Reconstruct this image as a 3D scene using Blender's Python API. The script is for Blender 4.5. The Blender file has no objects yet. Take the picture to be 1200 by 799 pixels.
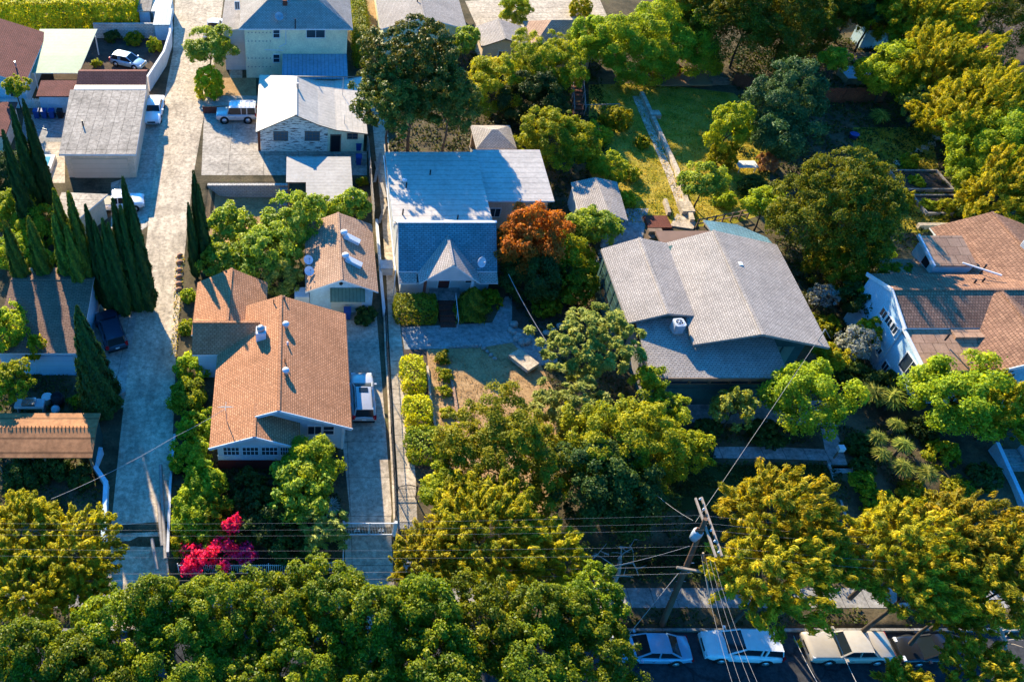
import bpy, math, random
import numpy as np
from mathutils import Vector, Matrix
random.seed(7)
R = math.radians
scene = bpy.context.scene
COL = scene.collection

# ------------------------------------------------------------------ camera
TH = R(46.3); FOC = 1000.0; CX = 350.0; CY = 400.0; CH = 51.0
def ray(u, v):
    a = (u-CX)/FOC; b = (v-CY)/FOC
    return a, math.cos(TH)-b*math.sin(TH), -math.sin(TH)-b*math.cos(TH)
def P(u, v, z=0.0):
    d = ray(u, v); t = (z-CH)/d[2]
    return Vector((d[0]*t, d[1]*t, z))
def PYP(u, v, y):                      # point of the line of sight on the plane y
    d = ray(u, v); t = y/d[1]
    return Vector((d[0]*t, y, CH+d[2]*t))
def PXP(u, v, x):
    d = ray(u, v); t = x/d[0]
    return Vector((x, d[1]*t, CH+d[2]*t))
def scale_at(p):                       # picture pixels per metre at a world point
    zc = p[1]*math.cos(TH)-(p[2]-CH)*math.sin(TH)
    return FOC/zc
cam_d = bpy.data.cameras.new('camera'); cam = bpy.data.objects.new('camera', cam_d); COL.objects.link(cam)
cam.location = (0, 0, CH); cam.rotation_euler = (math.pi/2-TH, 0, 0)
cam_d.sensor_width = 36; cam_d.sensor_fit = 'HORIZONTAL'; cam_d.lens = 36*FOC/1200
cam_d.shift_x = (600-CX)/1200; cam_d.shift_y = 0
cam_d.clip_start = 0.5; cam_d.clip_end = 4000
scene.camera = cam

# ------------------------------------------------------------------ objects
def setp(o, label=None, cat=None, group=None, kind=None):
    if label: o['label'] = label
    if cat: o['category'] = cat
    if group: o['group'] = group
    if kind: o['kind'] = kind
    return o
def thing(name, label, cat, loc=(0, 0, 0), rz=0, group=None):
    o = bpy.data.objects.new(name, None); COL.objects.link(o)
    o.empty_display_size = 0.3
    o.location = loc; o.rotation_euler = (0, 0, rz)
    return setp(o, label, cat, group)
def copy_tree(o, parent=None):
    c = o.copy(); COL.objects.link(c)
    if parent is not None: c.parent = parent
    for ch in o.children: copy_tree(ch, c)
    return c

class MB:
    """collects faces; build() links them as one mesh object"""
    def __init__(s): s.v = []; s.f = []; s.m = []; s.sm = []
    def poly(s, pts, m=0, smooth=False):
        n = len(s.v); s.v += [tuple(p) for p in pts]
        s.f.append(tuple(range(n, n+len(pts)))); s.m.append(m); s.sm.append(smooth); return s
    def mesh(s, vs, fs, m=0, smooth=False):
        n = len(s.v); s.v += [tuple(p) for p in vs]
        for f in fs: s.f.append(tuple(n+i for i in f)); s.m.append(m); s.sm.append(smooth)
        return s
    def box(s, x0, x1, y0, y1, z0, z1, m=0):
        vs = [(x0,y0,z0),(x1,y0,z0),(x1,y1,z0),(x0,y1,z0),(x0,y0,z1),(x1,y0,z1),(x1,y1,z1),(x0,y1,z1)]
        return s.mesh(vs, [(0,3,2,1),(4,5,6,7),(0,1,5,4),(1,2,6,5),(2,3,7,6),(3,0,4,7)], m)
    def obox(s, c, ax, ay, az, m=0):   # half vectors
        c = Vector(c); ax = Vector(ax); ay = Vector(ay); az = Vector(az)
        vs = [c+i*ax+j*ay+k*az for k in (-1,1) for (i,j) in ((-1,-1),(1,-1),(1,1),(-1,1))]
        return s.mesh(vs, [(0,3,2,1),(4,5,6,7),(0,1,5,4),(1,2,6,5),(2,3,7,6),(3,0,4,7)], m)
    def bar(s, a, b, w, h, m=0, up=(0,0,1)):
        a = Vector(a); b = Vector(b); d = b-a; t = d.normalized(); up = Vector(up)
        sd = t.cross(up)
        if sd.length < 1e-4: sd = t.cross(Vector((0,1,0)))
        sd.normalize(); u2 = sd.cross(t)
        return s.obox((a+b)/2, d/2, sd*w/2, u2*h/2, m)
    def slab(s, pts, t, mt=0, ms=None):
        """thick roof plate: top face through pts (counter-clockwise from above), thickness t downward"""
        ms = mt if ms is None else ms
        n = len(pts); p = [Vector(q) for q in pts]; b = [q-Vector((0,0,t)) for q in p]
        s.poly(p, mt); s.poly(b[::-1], ms)
        for i in range(n):
            j = (i+1) % n; s.poly([b[i], b[j], p[j], p[i]], ms)
        return s
    def prism(s, poly, z0, z1, m=0, top=True, bot=True, mtop=None):
        n = len(poly)
        for i in range(n):
            (x0,y0), (x1,y1) = poly[i][:2], poly[(i+1) % n][:2]
            s.poly([(x0,y0,z0),(x1,y1,z0),(x1,y1,z1),(x0,y0,z1)], m)
        if top: s.poly([(q[0],q[1],z1) for q in poly], m if mtop is None else mtop)
        if bot: s.poly([(q[0],q[1],z0) for q in poly[::-1]], m)
        return s
    def tube(s, pts, r, n=6, m=0, cap=True):
        p = [Vector(q) for q in pts]
        rs = r if isinstance(r, (list, tuple)) else [r]*len(p)
        rings = []; prev = None
        for i, q in enumerate(p):
            d = (p[min(i+1, len(p)-1)]-p[max(i-1, 0)]).normalized()
            if prev is None:
                a = d.cross(Vector((0,0,1)))
                if a.length < 1e-3: a = d.cross(Vector((0,1,0)))
            else: a = prev - d*prev.dot(d)
            a.normalize(); prev = a; b = d.cross(a)
            rings.append([q+(a*math.cos(t)+b*math.sin(t))*rs[i] for t in [2*math.pi*k/n for k in range(n)]])
        vs = [x for g in rings for x in g]; fs = []
        for i in range(len(p)-1):
            for k in range(n):
                k2 = (k+1) % n
                fs.append((i*n+k, i*n+k2, (i+1)*n+k2, (i+1)*n+k))
        s.mesh(vs, fs, m, True)
        if cap:
            s.poly(rings[0][::-1], m); s.poly(rings[-1], m)
        return s
    def lathe(s, c, prof, n=12, m=0, smooth=True, axis='z'):
        """prof: list of (r, h)"""
        c = Vector(c); vs = []
        for (r, h) in prof:
            for k in range(n):
                a = 2*math.pi*k/n
                if axis == 'z': q = Vector((r*math.cos(a), r*math.sin(a), h))
                elif axis == 'y': q = Vector((r*math.cos(a), h, r*math.sin(a)))
                else: q = Vector((h, r*math.cos(a), r*math.sin(a)))
                vs.append(c+q)
        fs = []
        for i in range(len(prof)-1):
            for k in range(n):
                k2 = (k+1) % n
                fs.append((i*n+k, i*n+k2, (i+1)*n+k2, (i+1)*n+k))
        fs.append(tuple(range(n))[::-1]); fs.append(tuple((len(prof)-1)*n+k for k in range(n)))
        return s.mesh(vs, fs, m, smooth)
    def ellip(s, c, rx, ry, rz, n=10, h=6, m=0):
        prof = [(max(1e-3, math.sin(math.pi*i/h)), -math.cos(math.pi*i/h)) for i in range(h+1)]
        k = len(s.v); s.lathe((0,0,0), prof, n, m)
        for i in range(k, len(s.v)):
            q = s.v[i]; s.v[i] = (c[0]+q[0]*rx, c[1]+q[1]*ry, c[2]+q[2]*rz)
        return s
    def build(s, name, mats, parent=None, local=False, fix=True):
        me = bpy.data.meshes.new(name)
        off = Vector((0,0,0))
        if parent is not None and not local:
            p = parent
            while p is not None: off += p.location; p = p.parent
        me.from_pydata([tuple(Vector(q)-off) for q in s.v], [], s.f)
        if not isinstance(mats, (list, tuple)): mats = [mats]
        for mt in mats: me.materials.append(mt)
        me.polygons.foreach_set('material_index', s.m)
        me.polygons.foreach_set('use_smooth', s.sm)
        me.update()
        uv = me.uv_layers.new(name='UVMap')
        co = [Vector(q) for q in s.v]; data = uv.data
        for pl in me.polygons:
            nn = pl.normal
            if abs(nn.z) > 0.985: t = Vector((1,0,0)); b = Vector((0,1,0))
            else:
                t = Vector((0,0,1)).cross(nn); t.normalize(); b = nn.cross(t)
            for li in pl.loop_indices:
                q = co[me.loops[li].vertex_index]
                data[li].uv = (q.dot(t), q.dot(b))
        if fix:
            import bmesh
            bm = bmesh.new(); bm.from_mesh(me)
            bmesh.ops.recalc_face_normals(bm, faces=bm.faces)
            bm.to_mesh(me); bm.free()
        o = bpy.data.objects.new(name, me); COL.objects.link(o)
        if parent is not None: o.parent = parent
        return o

# ------------------------------------------------------------------ materials
class NT:
    def __init__(s, name):
        s.mat = bpy.data.materials.new(name); s.mat.use_nodes = True
        s.t = s.mat.node_tree; s.n = s.t.nodes; s.l = s.t.links
        s.b = s.n['Principled BSDF']; s.b.inputs['Roughness'].default_value = 0.85
        s.b.inputs['Specular IOR Level'].default_value = 0.12
    def add(s, typ, **kw):
        nd = s.n.new(typ)
        for k, v in kw.items(): setattr(nd, k, v)
        return nd
    def link(s, a, b): s.l.new(a, b)
    def coord(s, kind='Object'):
        if not hasattr(s, '_tc'): s._tc = s.add('ShaderNodeTexCoord')
        return s._tc.outputs[kind]
    def world(s):
        if not hasattr(s, '_geo'): s._geo = s.add('ShaderNodeNewGeometry')
        return s._geo.outputs['Position']
    def noise(s, scale, detail=4, rough=0.6, src=None, stretch=None, dist=0.0):
        nd = s.add('ShaderNodeTexNoise'); nd.inputs['Scale'].default_value = scale
        nd.inputs['Detail'].default_value = detail; nd.inputs['Roughness'].default_value = rough
        nd.inputs['Distortion'].default_value = dist
        src = src or s.world()
        if stretch:
            mp = s.add('ShaderNodeMapping'); mp.inputs['Scale'].default_value = stretch
            s.link(src, mp.inputs['Vector']); src = mp.outputs[0]
        s.link(src, nd.inputs['Vector']); return nd.outputs[0]
    def ramp(s, fac, stops):
        r = s.add('ShaderNodeValToRGB'); e = r.color_ramp.elements
        while len(e) < len(stops): e.new(0.5)
        for el, (p, c) in zip(e, stops):
            el.position = p; el.color = (*c, 1) if len(c) == 3 else c
        s.link(fac, r.inputs[0]); return r.outputs[0]
    def mix(s, a, b, fac, mode='MIX'):
        m = s.add('ShaderNodeMix', data_type='RGBA', blend_type=mode)
        for sock, val in ((m.inputs[6], a), (m.inputs[7], b)):
            if isinstance(val, tuple): sock.default_value = (*val, 1)
            else: s.link(val, sock)
        if isinstance(fac, float): m.inputs[0].default_value = fac
        else: s.link(fac, m.inputs[0])
        return m.outputs[2]
    def bump(s, h, strength=0.3, dist=0.05):
        b = s.add('ShaderNodeBump'); b.inputs['Strength'].default_value = strength
        b.inputs['Distance'].default_value = dist
        s.link(h, b.inputs['Height']); s.link(b.outputs[0], s.b.inputs['Normal'])
    def col(s, c):
        if isinstance(c, tuple): s.b.inputs['Base Color'].default_value = (*c, 1)
        else: s.link(c, s.b.inputs['Base Color'])
def mul(c, k): return tuple(min(1, x*k) for x in c)

def m_plain(name, c, var=0.25, scale=1.5, rough=0.8, metal=0.0, streak=False):
    t = NT(name)
    f = t.noise(scale, 5, 0.65, stretch=(1, 1, 0.25) if streak else None)
    c1 = t.ramp(f, [(0.3, mul(c, 1-var)), (0.7, mul(c, 1+var*0.5))])
    f2 = t.noise(scale*9, 3, 0.6)
    c2 = t.mix(c1, t.ramp(f2, [(0.35, (0.72,)*3), (0.65, (1.08,)*3)]), 0.55, 'MULTIPLY')
    t.col(c2); t.b.inputs['Roughness'].default_value = rough; t.b.inputs['Metallic'].default_value = metal
    return t.mat
def m_shingle(name, ca, cb, w=0.33, h=0.17, stain=0.3, mort=0.55):
    t = NT(name); uv = t.coord('UV')
    br = t.add('ShaderNodeTexBrick'); br.offset = 0.5
    t.link(uv, br.inputs['Vector'])
    br.inputs['Scale'].default_value = 1; br.inputs['Brick Width'].default_value = w; br.inputs['Row Height'].default_value = h
    br.inputs['Mortar Size'].default_value = 0.03; br.inputs['Mortar Smooth'].default_value = 0.3
    br.inputs['Color1'].default_value = (*ca, 1); br.inputs['Color2'].default_value = (*cb, 1)
    br.inputs['Mortar'].default_value = (*mul(ca, mort*.8), 1); br.inputs['Bias'].default_value = 0.0
    f = t.noise(0.55, 5, 0.65); g = t.noise(7, 3, 0.7); st = t.noise(1.6, 4, .6, src=uv, stretch=(2.5, 0.25, 1))
    c = t.mix(br.outputs['Color'], t.ramp(f, [(0.3, (1-stain,)*3), (0.7, (1.12,)*3)]), 0.8, 'MULTIPLY')
    c = t.mix(c, t.ramp(g, [(0.3, (0.68,)*3), (0.7, (1.22,)*3)]), 0.7, 'MULTIPLY')
    c = t.mix(c, t.ramp(st, [(0.35, (0.8,)*3), (0.6, (1.05,)*3)]), 0.5, 'MULTIPLY')
    t.col(c); t.b.inputs['Roughness'].default_value = 0.9
    t.bump(br.outputs['Fac'], 0.5, 0.02)
    return t.mat
def m_seam(name, c, pitch=0.6, along=1, var=0.2, rough=0.5, dirt=0.35, line=0.75):
    """sheet roof with ribs: lines along the eave (along=1) or up the slope (0)"""
    t = NT(name); uv = t.coord('UV')
    sep = t.add('ShaderNodeSeparateXYZ'); t.link(uv, sep.inputs[0])
    mth = t.add('ShaderNodeMath', operation='MULTIPLY'); mth.inputs[1].default_value = 1/pitch
    t.link(sep.outputs[along], mth.inputs[0])
    fr = t.add('ShaderNodeMath', operation='FRACT'); t.link(mth.outputs[0], fr.inputs[0])
    lines = t.ramp(fr.outputs[0], [(0.0, (line,)*3), (0.06, (line,)*3), (0.12, (1,)*3), (0.9, (1,)*3), (1.0, (line,)*3)])
    f = t.noise(0.5, 5, 0.7); g = t.noise(3, 5, 0.7)
    cc = t.ramp(f, [(0.3, mul(c, 1-var)), (0.7, mul(c, 1+var*0.3))])
    cc = t.mix(cc, t.ramp(g, [(0.3, (1-dirt,)*3), (0.65, (1.05,)*3)]), 0.7, 'MULTIPLY')
    t.col(t.mix(cc, lines, 1.0, 'MULTIPLY')); t.b.inputs['Roughness'].default_value = rough
    t.bump(fr.outputs[0], 0.2, 0.02)
    return t.mat
def m_siding(name, c, pitch=0.2, var=0.2, dark=0.7):
    t = NT(name); uv = t.coord('UV')
    sep = t.add('ShaderNodeSeparateXYZ'); t.link(uv, sep.inputs[0])
    mth = t.add('ShaderNodeMath', operation='MULTIPLY'); mth.inputs[1].default_value = 1/pitch
    t.link(sep.outputs[1], mth.inputs[0])
    fr = t.add('ShaderNodeMath', operation='FRACT'); t.link(mth.outputs[0], fr.inputs[0])
    lines = t.ramp(fr.outputs[0], [(0.0, (dark,)*3), (0.15, (1,)*3), (1.0, (1,)*3)])
    f = t.noise(0.8, 4, 0.7)
    t.col(t.mix(t.ramp(f, [(0.3, mul(c, 1-var)), (0.7, c)]), lines, 1.0, 'MULTIPLY'))
    return t.mat
def m_concrete(name, c, joint=None, crack=0.5, streak=None, stain=0.35, tint=None):
    t = NT(name); w = t.world()
    f = t.noise(0.35, 6, 0.7); g = t.noise(2.2, 6, 0.75); h = t.noise(14, 3, 0.7)
    cc = t.ramp(f, [(0.3, mul(c, 1-stain)), (0.55, c), (0.75, mul(c, 1.15))])
    cc = t.mix(cc, t.ramp(g, [(0.32, (0.55,)*3), (0.6, (1.1,)*3)]), 0.9, 'MULTIPLY')
    cc = t.mix(cc, t.ramp(h, [(0.3, (0.75,)*3), (0.7, (1.15,)*3)]), 0.6, 'MULTIPLY')
    if streak:
        s1 = t.noise(1.0, 5, 0.7, stretch=streak, dist=0.4)
        cc = t.mix(cc, t.ramp(s1, [(0.3, (0.62,)*3), (0.5, (1.0,)*3), (0.7, (1.22,)*3)]), 0.8, 'MULTIPLY')
    fl = t.noise(3.2, 9, 0.72)
    cc = t.mix(cc, t.ramp(fl, [(0.38, (0.66,)*3), (0.47, (0.9,)*3), (0.53, (1.06,)*3), (0.64, (1.16,)*3)]), 0.8, 'MULTIPLY')
    if crack:
        vo = t.add('ShaderNodeTexVoronoi', feature='DISTANCE_TO_EDGE'); vo.inputs['Scale'].default_value = 0.28
        wn = t.add('ShaderNodeTexNoise'); wn.inputs['Scale'].default_value = 1.2; wn.inputs['Detail'].default_value = 5
        t.link(w, wn.inputs['Vector'])
        vm = t.add('ShaderNodeVectorMath', operation='MULTIPLY_ADD'); t.link(wn.outputs['Color'], vm.inputs[0])
        vm.inputs[1].default_value = (1.6, 1.6, 0); t.link(w, vm.inputs[2]); t.link(vm.outputs[0], vo.inputs['Vector'])
        cr = t.ramp(vo.outputs['Distance'], [(0.0, (1-crack,)*3), (0.012, (1-crack,)*3), (0.03, (1,)*3)])
        cc = t.mix(cc, cr, 1.0, 'MULTIPLY')
    if joint:
        br = t.add('ShaderNodeTexBrick'); br.offset = 0; t.link(w, br.inputs['Vector'])
        br.inputs['Scale'].default_value = 1; br.inputs['Brick Width'].default_value = joint[0]; br.inputs['Row Height'].default_value = joint[1]
        br.inputs['Mortar Size'].default_value = 0.03
        br.inputs['Color1'].default_value = (1,1,1,1); br.inputs['Color2'].default_value = (0.9,0.9,0.9,1); br.inputs['Mortar'].default_value = (0.5,0.5,0.5,1)
        cc = t.mix(cc, br.outputs['Color'], 1.0, 'MULTIPLY')
    t.col(cc); t.b.inputs['Roughness'].default_value = 0.9; t.bump(g, 0.3, 0.03)
    return t.mat
def m_ground(name, stops, scale=0.5, fine=6.0, bump=0.6):
    t = NT(name)
    f = t.noise(scale, 7, 0.7); g = t.noise(fine, 4, 0.75)
    n = len(stops); cc = t.ramp(f, [(0.3+0.4*i/(n-1), c) for i, c in enumerate(stops)])
    cc = t.mix(cc, t.ramp(g, [(0.3, (0.5,)*3), (0.7, (1.3,)*3)]), 0.8, 'MULTIPLY')
    t.col(cc); t.b.inputs['Roughness'].default_value = 1.0; t.b.inputs['Specular IOR Level'].default_value = 0.1
    t.bump(g, bump, 0.08)
    return t.mat
def m_glass(name, c=(0.03, 0.045, 0.06), rough=0.08):
    t = NT(name); t.col(c); t.b.inputs['Roughness'].default_value = rough; t.b.inputs['Specular IOR Level'].default_value = 0.9
    return t.mat
def m_paint(name, c, rough=0.3, metal=0.0, coat=0.6):
    t = NT(name); f = t.noise(3, 3, 0.6)
    t.col(t.ramp(f, [(0.3, mul(c, 0.88)), (0.7, c)])); t.b.inputs['Roughness'].default_value = rough
    t.b.inputs['Metallic'].default_value = metal; t.b.inputs['Coat Weight'].default_value = coat; t.b.inputs['Coat Roughness'].default_value = 0.08
    t.b.inputs['Specular IOR Level'].default_value = 0.5
    return t.mat
def m_leaf(name, stops, trans=0.45, tcol=None, gloss=0.35, rough=0.55, hue=0.0):
    """leaf colour varies leaf by leaf and clump by clump through the face attribute 'tint'"""
    t = NT(name)
    at = t.add('ShaderNodeAttribute'); at.attribute_name = 'tint'
    n = len(stops)
    c = t.ramp(at.outputs['Fac'], [(i/(n-1), s) for i, s in enumerate(stops)])
    oi = t.add('ShaderNodeObjectInfo')
    hs = t.add('ShaderNodeHueSaturation'); t.link(c, hs.inputs['Color'])
    mr = t.add('ShaderNodeMapRange'); mr.inputs[3].default_value = 0.78; mr.inputs[4].default_value = 1.2
    t.link(oi.outputs['Random'], mr.inputs[0]); t.link(mr.outputs[0], hs.inputs['Value'])
    mh = t.add('ShaderNodeMapRange'); mh.inputs[3].default_value = 0.488; mh.inputs[4].default_value = 0.512
    t.link(oi.outputs['Random'], mh.inputs[0]); t.link(mh.outputs[0], hs.inputs['Hue'])
    c = hs.outputs[0]
    t.col(c); t.b.inputs['Roughness'].default_value = rough; t.b.inputs['Specular IOR Level'].default_value = gloss*0.45
    tr = t.add('ShaderNodeBsdfTranslucent')
    warm = t.mix(c, (1.45, 1.25, 0.35), 1.0, 'MULTIPLY')
    t.link(warm, tr.inputs['Color'])
    mx = t.add('ShaderNodeMixShader'); mx.inputs[0].default_value = trans
    t.link(t.b.outputs[0], mx.inputs[1]); t.link(tr.outputs[0], mx.inputs[2])
    t.link(mx.outputs[0], t.n['Material Output'].inputs['Surface'])
    return t.mat
# ------------------------------------------------------------------ foliage
def leaf_mesh(name, pos, nrm, tan, L, W, tint, mats, fold=0.25):
    """one rhombic, slightly folded leaf per row"""
    n = len(pos)
    nrm = nrm/np.maximum(1e-6, np.linalg.norm(nrm, axis=1, keepdims=True))
    tan = tan - nrm*np.sum(tan*nrm, axis=1, keepdims=True)
    tan = tan/np.maximum(1e-6, np.linalg.norm(tan, axis=1, keepdims=True))
    sd = np.cross(nrm, tan)
    L = L[:, None]; W = W[:, None]
    v = np.empty((n, 4, 3))
    v[:, 0] = pos - tan*L*0.5
    v[:, 1] = pos + sd*W*0.5 + nrm*W*fold + tan*L*0.05
    v[:, 2] = pos + tan*L*0.5 - nrm*L*0.12
    v[:, 3] = pos - sd*W*0.5 + nrm*W*fold + tan*L*0.05
    me = bpy.data.meshes.new(name)
    me.vertices.add(n*4); me.vertices.foreach_set('co', v.reshape(-1))
    me.loops.add(n*4); me.loops.foreach_set('vertex_index', np.arange(n*4, dtype=np.int32))
    me.polygons.add(n); me.polygons.foreach_set('loop_start', np.arange(0, n*4, 4, dtype=np.int32))
    me.polygons.foreach_set('loop_total', np.full(n, 4, dtype=np.int32))
    a = me.attributes.new('tint', 'FLOAT', 'FACE'); a.data.foreach_set('value', np.clip(tint, 0, 1).astype(np.float32))
    for m in (mats if isinstance(mats, (list, tuple)) else [mats]): me.materials.append(m)
    me.update(calc_edges=True)
    return me
def unit(rng, n):
    d = rng.normal(size=(n, 3)); return d/np.linalg.norm(d, axis=1, keepdims=True)

KIND = {}   # species: clump size (share of radius), leaf length, width, leaf style
def species(name, mat, clump=0.3, L=0.3, W=0.17, lai=1.5, style='clump', low=-0.6, rough=0.22, zr=0.8, gap=1.0, inner=0.3, flow=0.0, bark='bark'):
    KIND[name] = dict(mat=mat, clump=clump, L=L, W=W, lai=lai, style=style, low=low, rough=rough, zr=zr, gap=gap, inner=inner, flow=flow, bark=bark)
_cm = {}
def crown_mesh(kind, r, seed):
    """crown of horizontal radius r centred on the origin; height radius r*zr"""
    k = KIND[kind]
    bucket = round(math.log(max(r, 0.25))/math.log(1.3))
    rb = 1.3**bucket
    key = (kind, bucket, seed)
    if key in _cm: return _cm[key], r/rb
    rng = np.random.default_rng(hash((len(kind), ord(kind[0]), ord(kind[-1]), bucket, seed)) & 0xffffffff)
    r = rb; zr = k['zr']
    cr = max(0.2, 0.9*k['clump']*min(r, 3.0)*(1 if r < 3 else (r/3)**0.35))
    ncl = int(max(12, 4.2*k['gap']*(r/cr)**2*(0.6+0.4*zr)))
    # directions over the crown, from low up
    d = unit(rng, ncl*3); d = d[d[:, 2] > k['low']][:ncl]
    ncl = len(d)
    f1, f2 = rng.normal(size=(2, 3))*2.2
    wob = 1 + k['rough']*(np.sin(d@f1+rng.uniform(0, 6)) + np.sin(d@f2*1.7+rng.uniform(0, 6)))*0.5
    rad = np.where(rng.uniform(size=ncl) < k['inner'], rng.uniform(0.35, 0.8, ncl), rng.uniform(0.78, 1.08, ncl))*wob
    c = d*rad[:, None]*np.array([1, 1, zr])*(r-cr*0.55)
    csz = cr*rng.uniform(0.5, 1.35, ncl)
    ctint = rng.uniform(0.15, 0.85, ncl)
    per = np.maximum(10, (k['lai']*6.0*csz**2/(k['L']*k['W']))).astype(int)
    tot = per.sum(); cap = 52000
    if tot > cap: per = np.maximum(6, (per*cap/tot)).astype(int)
    idx = np.repeat(np.arange(ncl), per); n = len(idx)
    out = c/np.maximum(1e-6, np.linalg.norm(c, axis=1, keepdims=True))
    e = unit(rng, n)
    e = e + 0.55*out[idx] + np.array([0, 0, 0.4]); e /= np.linalg.norm(e, axis=1, keepdims=True)
    rr = rng.uniform(0.05, 1.0, n)**0.3*np.where(rng.uniform(size=n) < .07, rng.uniform(1, 1.45, n), 1.0)
    ani = rng.uniform(0.65, 1.4, (ncl, 3))*np.array([1, 1, .85])
    pos = c[idx] + e*(csz[idx]*rr)[:, None]*ani[idx]
    pos += rng.normal(0, 0.07, (n, 3))*cr
    jit = unit(rng, n)
    L = k['L']*rng.uniform(0.65, 1.3, n); W = k['W']*rng.uniform(0.7, 1.25, n)
    if k['style'] == 'spray':          # narrow leaves streaming outward along their twig
        flow = unit(rng, ncl)*0.5 + out*0.9 + np.array([0.35*k['flow'], 0, 0.35])
        flow /= np.linalg.norm(flow, axis=1, keepdims=True)
        pos = c[idx] + flow[idx]*(csz[idx]*rng.uniform(-0.7, 1.0, n))[:, None] + e*(csz[idx]*rr*0.55)[:, None]
        tan = flow[idx] + 0.6*jit; nrm = e + 0.8*unit(rng, n) + np.array([0, 0, .3])
    elif k['style'] == 'rosette':      # leaves radiating from each clump's centre
        tan = e + 0.25*jit; nrm = np.array([0, 0, 1.0]) + 0.5*unit(rng, n)
        pos = c[idx] + e*(csz[idx]*rng.uniform(0.25, 0.6, n))[:, None]
    elif k['style'] == 'needle':
        tan = e*0.6 + jit*0.7 + np.array([0, 0, 0.4]); nrm = e + 0.9*unit(rng, n)
    else:
        tan = jit + np.array([0, 0, -0.25]); nrm = e*0.8 + 0.65*unit(rng, n) + np.array([0, 0, 0.3])
    tint = ctint[idx]*0.55 + rng.uniform(0, 0.45, n)
    me = leaf_mesh('crown', pos, nrm, tan, L, W, tint, k['mat'])
    _cm[key] = me
    return me, 1.0
def crown_obj(kind, r, seed, name='crown'):
    k = KIND[kind]
    me, _ = crown_mesh(kind, r, seed)
    rb = 1.3**round(math.log(max(r, 0.25))/math.log(1.3))
    o = bpy.data.objects.new(name, me); COL.objects.link(o)
    s = r/rb; o.scale = (s, s, s)
    o.rotation_euler = (0, 0, random.choice((0, 0.4, -0.4, 0.8)) if k['flow'] else random.uniform(0, 6.28))
    return o
_tm = {}
def trunk_mesh(h, r, mat, seed):
    """tapered trunk with limbs that reach into the crown; h is the crown-centre height"""
    hb = max(0.5, round(h*2)/2); key = (hb, round(r*2)/2, mat.name, seed)
    if key in _tm: return _tm[key]
    rg = random.Random(seed*31+int(hb*10)); m = MB()
    tr = 0.013*hb+0.045
    pts = [(0, 0, -0.3)]
    x = y = 0
    for i in range(1, 4):
        x += rg.uniform(-.1, .1)*hb*0.3; y += rg.uniform(-.1, .1)*hb*0.3
        pts.append((x, y, hb*0.62*i/3))
    m.tube(pts, [tr*1.25, tr, tr*0.85, tr*0.7], 7)
    top = Vector(pts[-1])
    for i in range(5):
        a = i*1.257+rg.uniform(-.4, .4); q = Vector((math.cos(a)*r*0.6, math.sin(a)*r*0.6, hb*0.38+rg.uniform(-.1, .3)*r*0.4))
        mid = top+q*0.5+Vector((0, 0, 0.12*r))
        m.tube([top-Vector((0, 0, .1)), mid, top+q], [tr*0.55, tr*0.35, tr*0.12], 5)
        for s in (-1, 1):
            b = a+s*0.7; e2 = mid+Vector((math.cos(b)*r*0.4, math.sin(b)*r*0.4, 0.3*r))
            m.tube([mid, e2], [tr*0.3, tr*0.08], 4)
    o = m.build('trunk', mat, None, True)
    me = o.data; bpy.data.objects.remove(o); _tm[key] = me
    return me
def add_child(o, root): o.parent = root; return o
def tree(kind, u, v, rpx, h, label, group=None, name='tree', cat='tree', zb=0.0, zscale=None, seed=None, trunk=True, zr=None):
    """tree whose crown centre appears at pixel u, v; h = height of the crown's centre above its ground zb"""
    k = KIND[kind]
    c = P(u, v, zb+h); r = rpx/scale_at(c)
    root = thing(name, label, cat, (c.x, c.y, zb), 0, group)
    s = seed if seed is not None else random.randint(0, 1)
    co = crown_obj(kind, r, s); co.parent = root; co.location = (0, 0, h)
    if zr: co.scale.z *= zr/k['zr']
    if trunk:
        t = bpy.data.objects.new('trunk', trunk_mesh(h, r, MAT[k['bark']], random.randint(0, 1))); COL.objects.link(t); t.parent = root
    return root
def shrub(kind, u, v, rpx, label, group=None, name='shrub', cat='shrub', zb=0.0, zr=None, seed=None, lift=0.55):
    """shrub of leaves down to the ground, one mesh"""
    k = KIND[kind]
    c = P(u, v, zb+0.6); r = rpx/scale_at(c); z = (zr or k['zr'])
    c = P(u, v, zb+r*z*lift); r = rpx/scale_at(c)
    o = crown_obj(kind, r, seed if seed is not None else random.randint(0, 2), name)
    o.location = (c.x, c.y, zb+r*z*lift)
    if zr: o.scale.z *= zr/k['zr']
    return setp(o, label, cat, group)
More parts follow.
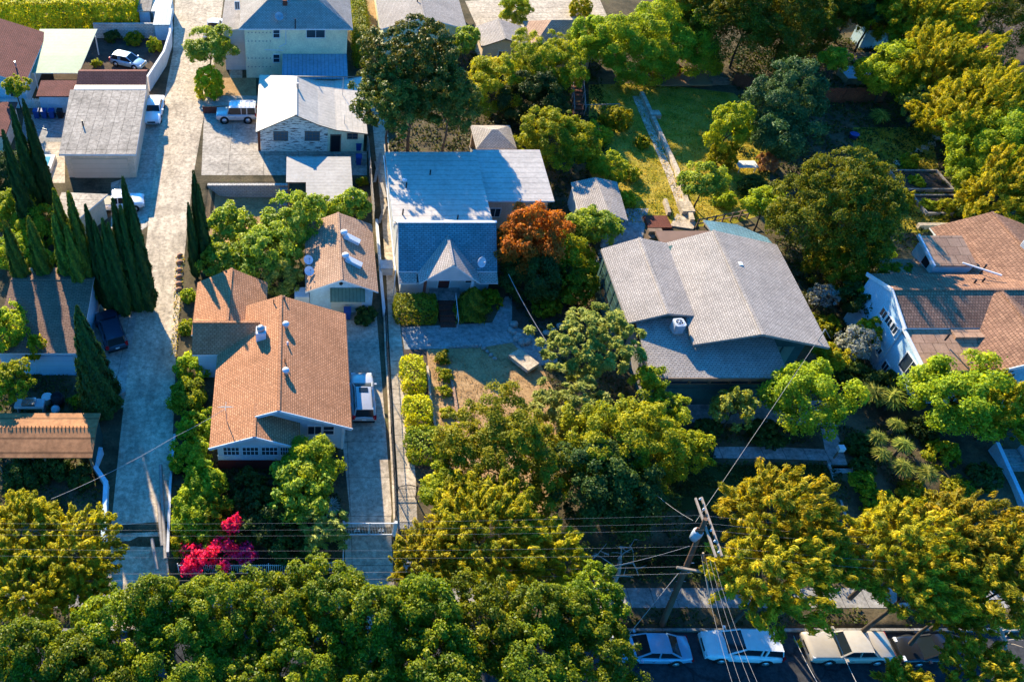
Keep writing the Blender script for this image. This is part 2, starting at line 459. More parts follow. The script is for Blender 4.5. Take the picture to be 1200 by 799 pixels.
def cone_mesh(name, h, r, n, mat, seed, L=0.3, W=0.1, blunt=0.75, belly=0.0, lob=5):
    rng = np.random.default_rng(seed)
    t = 1-np.sqrt(rng.uniform(0.0004, 1, n))            # 0 bottom .. 1 tip
    a = rng.uniform(0, 2*math.pi, n)
    f = (1-t)**blunt*np.minimum(1, 0.55+t*4)
    if belly: f = np.sin(np.clip((t*0.86+0.14), 0, 1)*math.pi)**belly
    lump = 1+0.14*np.sin(a*lob+t*17+seed)+0.10*np.sin(a*3-t*31)+0.07*np.sin(a*9+t*67)+rng.normal(0, .07, n)
    rr = r*f*lump*np.where(rng.uniform(size=n) < 0.25, rng.uniform(0.5, 0.9, n), rng.uniform(0.88, 1.06, n))
    out = np.stack([np.cos(a), np.sin(a), np.full(n, 0.25)], 1)
    pos = np.stack([rr*np.cos(a), rr*np.sin(a), t*h], 1)
    tan = np.stack([np.cos(a)*0.45, np.sin(a)*0.45, np.ones(n)], 1)+0.45*unit(rng, n)
    nrm = out+0.55*unit(rng, n)
    tint = 0.5+0.25*np.sin(a*lob+t*17)+rng.uniform(-0.3, 0.3, n)
    return leaf_mesh(name, pos, nrm, tan, L*rng.uniform(.6, 1.3, n), W*rng.uniform(.7, 1.3, n), tint, mat)
_cy = {}
def cypress(ut, vt, h, label, group, wid=1.0, zb=0.0, lit='cypress', name='cypress_tree', base=None):
    """columnar cypress of height h whose tip appears at ut, vt"""
    c = P(ut, vt, zb+h)
    root = thing(name, label, 'cypress', (c.x, c.y, zb), random.uniform(0, 6), group)
    sd = random.randint(0, 2); key = (lit, sd)
    if key not in _cy: _cy[key] = cone_mesh('crown', 12, 1.0, 17000, MAT[lit], 11+sd, 0.34, 0.12, 0.58)
    o = bpy.data.objects.new('crown', _cy[key]); COL.objects.link(o); o.parent = root
    o.scale = (wid, wid, (h-0.3)/12); o.location = (0, 0, 0.3)
    t = bpy.data.objects.new('trunk', stem_mesh()); COL.objects.link(t); t.parent = root; t.scale = (1, 1, h*0.7)
    return root
def stem_mesh():
    if 'stem' not in _cy:
        m = MB(); m.tube([(0, 0, -.05), (0.02, 0, .5), (0, 0, 1)], [.16, .12, .04], 7)
        o = m.build('trunk', MAT['bark'], None, True); _cy['stem'] = o.data; bpy.data.objects.remove(o)
    return _cy['stem']
def box_leaves(name, x0, x1, y0, y1, z0, z1, mat, dens=70, L=0.18, W=0.11, seed=1, lump=0.12, roundr=0.0):
    """clipped hedge: leaves over the faces of a box and a second layer within"""
    rng = np.random.default_rng(seed); ps = []; ns = []
    faces = [((x0,x1),(y0,y1),(z1,z1),(0,0,1)), ((x0,x1),(y0,y0),(z0,z1),(0,-1,0)), ((x0,x1),(y1,y1),(z0,z1),(0,1,0)),
             ((x0,x0),(y0,y1),(z0,z1),(-1,0,0)), ((x1,x1),(y0,y1),(z0,z1),(1,0,0))]
    for fx, fy, fz, nn in faces:
        A = 1.0
        for q in (fx, fy, fz):
            if q[1] > q[0]: A *= q[1]-q[0]
        for depth in (0.0, 0.22):
            n = max(6, int(A*dens*(1 if depth == 0 else 0.5)))
            p = np.stack([rng.uniform(fx[0], fx[1], n) if fx[1] > fx[0] else np.full(n, fx[0]),
                          rng.uniform(fy[0], fy[1], n) if fy[1] > fy[0] else np.full(n, fy[0]),
                          rng.uniform(fz[0], fz[1], n) if fz[1] > fz[0] else np.full(n, fz[0])], 1)
            w = lump*(np.sin(p[:, 0]*2.3+seed)+np.sin(p[:, 1]*2.9+1)+np.sin(p[:, 2]*3.7)+np.sin((p[:, 0]+p[:, 1])*5.3))*0.5+rng.normal(0, lump*0.5, n)
            p = p+np.array(nn)*(w-depth)[:, None]
            ps.append(p); ns.append(np.tile(np.array(nn, float), (n, 1)))
    p = np.concatenate(ps); nr = np.concatenate(ns); n = len(p)
    if roundr:                          # pull the corners in
        c = np.array([(x0+x1)/2, (y0+y1)/2, (z0+z1)/2]); hs = np.array([(x1-x0)/2, (y1-y0)/2, (z1-z0)/2])
        q = (p-c)/hs; l = (np.abs(q)**4).sum(1)**0.25; q = q/np.maximum(l, 1e-3)[:, None]*np.minimum(l, 1.05)[:, None]
        p = c+(q*roundr+(p-c)/hs*(1-roundr))*hs
    tint = 0.5+0.2*np.sin(p[:, 0]*1.7)*np.sin(p[:, 1]*2.1+p[:, 2])+rng.uniform(-.35, .35, n)
    return leaf_mesh(name, p, nr+0.7*unit(rng, n)+np.array([0, 0, .25]), unit(rng, n), L*rng.uniform(.6, 1.3, n), W*rng.uniform(.7, 1.3, n), tint, mat)
def hedge(x0, x1, y0, y1, h, mat, label, group=None, zb=0.0, cat='hedge', name='hedge', roundr=0.35, lump=0.12, L=0.2, W=0.12, dens=75, seed=None):
    cx, cy = (x0+x1)/2, (y0+y1)/2
    me = box_leaves(name, x0-cx, x1-cx, y0-cy, y1-cy, 0.0, h, MAT[mat], dens, L, W, seed or random.randint(1, 99), lump, roundr)
    o = bpy.data.objects.new(name, me); COL.objects.link(o); o.location = (cx, cy, zb)
    return setp(o, label, cat, group)
def ground_leaves(name, label, poly, n, mat, zf, hmax=0.35, L=0.2, W=0.12, cat='ground cover', seed=1, blotch=0.55, skip=()):
    """uncountable low plants over a polygon"""
    rng = np.random.default_rng(seed)
    xs = [p[0] for p in poly]; ys = [p[1] for p in poly]
    q = np.stack([rng.uniform(min(xs), max(xs), n*3), rng.uniform(min(ys), max(ys), n*3)], 1)
    inside = np.zeros(len(q), bool); j = len(poly)-1
    for i in range(len(poly)):
        xi, yi = poly[i][:2]; xj, yj = poly[j][:2]
        cnd = ((yi > q[:, 1]) != (yj > q[:, 1])) & (q[:, 0] < (xj-xi)*(q[:, 1]-yi)/((yj-yi) if abs(yj-yi) > 1e-9 else 1e-9)+xi)
        inside ^= cnd; j = i
    for x0, x1, y0, y1 in skip: inside &= ~((q[:, 0] > x0) & (q[:, 0] < x1) & (q[:, 1] > y0) & (q[:, 1] < y1))
    f = np.sin(q[:, 0]*1.1+seed)*np.sin(q[:, 1]*1.3+2*seed)+0.6*np.sin(q[:, 0]*2.9+q[:, 1]*2.1)
    q = q[inside & (f > -1.2+blotch+rng.uniform(-.5, .5, len(q)))][:n]; n = len(q)
    h = hmax*(0.35+0.65*np.abs(np.sin(q[:, 0]*2.1+seed)*np.cos(q[:, 1]*1.7)))*rng.uniform(0.1, 1, n)
    z = np.array([zf(a, b) for a, b in q])+h+0.03
    pos = np.stack([q[:, 0], q[:, 1], z], 1)
    tint = 0.5+0.25*np.sin(q[:, 0]*1.9)*np.cos(q[:, 1]*2.3)+rng.uniform(-.35, .35, n)
    me = leaf_mesh(name, pos, np.array([0, 0, .8])+unit(rng, n), unit(rng, n)+np.array([0, 0, .2]), L*rng.uniform(.6, 1.4, n), W*rng.uniform(.7, 1.3, n), tint, MAT[mat])
    o = bpy.data.objects.new(name, me); COL.objects.link(o)
    return setp(o, label, cat, None, 'stuff')
_yk = {}
def yucca(u, v, rpx, label, group, h=1.2, zb=0.0, mat='yucca', name='yucca'):
    c = P(u, v, zb+h); r = rpx/scale_at(c)
    if mat not in _yk:
        rng = np.random.default_rng(5); n = 150
        d = unit(rng, n*2); d = d[d[:, 2] > -0.25][:n]; n = len(d)
        me = leaf_mesh('leaves', d*0.5, np.array([0, 0, 1.0])+0.35*unit(rng, n), d, np.full(n, 1.0)*rng.uniform(.75, 1.1, n), np.full(n, 0.085), rng.uniform(0, 1, n), MAT[mat])
        _yk[mat] = me
    root = thing(name, label, 'yucca', (c.x, c.y, zb), random.uniform(0, 6), group)
    o = bpy.data.objects.new('leaves', _yk[mat]); COL.objects.link(o); o.parent = root; o.location = (0, 0, h); o.scale = (r,)*3
    t = bpy.data.objects.new('trunk', stem_mesh()); COL.objects.link(t); t.parent = root; t.scale = (.9, .9, h)
    return root
# ------------------------------------------------------------------ material library
MAT = {}
MAT['bark'] = m_plain('bark', (0.085, 0.065, 0.048), 0.35, 3)
MAT['pale_bark'] = m_plain('pale_bark', (0.34, 0.29, 0.25), 0.3, 3)
LF = lambda n, st, **k: MAT.__setitem__(n, m_leaf(n, [tuple(min(.85, x*1.28) for x in q) for q in st], **k))
LF('magnolia', [(.024,.045,.010), (.055,.085,.012), (.14,.14,.02), (.27,.19,.05)], trans=.28, gloss=.4, rough=.5)
LF('ficus', [(.03,.06,.005), (.085,.13,.006), (.19,.22,.008), (.37,.34,.016)], trans=.42, gloss=.4, rough=.45)
LF('yellow', [(.07,.095,.006), (.19,.20,.008), (.38,.335,.014), (.56,.43,.028)], trans=.45)
LF('gold', [(.055,.075,.006), (.165,.165,.008), (.39,.32,.014), (.60,.41,.028)], trans=.45)
LF('olive', [(.045,.075,.006), (.14,.17,.008), (.30,.29,.010), (.46,.38,.015)], trans=.38)
LF('lime', [(.07,.13,.010), (.18,.26,.014), (.34,.39,.020), (.48,.48,.03)], trans=.45)
LF('fruit', [(.055,.11,.012), (.15,.24,.018), (.30,.37,.03), (.46,.48,.06)], trans=.4, gloss=.5)
LF('pale', [(.09,.12,.022), (.19,.23,.03), (.32,.34,.06), (.46,.44,.12)], trans=.35)
LF('dark', [(.015,.036,.010), (.03,.06,.012), (.06,.095,.014), (.11,.14,.02)], trans=.28)
LF('teal', [(.016,.045,.018), (.035,.08,.026), (.065,.115,.032), (.12,.155,.036)], trans=.25)
LF('fuzzy', [(.035,.055,.008), (.08,.10,.009), (.17,.17,.011), (.27,.22,.014)], trans=.35)
LF('orange', [(.09,.075,.010), (.34,.12,.014), (.48,.155,.018), (.34,.20,.02)], trans=.4)
LF('pink', [(.40,.006,.05), (.62,.01,.09), (.72,.03,.16), (.50,.05,.10)], trans=.35)
LF('vine', [(.08,.11,.008), (.19,.21,.010), (.36,.32,.012), (.52,.34,.02)], trans=.42)
LF('silver', [(.10,.125,.10), (.18,.20,.17), (.26,.27,.24), (.40,.35,.35)], trans=.25)
LF('russet', [(.10,.05,.03), (.22,.10,.06), (.32,.17,.09), (.25,.2,.06)], trans=.35)
LF('cypress', [(.010,.034,.008), (.018,.05,.010), (.032,.07,.012), (.065,.095,.016)], trans=.12)
LF('cypress_pale', [(.04,.07,.010), (.08,.11,.012), (.16,.17,.016), (.26,.24,.02)], trans=.22)
LF('clipped', [(.06,.10,.010), (.14,.19,.012), (.26,.28,.016), (.38,.35,.02)], trans=.35)
LF('clipped_dark', [(.05,.085,.010), (.10,.14,.012), (.19,.22,.016), (.30,.30,.03)], trans=.3)
LF('clipped_gold', [(.14,.18,.008), (.30,.32,.010), (.46,.44,.014), (.58,.50,.02)], trans=.4)
LF('yucca', [(.06,.09,.014), (.13,.16,.02), (.24,.25,.035), (.36,.33,.06)], trans=.3)
LF('agave', [(.07,.12,.10), (.12,.18,.15), (.2,.26,.22), (.28,.32,.28)], trans=.15)
LF('grass', [(.09,.10,.010), (.24,.22,.014), (.42,.33,.024), (.55,.40,.05)], trans=.35)
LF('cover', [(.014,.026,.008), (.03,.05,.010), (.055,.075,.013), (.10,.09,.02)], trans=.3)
LF('dry', [(.16,.10,.05), (.26,.17,.08), (.36,.24,.11), (.42,.30,.15)], trans=.2)

species('magnolia', MAT['magnolia'], clump=.17, L=0.281, W=0.156, lai=2.4, rough=.32, zr=.95, )
species('ficus', MAT['ficus'], clump=.2, L=0.165, W=0.1, lai=2.8, rough=.34, zr=.9)
species('yellow', MAT['yellow'], clump=.14, L=0.25, W=0.0858, lai=2.3, gap=1.35, style='spray', rough=.3, zr=.7, flow=1)
species('gold', MAT['gold'], clump=.14, L=0.312, W=0.078, lai=2.4, gap=1.35, style='spray', rough=.4, zr=.62, flow=1)
species('olive', MAT['olive'], clump=.17, L=0.187, W=0.117, lai=2.6, rough=.28, zr=.8)
species('lime', MAT['lime'], clump=.26, L=0.211, W=0.117, lai=2.6, rough=.25, zr=.85)
species('fruit', MAT['fruit'], clump=.26, L=0.265, W=0.148, lai=2.6, rough=.25, zr=.9)
species('plumeria', MAT['pale'], clump=.2, L=0.328, W=0.109, lai=2.2, style='rosette', rough=.3, zr=.75)
species('pale', MAT['pale'], clump=.24, L=0.218, W=0.101, lai=2.4, rough=.28, zr=.9)
species('dark', MAT['dark'], clump=.24, L=0.218, W=0.117, lai=2.8, rough=.25, zr=.8)
species('teal', MAT['teal'], clump=.26, L=0.281, W=0.109, lai=2.6, rough=.3, zr=.9)
species('fuzzy', MAT['fuzzy'], clump=.18, L=.26, W=.10, lai=3.0, gap=1.5, style='needle', rough=.2, zr=.95)
species('orange', MAT['orange'], clump=.22, L=0.218, W=0.117, lai=2.6, rough=.25, zr=.8)
species('pink', MAT['pink'], clump=.34, L=0.187, W=0.14, lai=1.05, rough=.5, zr=.7)
species('vine', MAT['vine'], clump=.24, L=0.218, W=0.117, lai=2.4, rough=.3, zr=.75)
species('silver', MAT['silver'], clump=.24, L=0.203, W=0.101, lai=1.7, rough=.35, zr=.8)
species('russet', MAT['russet'], clump=.26, L=0.187, W=0.0936, lai=1.8, rough=.3, zr=.9)
species('cream', MAT['silver'], clump=.24, L=0.203, W=0.101, lai=1.3, rough=.35, zr=.8)
species('ball', MAT['clipped_gold'], clump=.12, L=0.125, W=0.078, lai=3.0, rough=.04, zr=.9, inner=.1)

MAT['ground'] = m_ground('ground', [(.035,.032,.018), (.075,.060,.034), (.13,.098,.055), (.10,.10,.035)], .35, 5)
MAT['alley'] = m_concrete('alley_concrete', (.60,.48,.34), None, .15, streak=(1.1, .22, 1), stain=.42)
MAT['apron'] = m_concrete('apron_concrete', (.50,.43,.34), (3.6, 4.2), .15)
MAT['drive'] = m_concrete('drive_concrete', (.52,.43,.32), (3.6, 3.2), .12)
MAT['walk'] = m_concrete('walk_concrete', (.62,.50,.36), (40, 1.5), 0)
MAT['sidewalk'] = m_concrete('sidewalk_concrete', (.36,.335,.30), (1.55, 40), 0)
MAT['asphalt'] = m_concrete('asphalt', (.055,.055,.058), None, .4, stain=.3)
MAT['path'] = m_concrete('path_concrete', (.34,.33,.30), None, .15)
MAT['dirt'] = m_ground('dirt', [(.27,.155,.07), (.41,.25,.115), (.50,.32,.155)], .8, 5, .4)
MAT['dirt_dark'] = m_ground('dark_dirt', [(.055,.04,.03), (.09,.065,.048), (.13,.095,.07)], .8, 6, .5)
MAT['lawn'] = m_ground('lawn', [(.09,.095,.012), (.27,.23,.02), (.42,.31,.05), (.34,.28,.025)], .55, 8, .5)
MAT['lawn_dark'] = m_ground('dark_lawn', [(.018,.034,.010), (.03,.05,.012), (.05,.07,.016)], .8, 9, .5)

# ------------------------------------------------------------------ terrain
def sm(a, b, x):
    t = min(1, max(0, (x-a)/(b-a))); return t*t*(3-2*t)
def gz(x, y):
    """height of the ground: lots at 0, the street 1.3 m lower, a sunken yard behind the cottage"""
    k = sm(20, 32, x)
    y1 = 31.3+(35.6-31.3)*k; y0 = 28.0+(30.6-28.0)*k
    z = -1.2*(1-sm(y0, y1, y))
    if -9.3 < x < -1.0 and y < 70.05: z -= 1.3*sm(58, 66.5, y)*sm(-9.3, -7.6, x)
    if -1.0 <= x < 8 and y < 66.9: z -= 1.3*sm(58, 66.5, y)*sm(8, 5.5, x) if y < 66.9 else 0
    if y < 24.45: z = -1.4
    return z
def grid(name, xs, ys, mat, dz=0.0, kind='structure', label=None, cat=None, zf=gz):
    vs = [(x, y, zf(x, y)+dz) for y in ys for x in xs]; nx = len(xs)
    fs = [(j*nx+i, j*nx+i+1, (j+1)*nx+i+1, (j+1)*nx+i) for j in range(len(ys)-1) for i in range(nx-1)]
    m = MB(); m.mesh(vs, fs, 0, True); o = m.build(name, mat)
    return setp(o, label, cat, None, kind)
def lin(a, b, n): return [a+(b-a)*i/n for i in range(n+1)]
xs = [-900, -300, -120]+lin(-70, -10, 60)+[-9.35, -9.3]+lin(-9, -1.05, 16)+[-1.0]+lin(-.5, 8, 17)+lin(9, 110, 101)+[200, 400, 1000]
ys = [-300, -60, 0]+lin(10, 24, 14)+[24.44, 24.46]+lin(25, 66.5, 83)+[66.88, 66.92]+lin(67, 69.5, 5)+[70.04, 70.06]+lin(71, 130, 59)+[180, 400, 1500]
grid('ground', xs, ys, MAT['ground'])
def strip(name, left, right, mat, dz=0.008, nx=3, ny=1.0, kind='structure', label=None, cat=None):
    """sheet between two polylines (equal lengths), draped on the ground"""
    m = MB(); rows = []
    for i in range(len(left)-1):
        l0, l1, r0, r1 = Vector(left[i][:2]), Vector(left[i+1][:2]), Vector(right[i][:2]), Vector(right[i+1][:2])
        n = max(1, int(max((l1-l0).length, (r1-r0).length)/ny))
        for j in range(n + (1 if i == len(left)-2 else 0)):
            rows.append((l0.lerp(l1, j/n), r0.lerp(r1, j/n)))
    vs = []
    for a, b in rows:
        for i in range(nx+1):
            q = a.lerp(b, i/nx); vs.append((q.x, q.y, gz(q.x, q.y)+dz))
    fs = [(j*(nx+1)+i, j*(nx+1)+i+1, (j+1)*(nx+1)+i+1, (j+1)*(nx+1)+i) for j in range(len(rows)-1) for i in range(nx)]
    m.mesh(vs, fs, 0, True); o = m.build(name, mat); return setp(o, label, cat, None, kind)
def sheet(name, poly, mat, dz=0.008, z=0.0, kind='structure'):
    m = MB(); m.poly([(p[0], p[1], z+dz) for p in poly]); o = m.build(name, mat, fix=False)
    if o.data.polygons[0].normal.z < 0: o.data.flip_normals()
    return setp(o, None, None, None, kind)
def PP(*uv, z=0.0): return [P(a, b, z) for a, b in uv]

# alley (from the top of the picture down to the street)
L = PP((205,0),(203,60),(190,130),(176,240),(167,330),(150,430),(140,520),(128,640)) + [Vector((-13.2, 24.5, 0))]
Rr = PP((262,0),(254,60),(240,130),(226,210),(216,300),(207,400),(203,500),(195,640)) + [Vector((-8.2, 24.5, 0))]
strip('alley', L, Rr, MAT['alley'], 0.012, 4)
sheet('garage_apron', PP((163,128),(198,128),(178,262),(160,275),(130,268),(130,215),(160,205)), MAT['apron'], 0.006)
sheet('parking_apron', PP((100,345),(170,345),(150,478),(128,478),(100,430)), MAT['apron'], 0.007)
sheet('garage_yard', PP((40,165),(76,165),(76,215),(40,215)), MAT['walk'], 0.005)
sheet('patio', PP((28,135),(78,135),(74,167),(24,167)), MAT['path'], 0.009)
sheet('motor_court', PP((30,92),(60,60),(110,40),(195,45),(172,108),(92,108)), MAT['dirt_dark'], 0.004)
# yard between the alley and the peeling house
sheet('concrete_yard', PP((240,113),(305,113),(306,178),(430,178),(430,206),(412,206),(327,206),(236,206)), MAT['apron'], 0.006)
sheet('dirt_patch', PP((258,92),(300,92),(300,113),(262,113)), MAT['dirt'], 0.005)
sheet('side_yard', PP((262,40),(284,40),(284,92),(270,92)), MAT['walk'], 0.005)
strip('sunken_dirt', [(-9.0, 70.0), (-9.0, 62)], [(-1.05, 70.0), (-1.05, 62)], MAT['dirt'], 0.015, 8, 0.5)
sheet('dirt_path', PP((425,0),(448,0),(452,70),(430,78)), MAT['dirt'], 0.004)
sheet('back_patio', PP((545,2),(700,-6),(716,30),(690,45),(560,35)), MAT['walk'], 0.004)
# driveway beside the orange house: flat, then down the bank to the street
dl = [P(404,366), P(400,505), P(410,600), Vector((3.2, 31.3, 0)), Vector((3.0, 24.5, 0))]
dr = [P(441,366), P(452,505), P(459,600), Vector((6.3, 31.3, 0)), Vector((6.4, 24.5, 0))]
strip('driveway', dl, dr, MAT['drive'], 0.014, 3, 0.8)
# walk on the other side of the iron fence
wl = [P(432,100), P(440,180), P(448,262), P(453,330), P(456,400), P(462,500), P(466,560), P(466,612)]
wr = [P(449,100), P(457,180), P(459,262), P(463,330), P(471,400), P(482,500), P(487,560), P(489,612)]
strip('side_walk', wl, wr, MAT['walk'], 0.010, 2, 0.8)
# front garden of the blue-roofed house
sheet('front_path', PP((470,384),(590,378),(640,398),(655,425),(628,430),(600,402),(560,408),(474,410)), MAT['path'], 0.009)
sheet('garden_walk', PP((576,380),(592,348),(600,348),(600,385),(590,395)), MAT['path'], 0.012)
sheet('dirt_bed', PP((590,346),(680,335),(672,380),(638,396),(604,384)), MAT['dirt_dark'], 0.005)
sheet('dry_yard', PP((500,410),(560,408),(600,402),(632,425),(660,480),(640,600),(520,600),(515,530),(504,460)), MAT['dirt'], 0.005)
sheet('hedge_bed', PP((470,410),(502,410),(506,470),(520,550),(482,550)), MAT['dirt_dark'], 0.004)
# terraces behind the grey house
sheet('back_lawn', PP((690,100),(760,98),(860,110),(905,150),(900,250),(850,266),(720,266),(690,200)), MAT['lawn'], 0.006)
sheet('side_lawn', PP((1000,150),(1090,150),(1115,270),(1040,275),(1000,200)), MAT['lawn'], 0.006)
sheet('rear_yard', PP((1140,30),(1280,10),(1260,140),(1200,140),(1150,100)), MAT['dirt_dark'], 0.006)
sheet('flagstone_patio', PP((715,245),(760,245),(752,285),(712,290),(705,345),(688,345)), MAT['path'], 0.010)
# grey house front
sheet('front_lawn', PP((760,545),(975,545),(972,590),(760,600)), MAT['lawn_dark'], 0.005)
strip('front_walk', [P(838,524), P(905,524), P(968,527)], [P(836,537), P(905,538), P(972,540)], MAT['sidewalk'], 0.012, 1, 1)
sheet('entry_walk', PP((962,503),(980,503),(993,545),(970,545)), MAT['sidewalk'], 0.016)
sheet('house_terrace', PP((805,474),(900,470),(985,470),(985,500),(805,495)), MAT['path'], 0.008)
# street side
m = MB(); m.box(-900, 1000, 24.3, 24.46, -1.6, -1.17); setp(m.build('kerb', MAT['sidewalk']), kind='structure')
grid('street', [-900, -100]+lin(-40, 80, 24)+[200, 1000], [12.5, 16, 20, 24.3], MAT['asphalt'], 0, zf=lambda x, y: -1.385)
grid('pavement', lin(-60, 90, 150), [25.85, 26.5, 27.25], MAT['sidewalk'], 0.02, zf=lambda x, y: -1.2)
m = MB()
for x in (22.25, 29.3): m.box(x, x+.1, 22.35, 24.1, -1.381, -1.378)
setp(m.build('parking_marks', m_plain('road_paint', (.75,.73,.68), .3, 4)), kind='structure')
m = MB(); m.poly([(37.6, 24.5, -1.17), (38.7, 24.5, -1.17), (37.9, 32, -.9), (36.8, 32, -.9)])
# ------------------------------------------------------------------ building helpers
MAT['glass'] = m_glass('window_glass')
MAT['glass_pale'] = m_glass('pale_window_glass', (.10, .14, .16), .15)
MAT['white'] = m_plain('white_paint', (.72,.72,.70), .15)
MAT['trim_blue'] = m_plain('pale_blue_trim', (.55,.68,.74), .15)
MAT['black_metal'] = m_plain('black_metal', (.03,.03,.032), .2, 3, .45)
MAT['grey_metal'] = m_plain('grey_metal', (.42,.42,.42), .2, 3, .4, .6)
MAT['white_metal'] = m_plain('white_metal', (.70,.71,.72), .15, 3, .4)
MAT['dark'] = MAT['dark']; MAT['dark_void'] = m_plain('dark_interior', (.02,.02,.022), .2)
MAT['wood'] = m_plain('weathered_wood', (.24,.165,.11), .35, 3)
MAT['wood_grey'] = m_plain('grey_wood', (.33,.29,.25), .3, 3)
MAT['wood_red'] = m_plain('red_stained_wood', (.22,.075,.04), .3, 2)
MAT['brick_red'] = m_shingle('red_brick', (.25,.085,.06), (.30,.11,.07), .22, .08)
MAT['stone'] = m_plain('garden_stone', (.36,.33,.29), .4, 4)
MAT['block'] = m_shingle('concrete_block', (.56,.52,.46), (.60,.55,.48), .4, .2, .3, .75)
MAT['blue_bin'] = m_plain('blue_plastic', (.02,.07,.26), .15, 3, .45)
MAT['black_bin'] = m_plain('black_plastic', (.02,.022,.024), .15, 3, .45)
MAT['tank'] = m_plain('grey_can', (.5,.52,.54), .12, 3, .4)

def roof_gable(mb, axis, a0, a1, b0, b1, br, ze0, ze1, zr, t=0.14, mt=0, ms=1):
    """two slabs; axis 'y': ridge runs along y (a = y range, b = x range); br ridge position, ze0/ze1 eave heights"""
    if axis == 'y':
        mb.slab([(b0,a0,ze0),(br,a0,zr),(br,a1,zr),(b0,a1,ze0)], t, mt, ms)
        mb.slab([(br,a0,zr),(b1,a0,ze1),(b1,a1,ze1),(br,a1,zr)], t, mt, ms)
        mb.bar((br, a0, zr+.01), (br, a1, zr+.01), .22, .05, mt)
    else:
        mb.slab([(a0,b0,ze0),(a1,b0,ze0),(a1,br,zr),(a0,br,zr)], t, mt, ms)
        mb.slab([(a0,br,zr),(a1,br,zr),(a1,b1,ze1),(a0,b1,ze1)], t, mt, ms)
        mb.bar((a0, br, zr+.01), (a1, br, zr+.01), .22, .05, mt)
def wall_gable(mb, axis, a0, a1, b0, b1, br, ze0, ze1, zr, z0=0.0, m=0):
    """closed wall body under such a roof"""
    if axis == 'y': prof = [(b0,z0),(b1,z0),(b1,ze1),(br,zr),(b0,ze0)]; f = lambda s, q: (q[0], s, q[1])
    else: prof = [(b0,z0),(b1,z0),(b1,ze1),(br,zr),(b0,ze0)]; f = lambda s, q: (s, q[0], q[1])
    A = [f(a0, q) for q in prof]; B = [f(a1, q) for q in prof]
    mb.poly(A, m); mb.poly(B[::-1], m)
    for i in range(5):
        j = (i+1) % 5; mb.poly([A[i], A[j], B[j], B[i]], m)
def gable(rmb, wmb, axis, a0, a1, b0, b1, br, ze0, ze1, zr, ov=0.45, ova=0.4, z0=0.0, t=0.14):
    roof_gable(rmb, axis, a0, a1, b0, b1, br, ze0, ze1, zr, t)
    s0 = (zr-ze0)/(br-b0); s1 = (zr-ze1)/(b1-br)
    wall_gable(wmb, axis, a0+ova, a1-ova, b0+ov, b1-ov, br, ze0+s0*ov-t-.02, ze1+s1*ov-t-.02, zr-t-.02, z0)
FACE = {'-y': ((1,0,0),(0,-1,0)), '+y': ((-1,0,0),(0,1,0)), '-x': ((0,-1,0),(-1,0,0)), '+x': ((0,1,0),(1,0,0))}
def window(root, c, w, h, face, frame='white', glass='glass', bars=(1, 0), name='window', fw=0.07, label=None, sill=False):
    """window on a wall at c (centre on the wall plane): frame with its pane"""
    ax, out = (Vector(q) for q in FACE[face]); c = Vector(c); up = Vector((0,0,1)); m = MB()
    for s in (-1, 1):
        m.obox(c+ax*s*(w/2)+out*.03, ax*fw/2, out*.05, up*(h/2+fw/2)); m.obox(c+up*s*(h/2)+out*.03, ax*(w/2-fw/2), out*.048, up*fw/2)
    for i in range(bars[0]): m.obox(c+ax*(w*((i+1)/(bars[0]+1)-.5))+out*.03, ax*fw*.35, out*.04, up*(h/2-fw/2))
    for i in range(bars[1]): m.obox(c+up*(h*((i+1)/(bars[1]+1)-.5))+out*.03, ax*(w/2-fw/2), out*.036, up*fw*.3)
    o = m.build(name, MAT[frame], root)
    if label: o['label'] = label
    g = MB(); g.obox(c+out*.015, ax*(w/2-fw/2), out*.02, up*(h/2-fw/2)); g.build('pane', MAT[glass], o)
    if sill:
        s = MB(); s.obox(c-up*(h/2+fw)+out*.06, ax*(w/2+.08), out*.09, up*.035); s.build('sill', MAT[frame], o)
    return o
def door(root, c, w, h, face, mat='wood', frame='white', name='door', handle=True):
    ax, out = (Vector(q) for q in FACE[face]); c = Vector(c); up = Vector((0,0,1)); m = MB()
    m.obox(c+out*.015, ax*w/2, out*.035, up*h/2); o = m.build(name, MAT[mat], root)
    f = MB()
    for s in (-1, 1): f.obox(c+ax*s*(w/2+.05)+out*.03, ax*.05, out*.05, up*h/2)
    f.obox(c+up*(h/2+.05)+out*.03, ax*(w/2+.1), out*.05, up*.05); f.build('frame', MAT[frame], o)
    if handle:
        k = MB(); k.ellip(tuple(c+ax*w*.4+out*.09), .04, .04, .04, 8, 5); k.build('handle', MAT['grey_metal'], o)
    return o
def on_roof(fn, x, y): return Vector((x, y, fn(x, y)))
def turret(root, p, r=.22, h=.55, name='roof_vent'):
    m = MB(); m.lathe(p, [(r*.75,-.15),(r*.75,h*.5),(r*1.25,h*.55),(r*1.3,h*.8),(r*.9,h),(r*.2,h*1.08)], 12)
    return m.build(name, MAT['white_metal'], root)
def pipe(root, p, h=.5, r=.06, mat='grey_metal', name='vent_pipe'):
    m = MB(); m.tube([Vector(p)-Vector((0,0,.15)), Vector(p)+Vector((0,0,h))], r, 8); return m.build(name, MAT[mat], root)
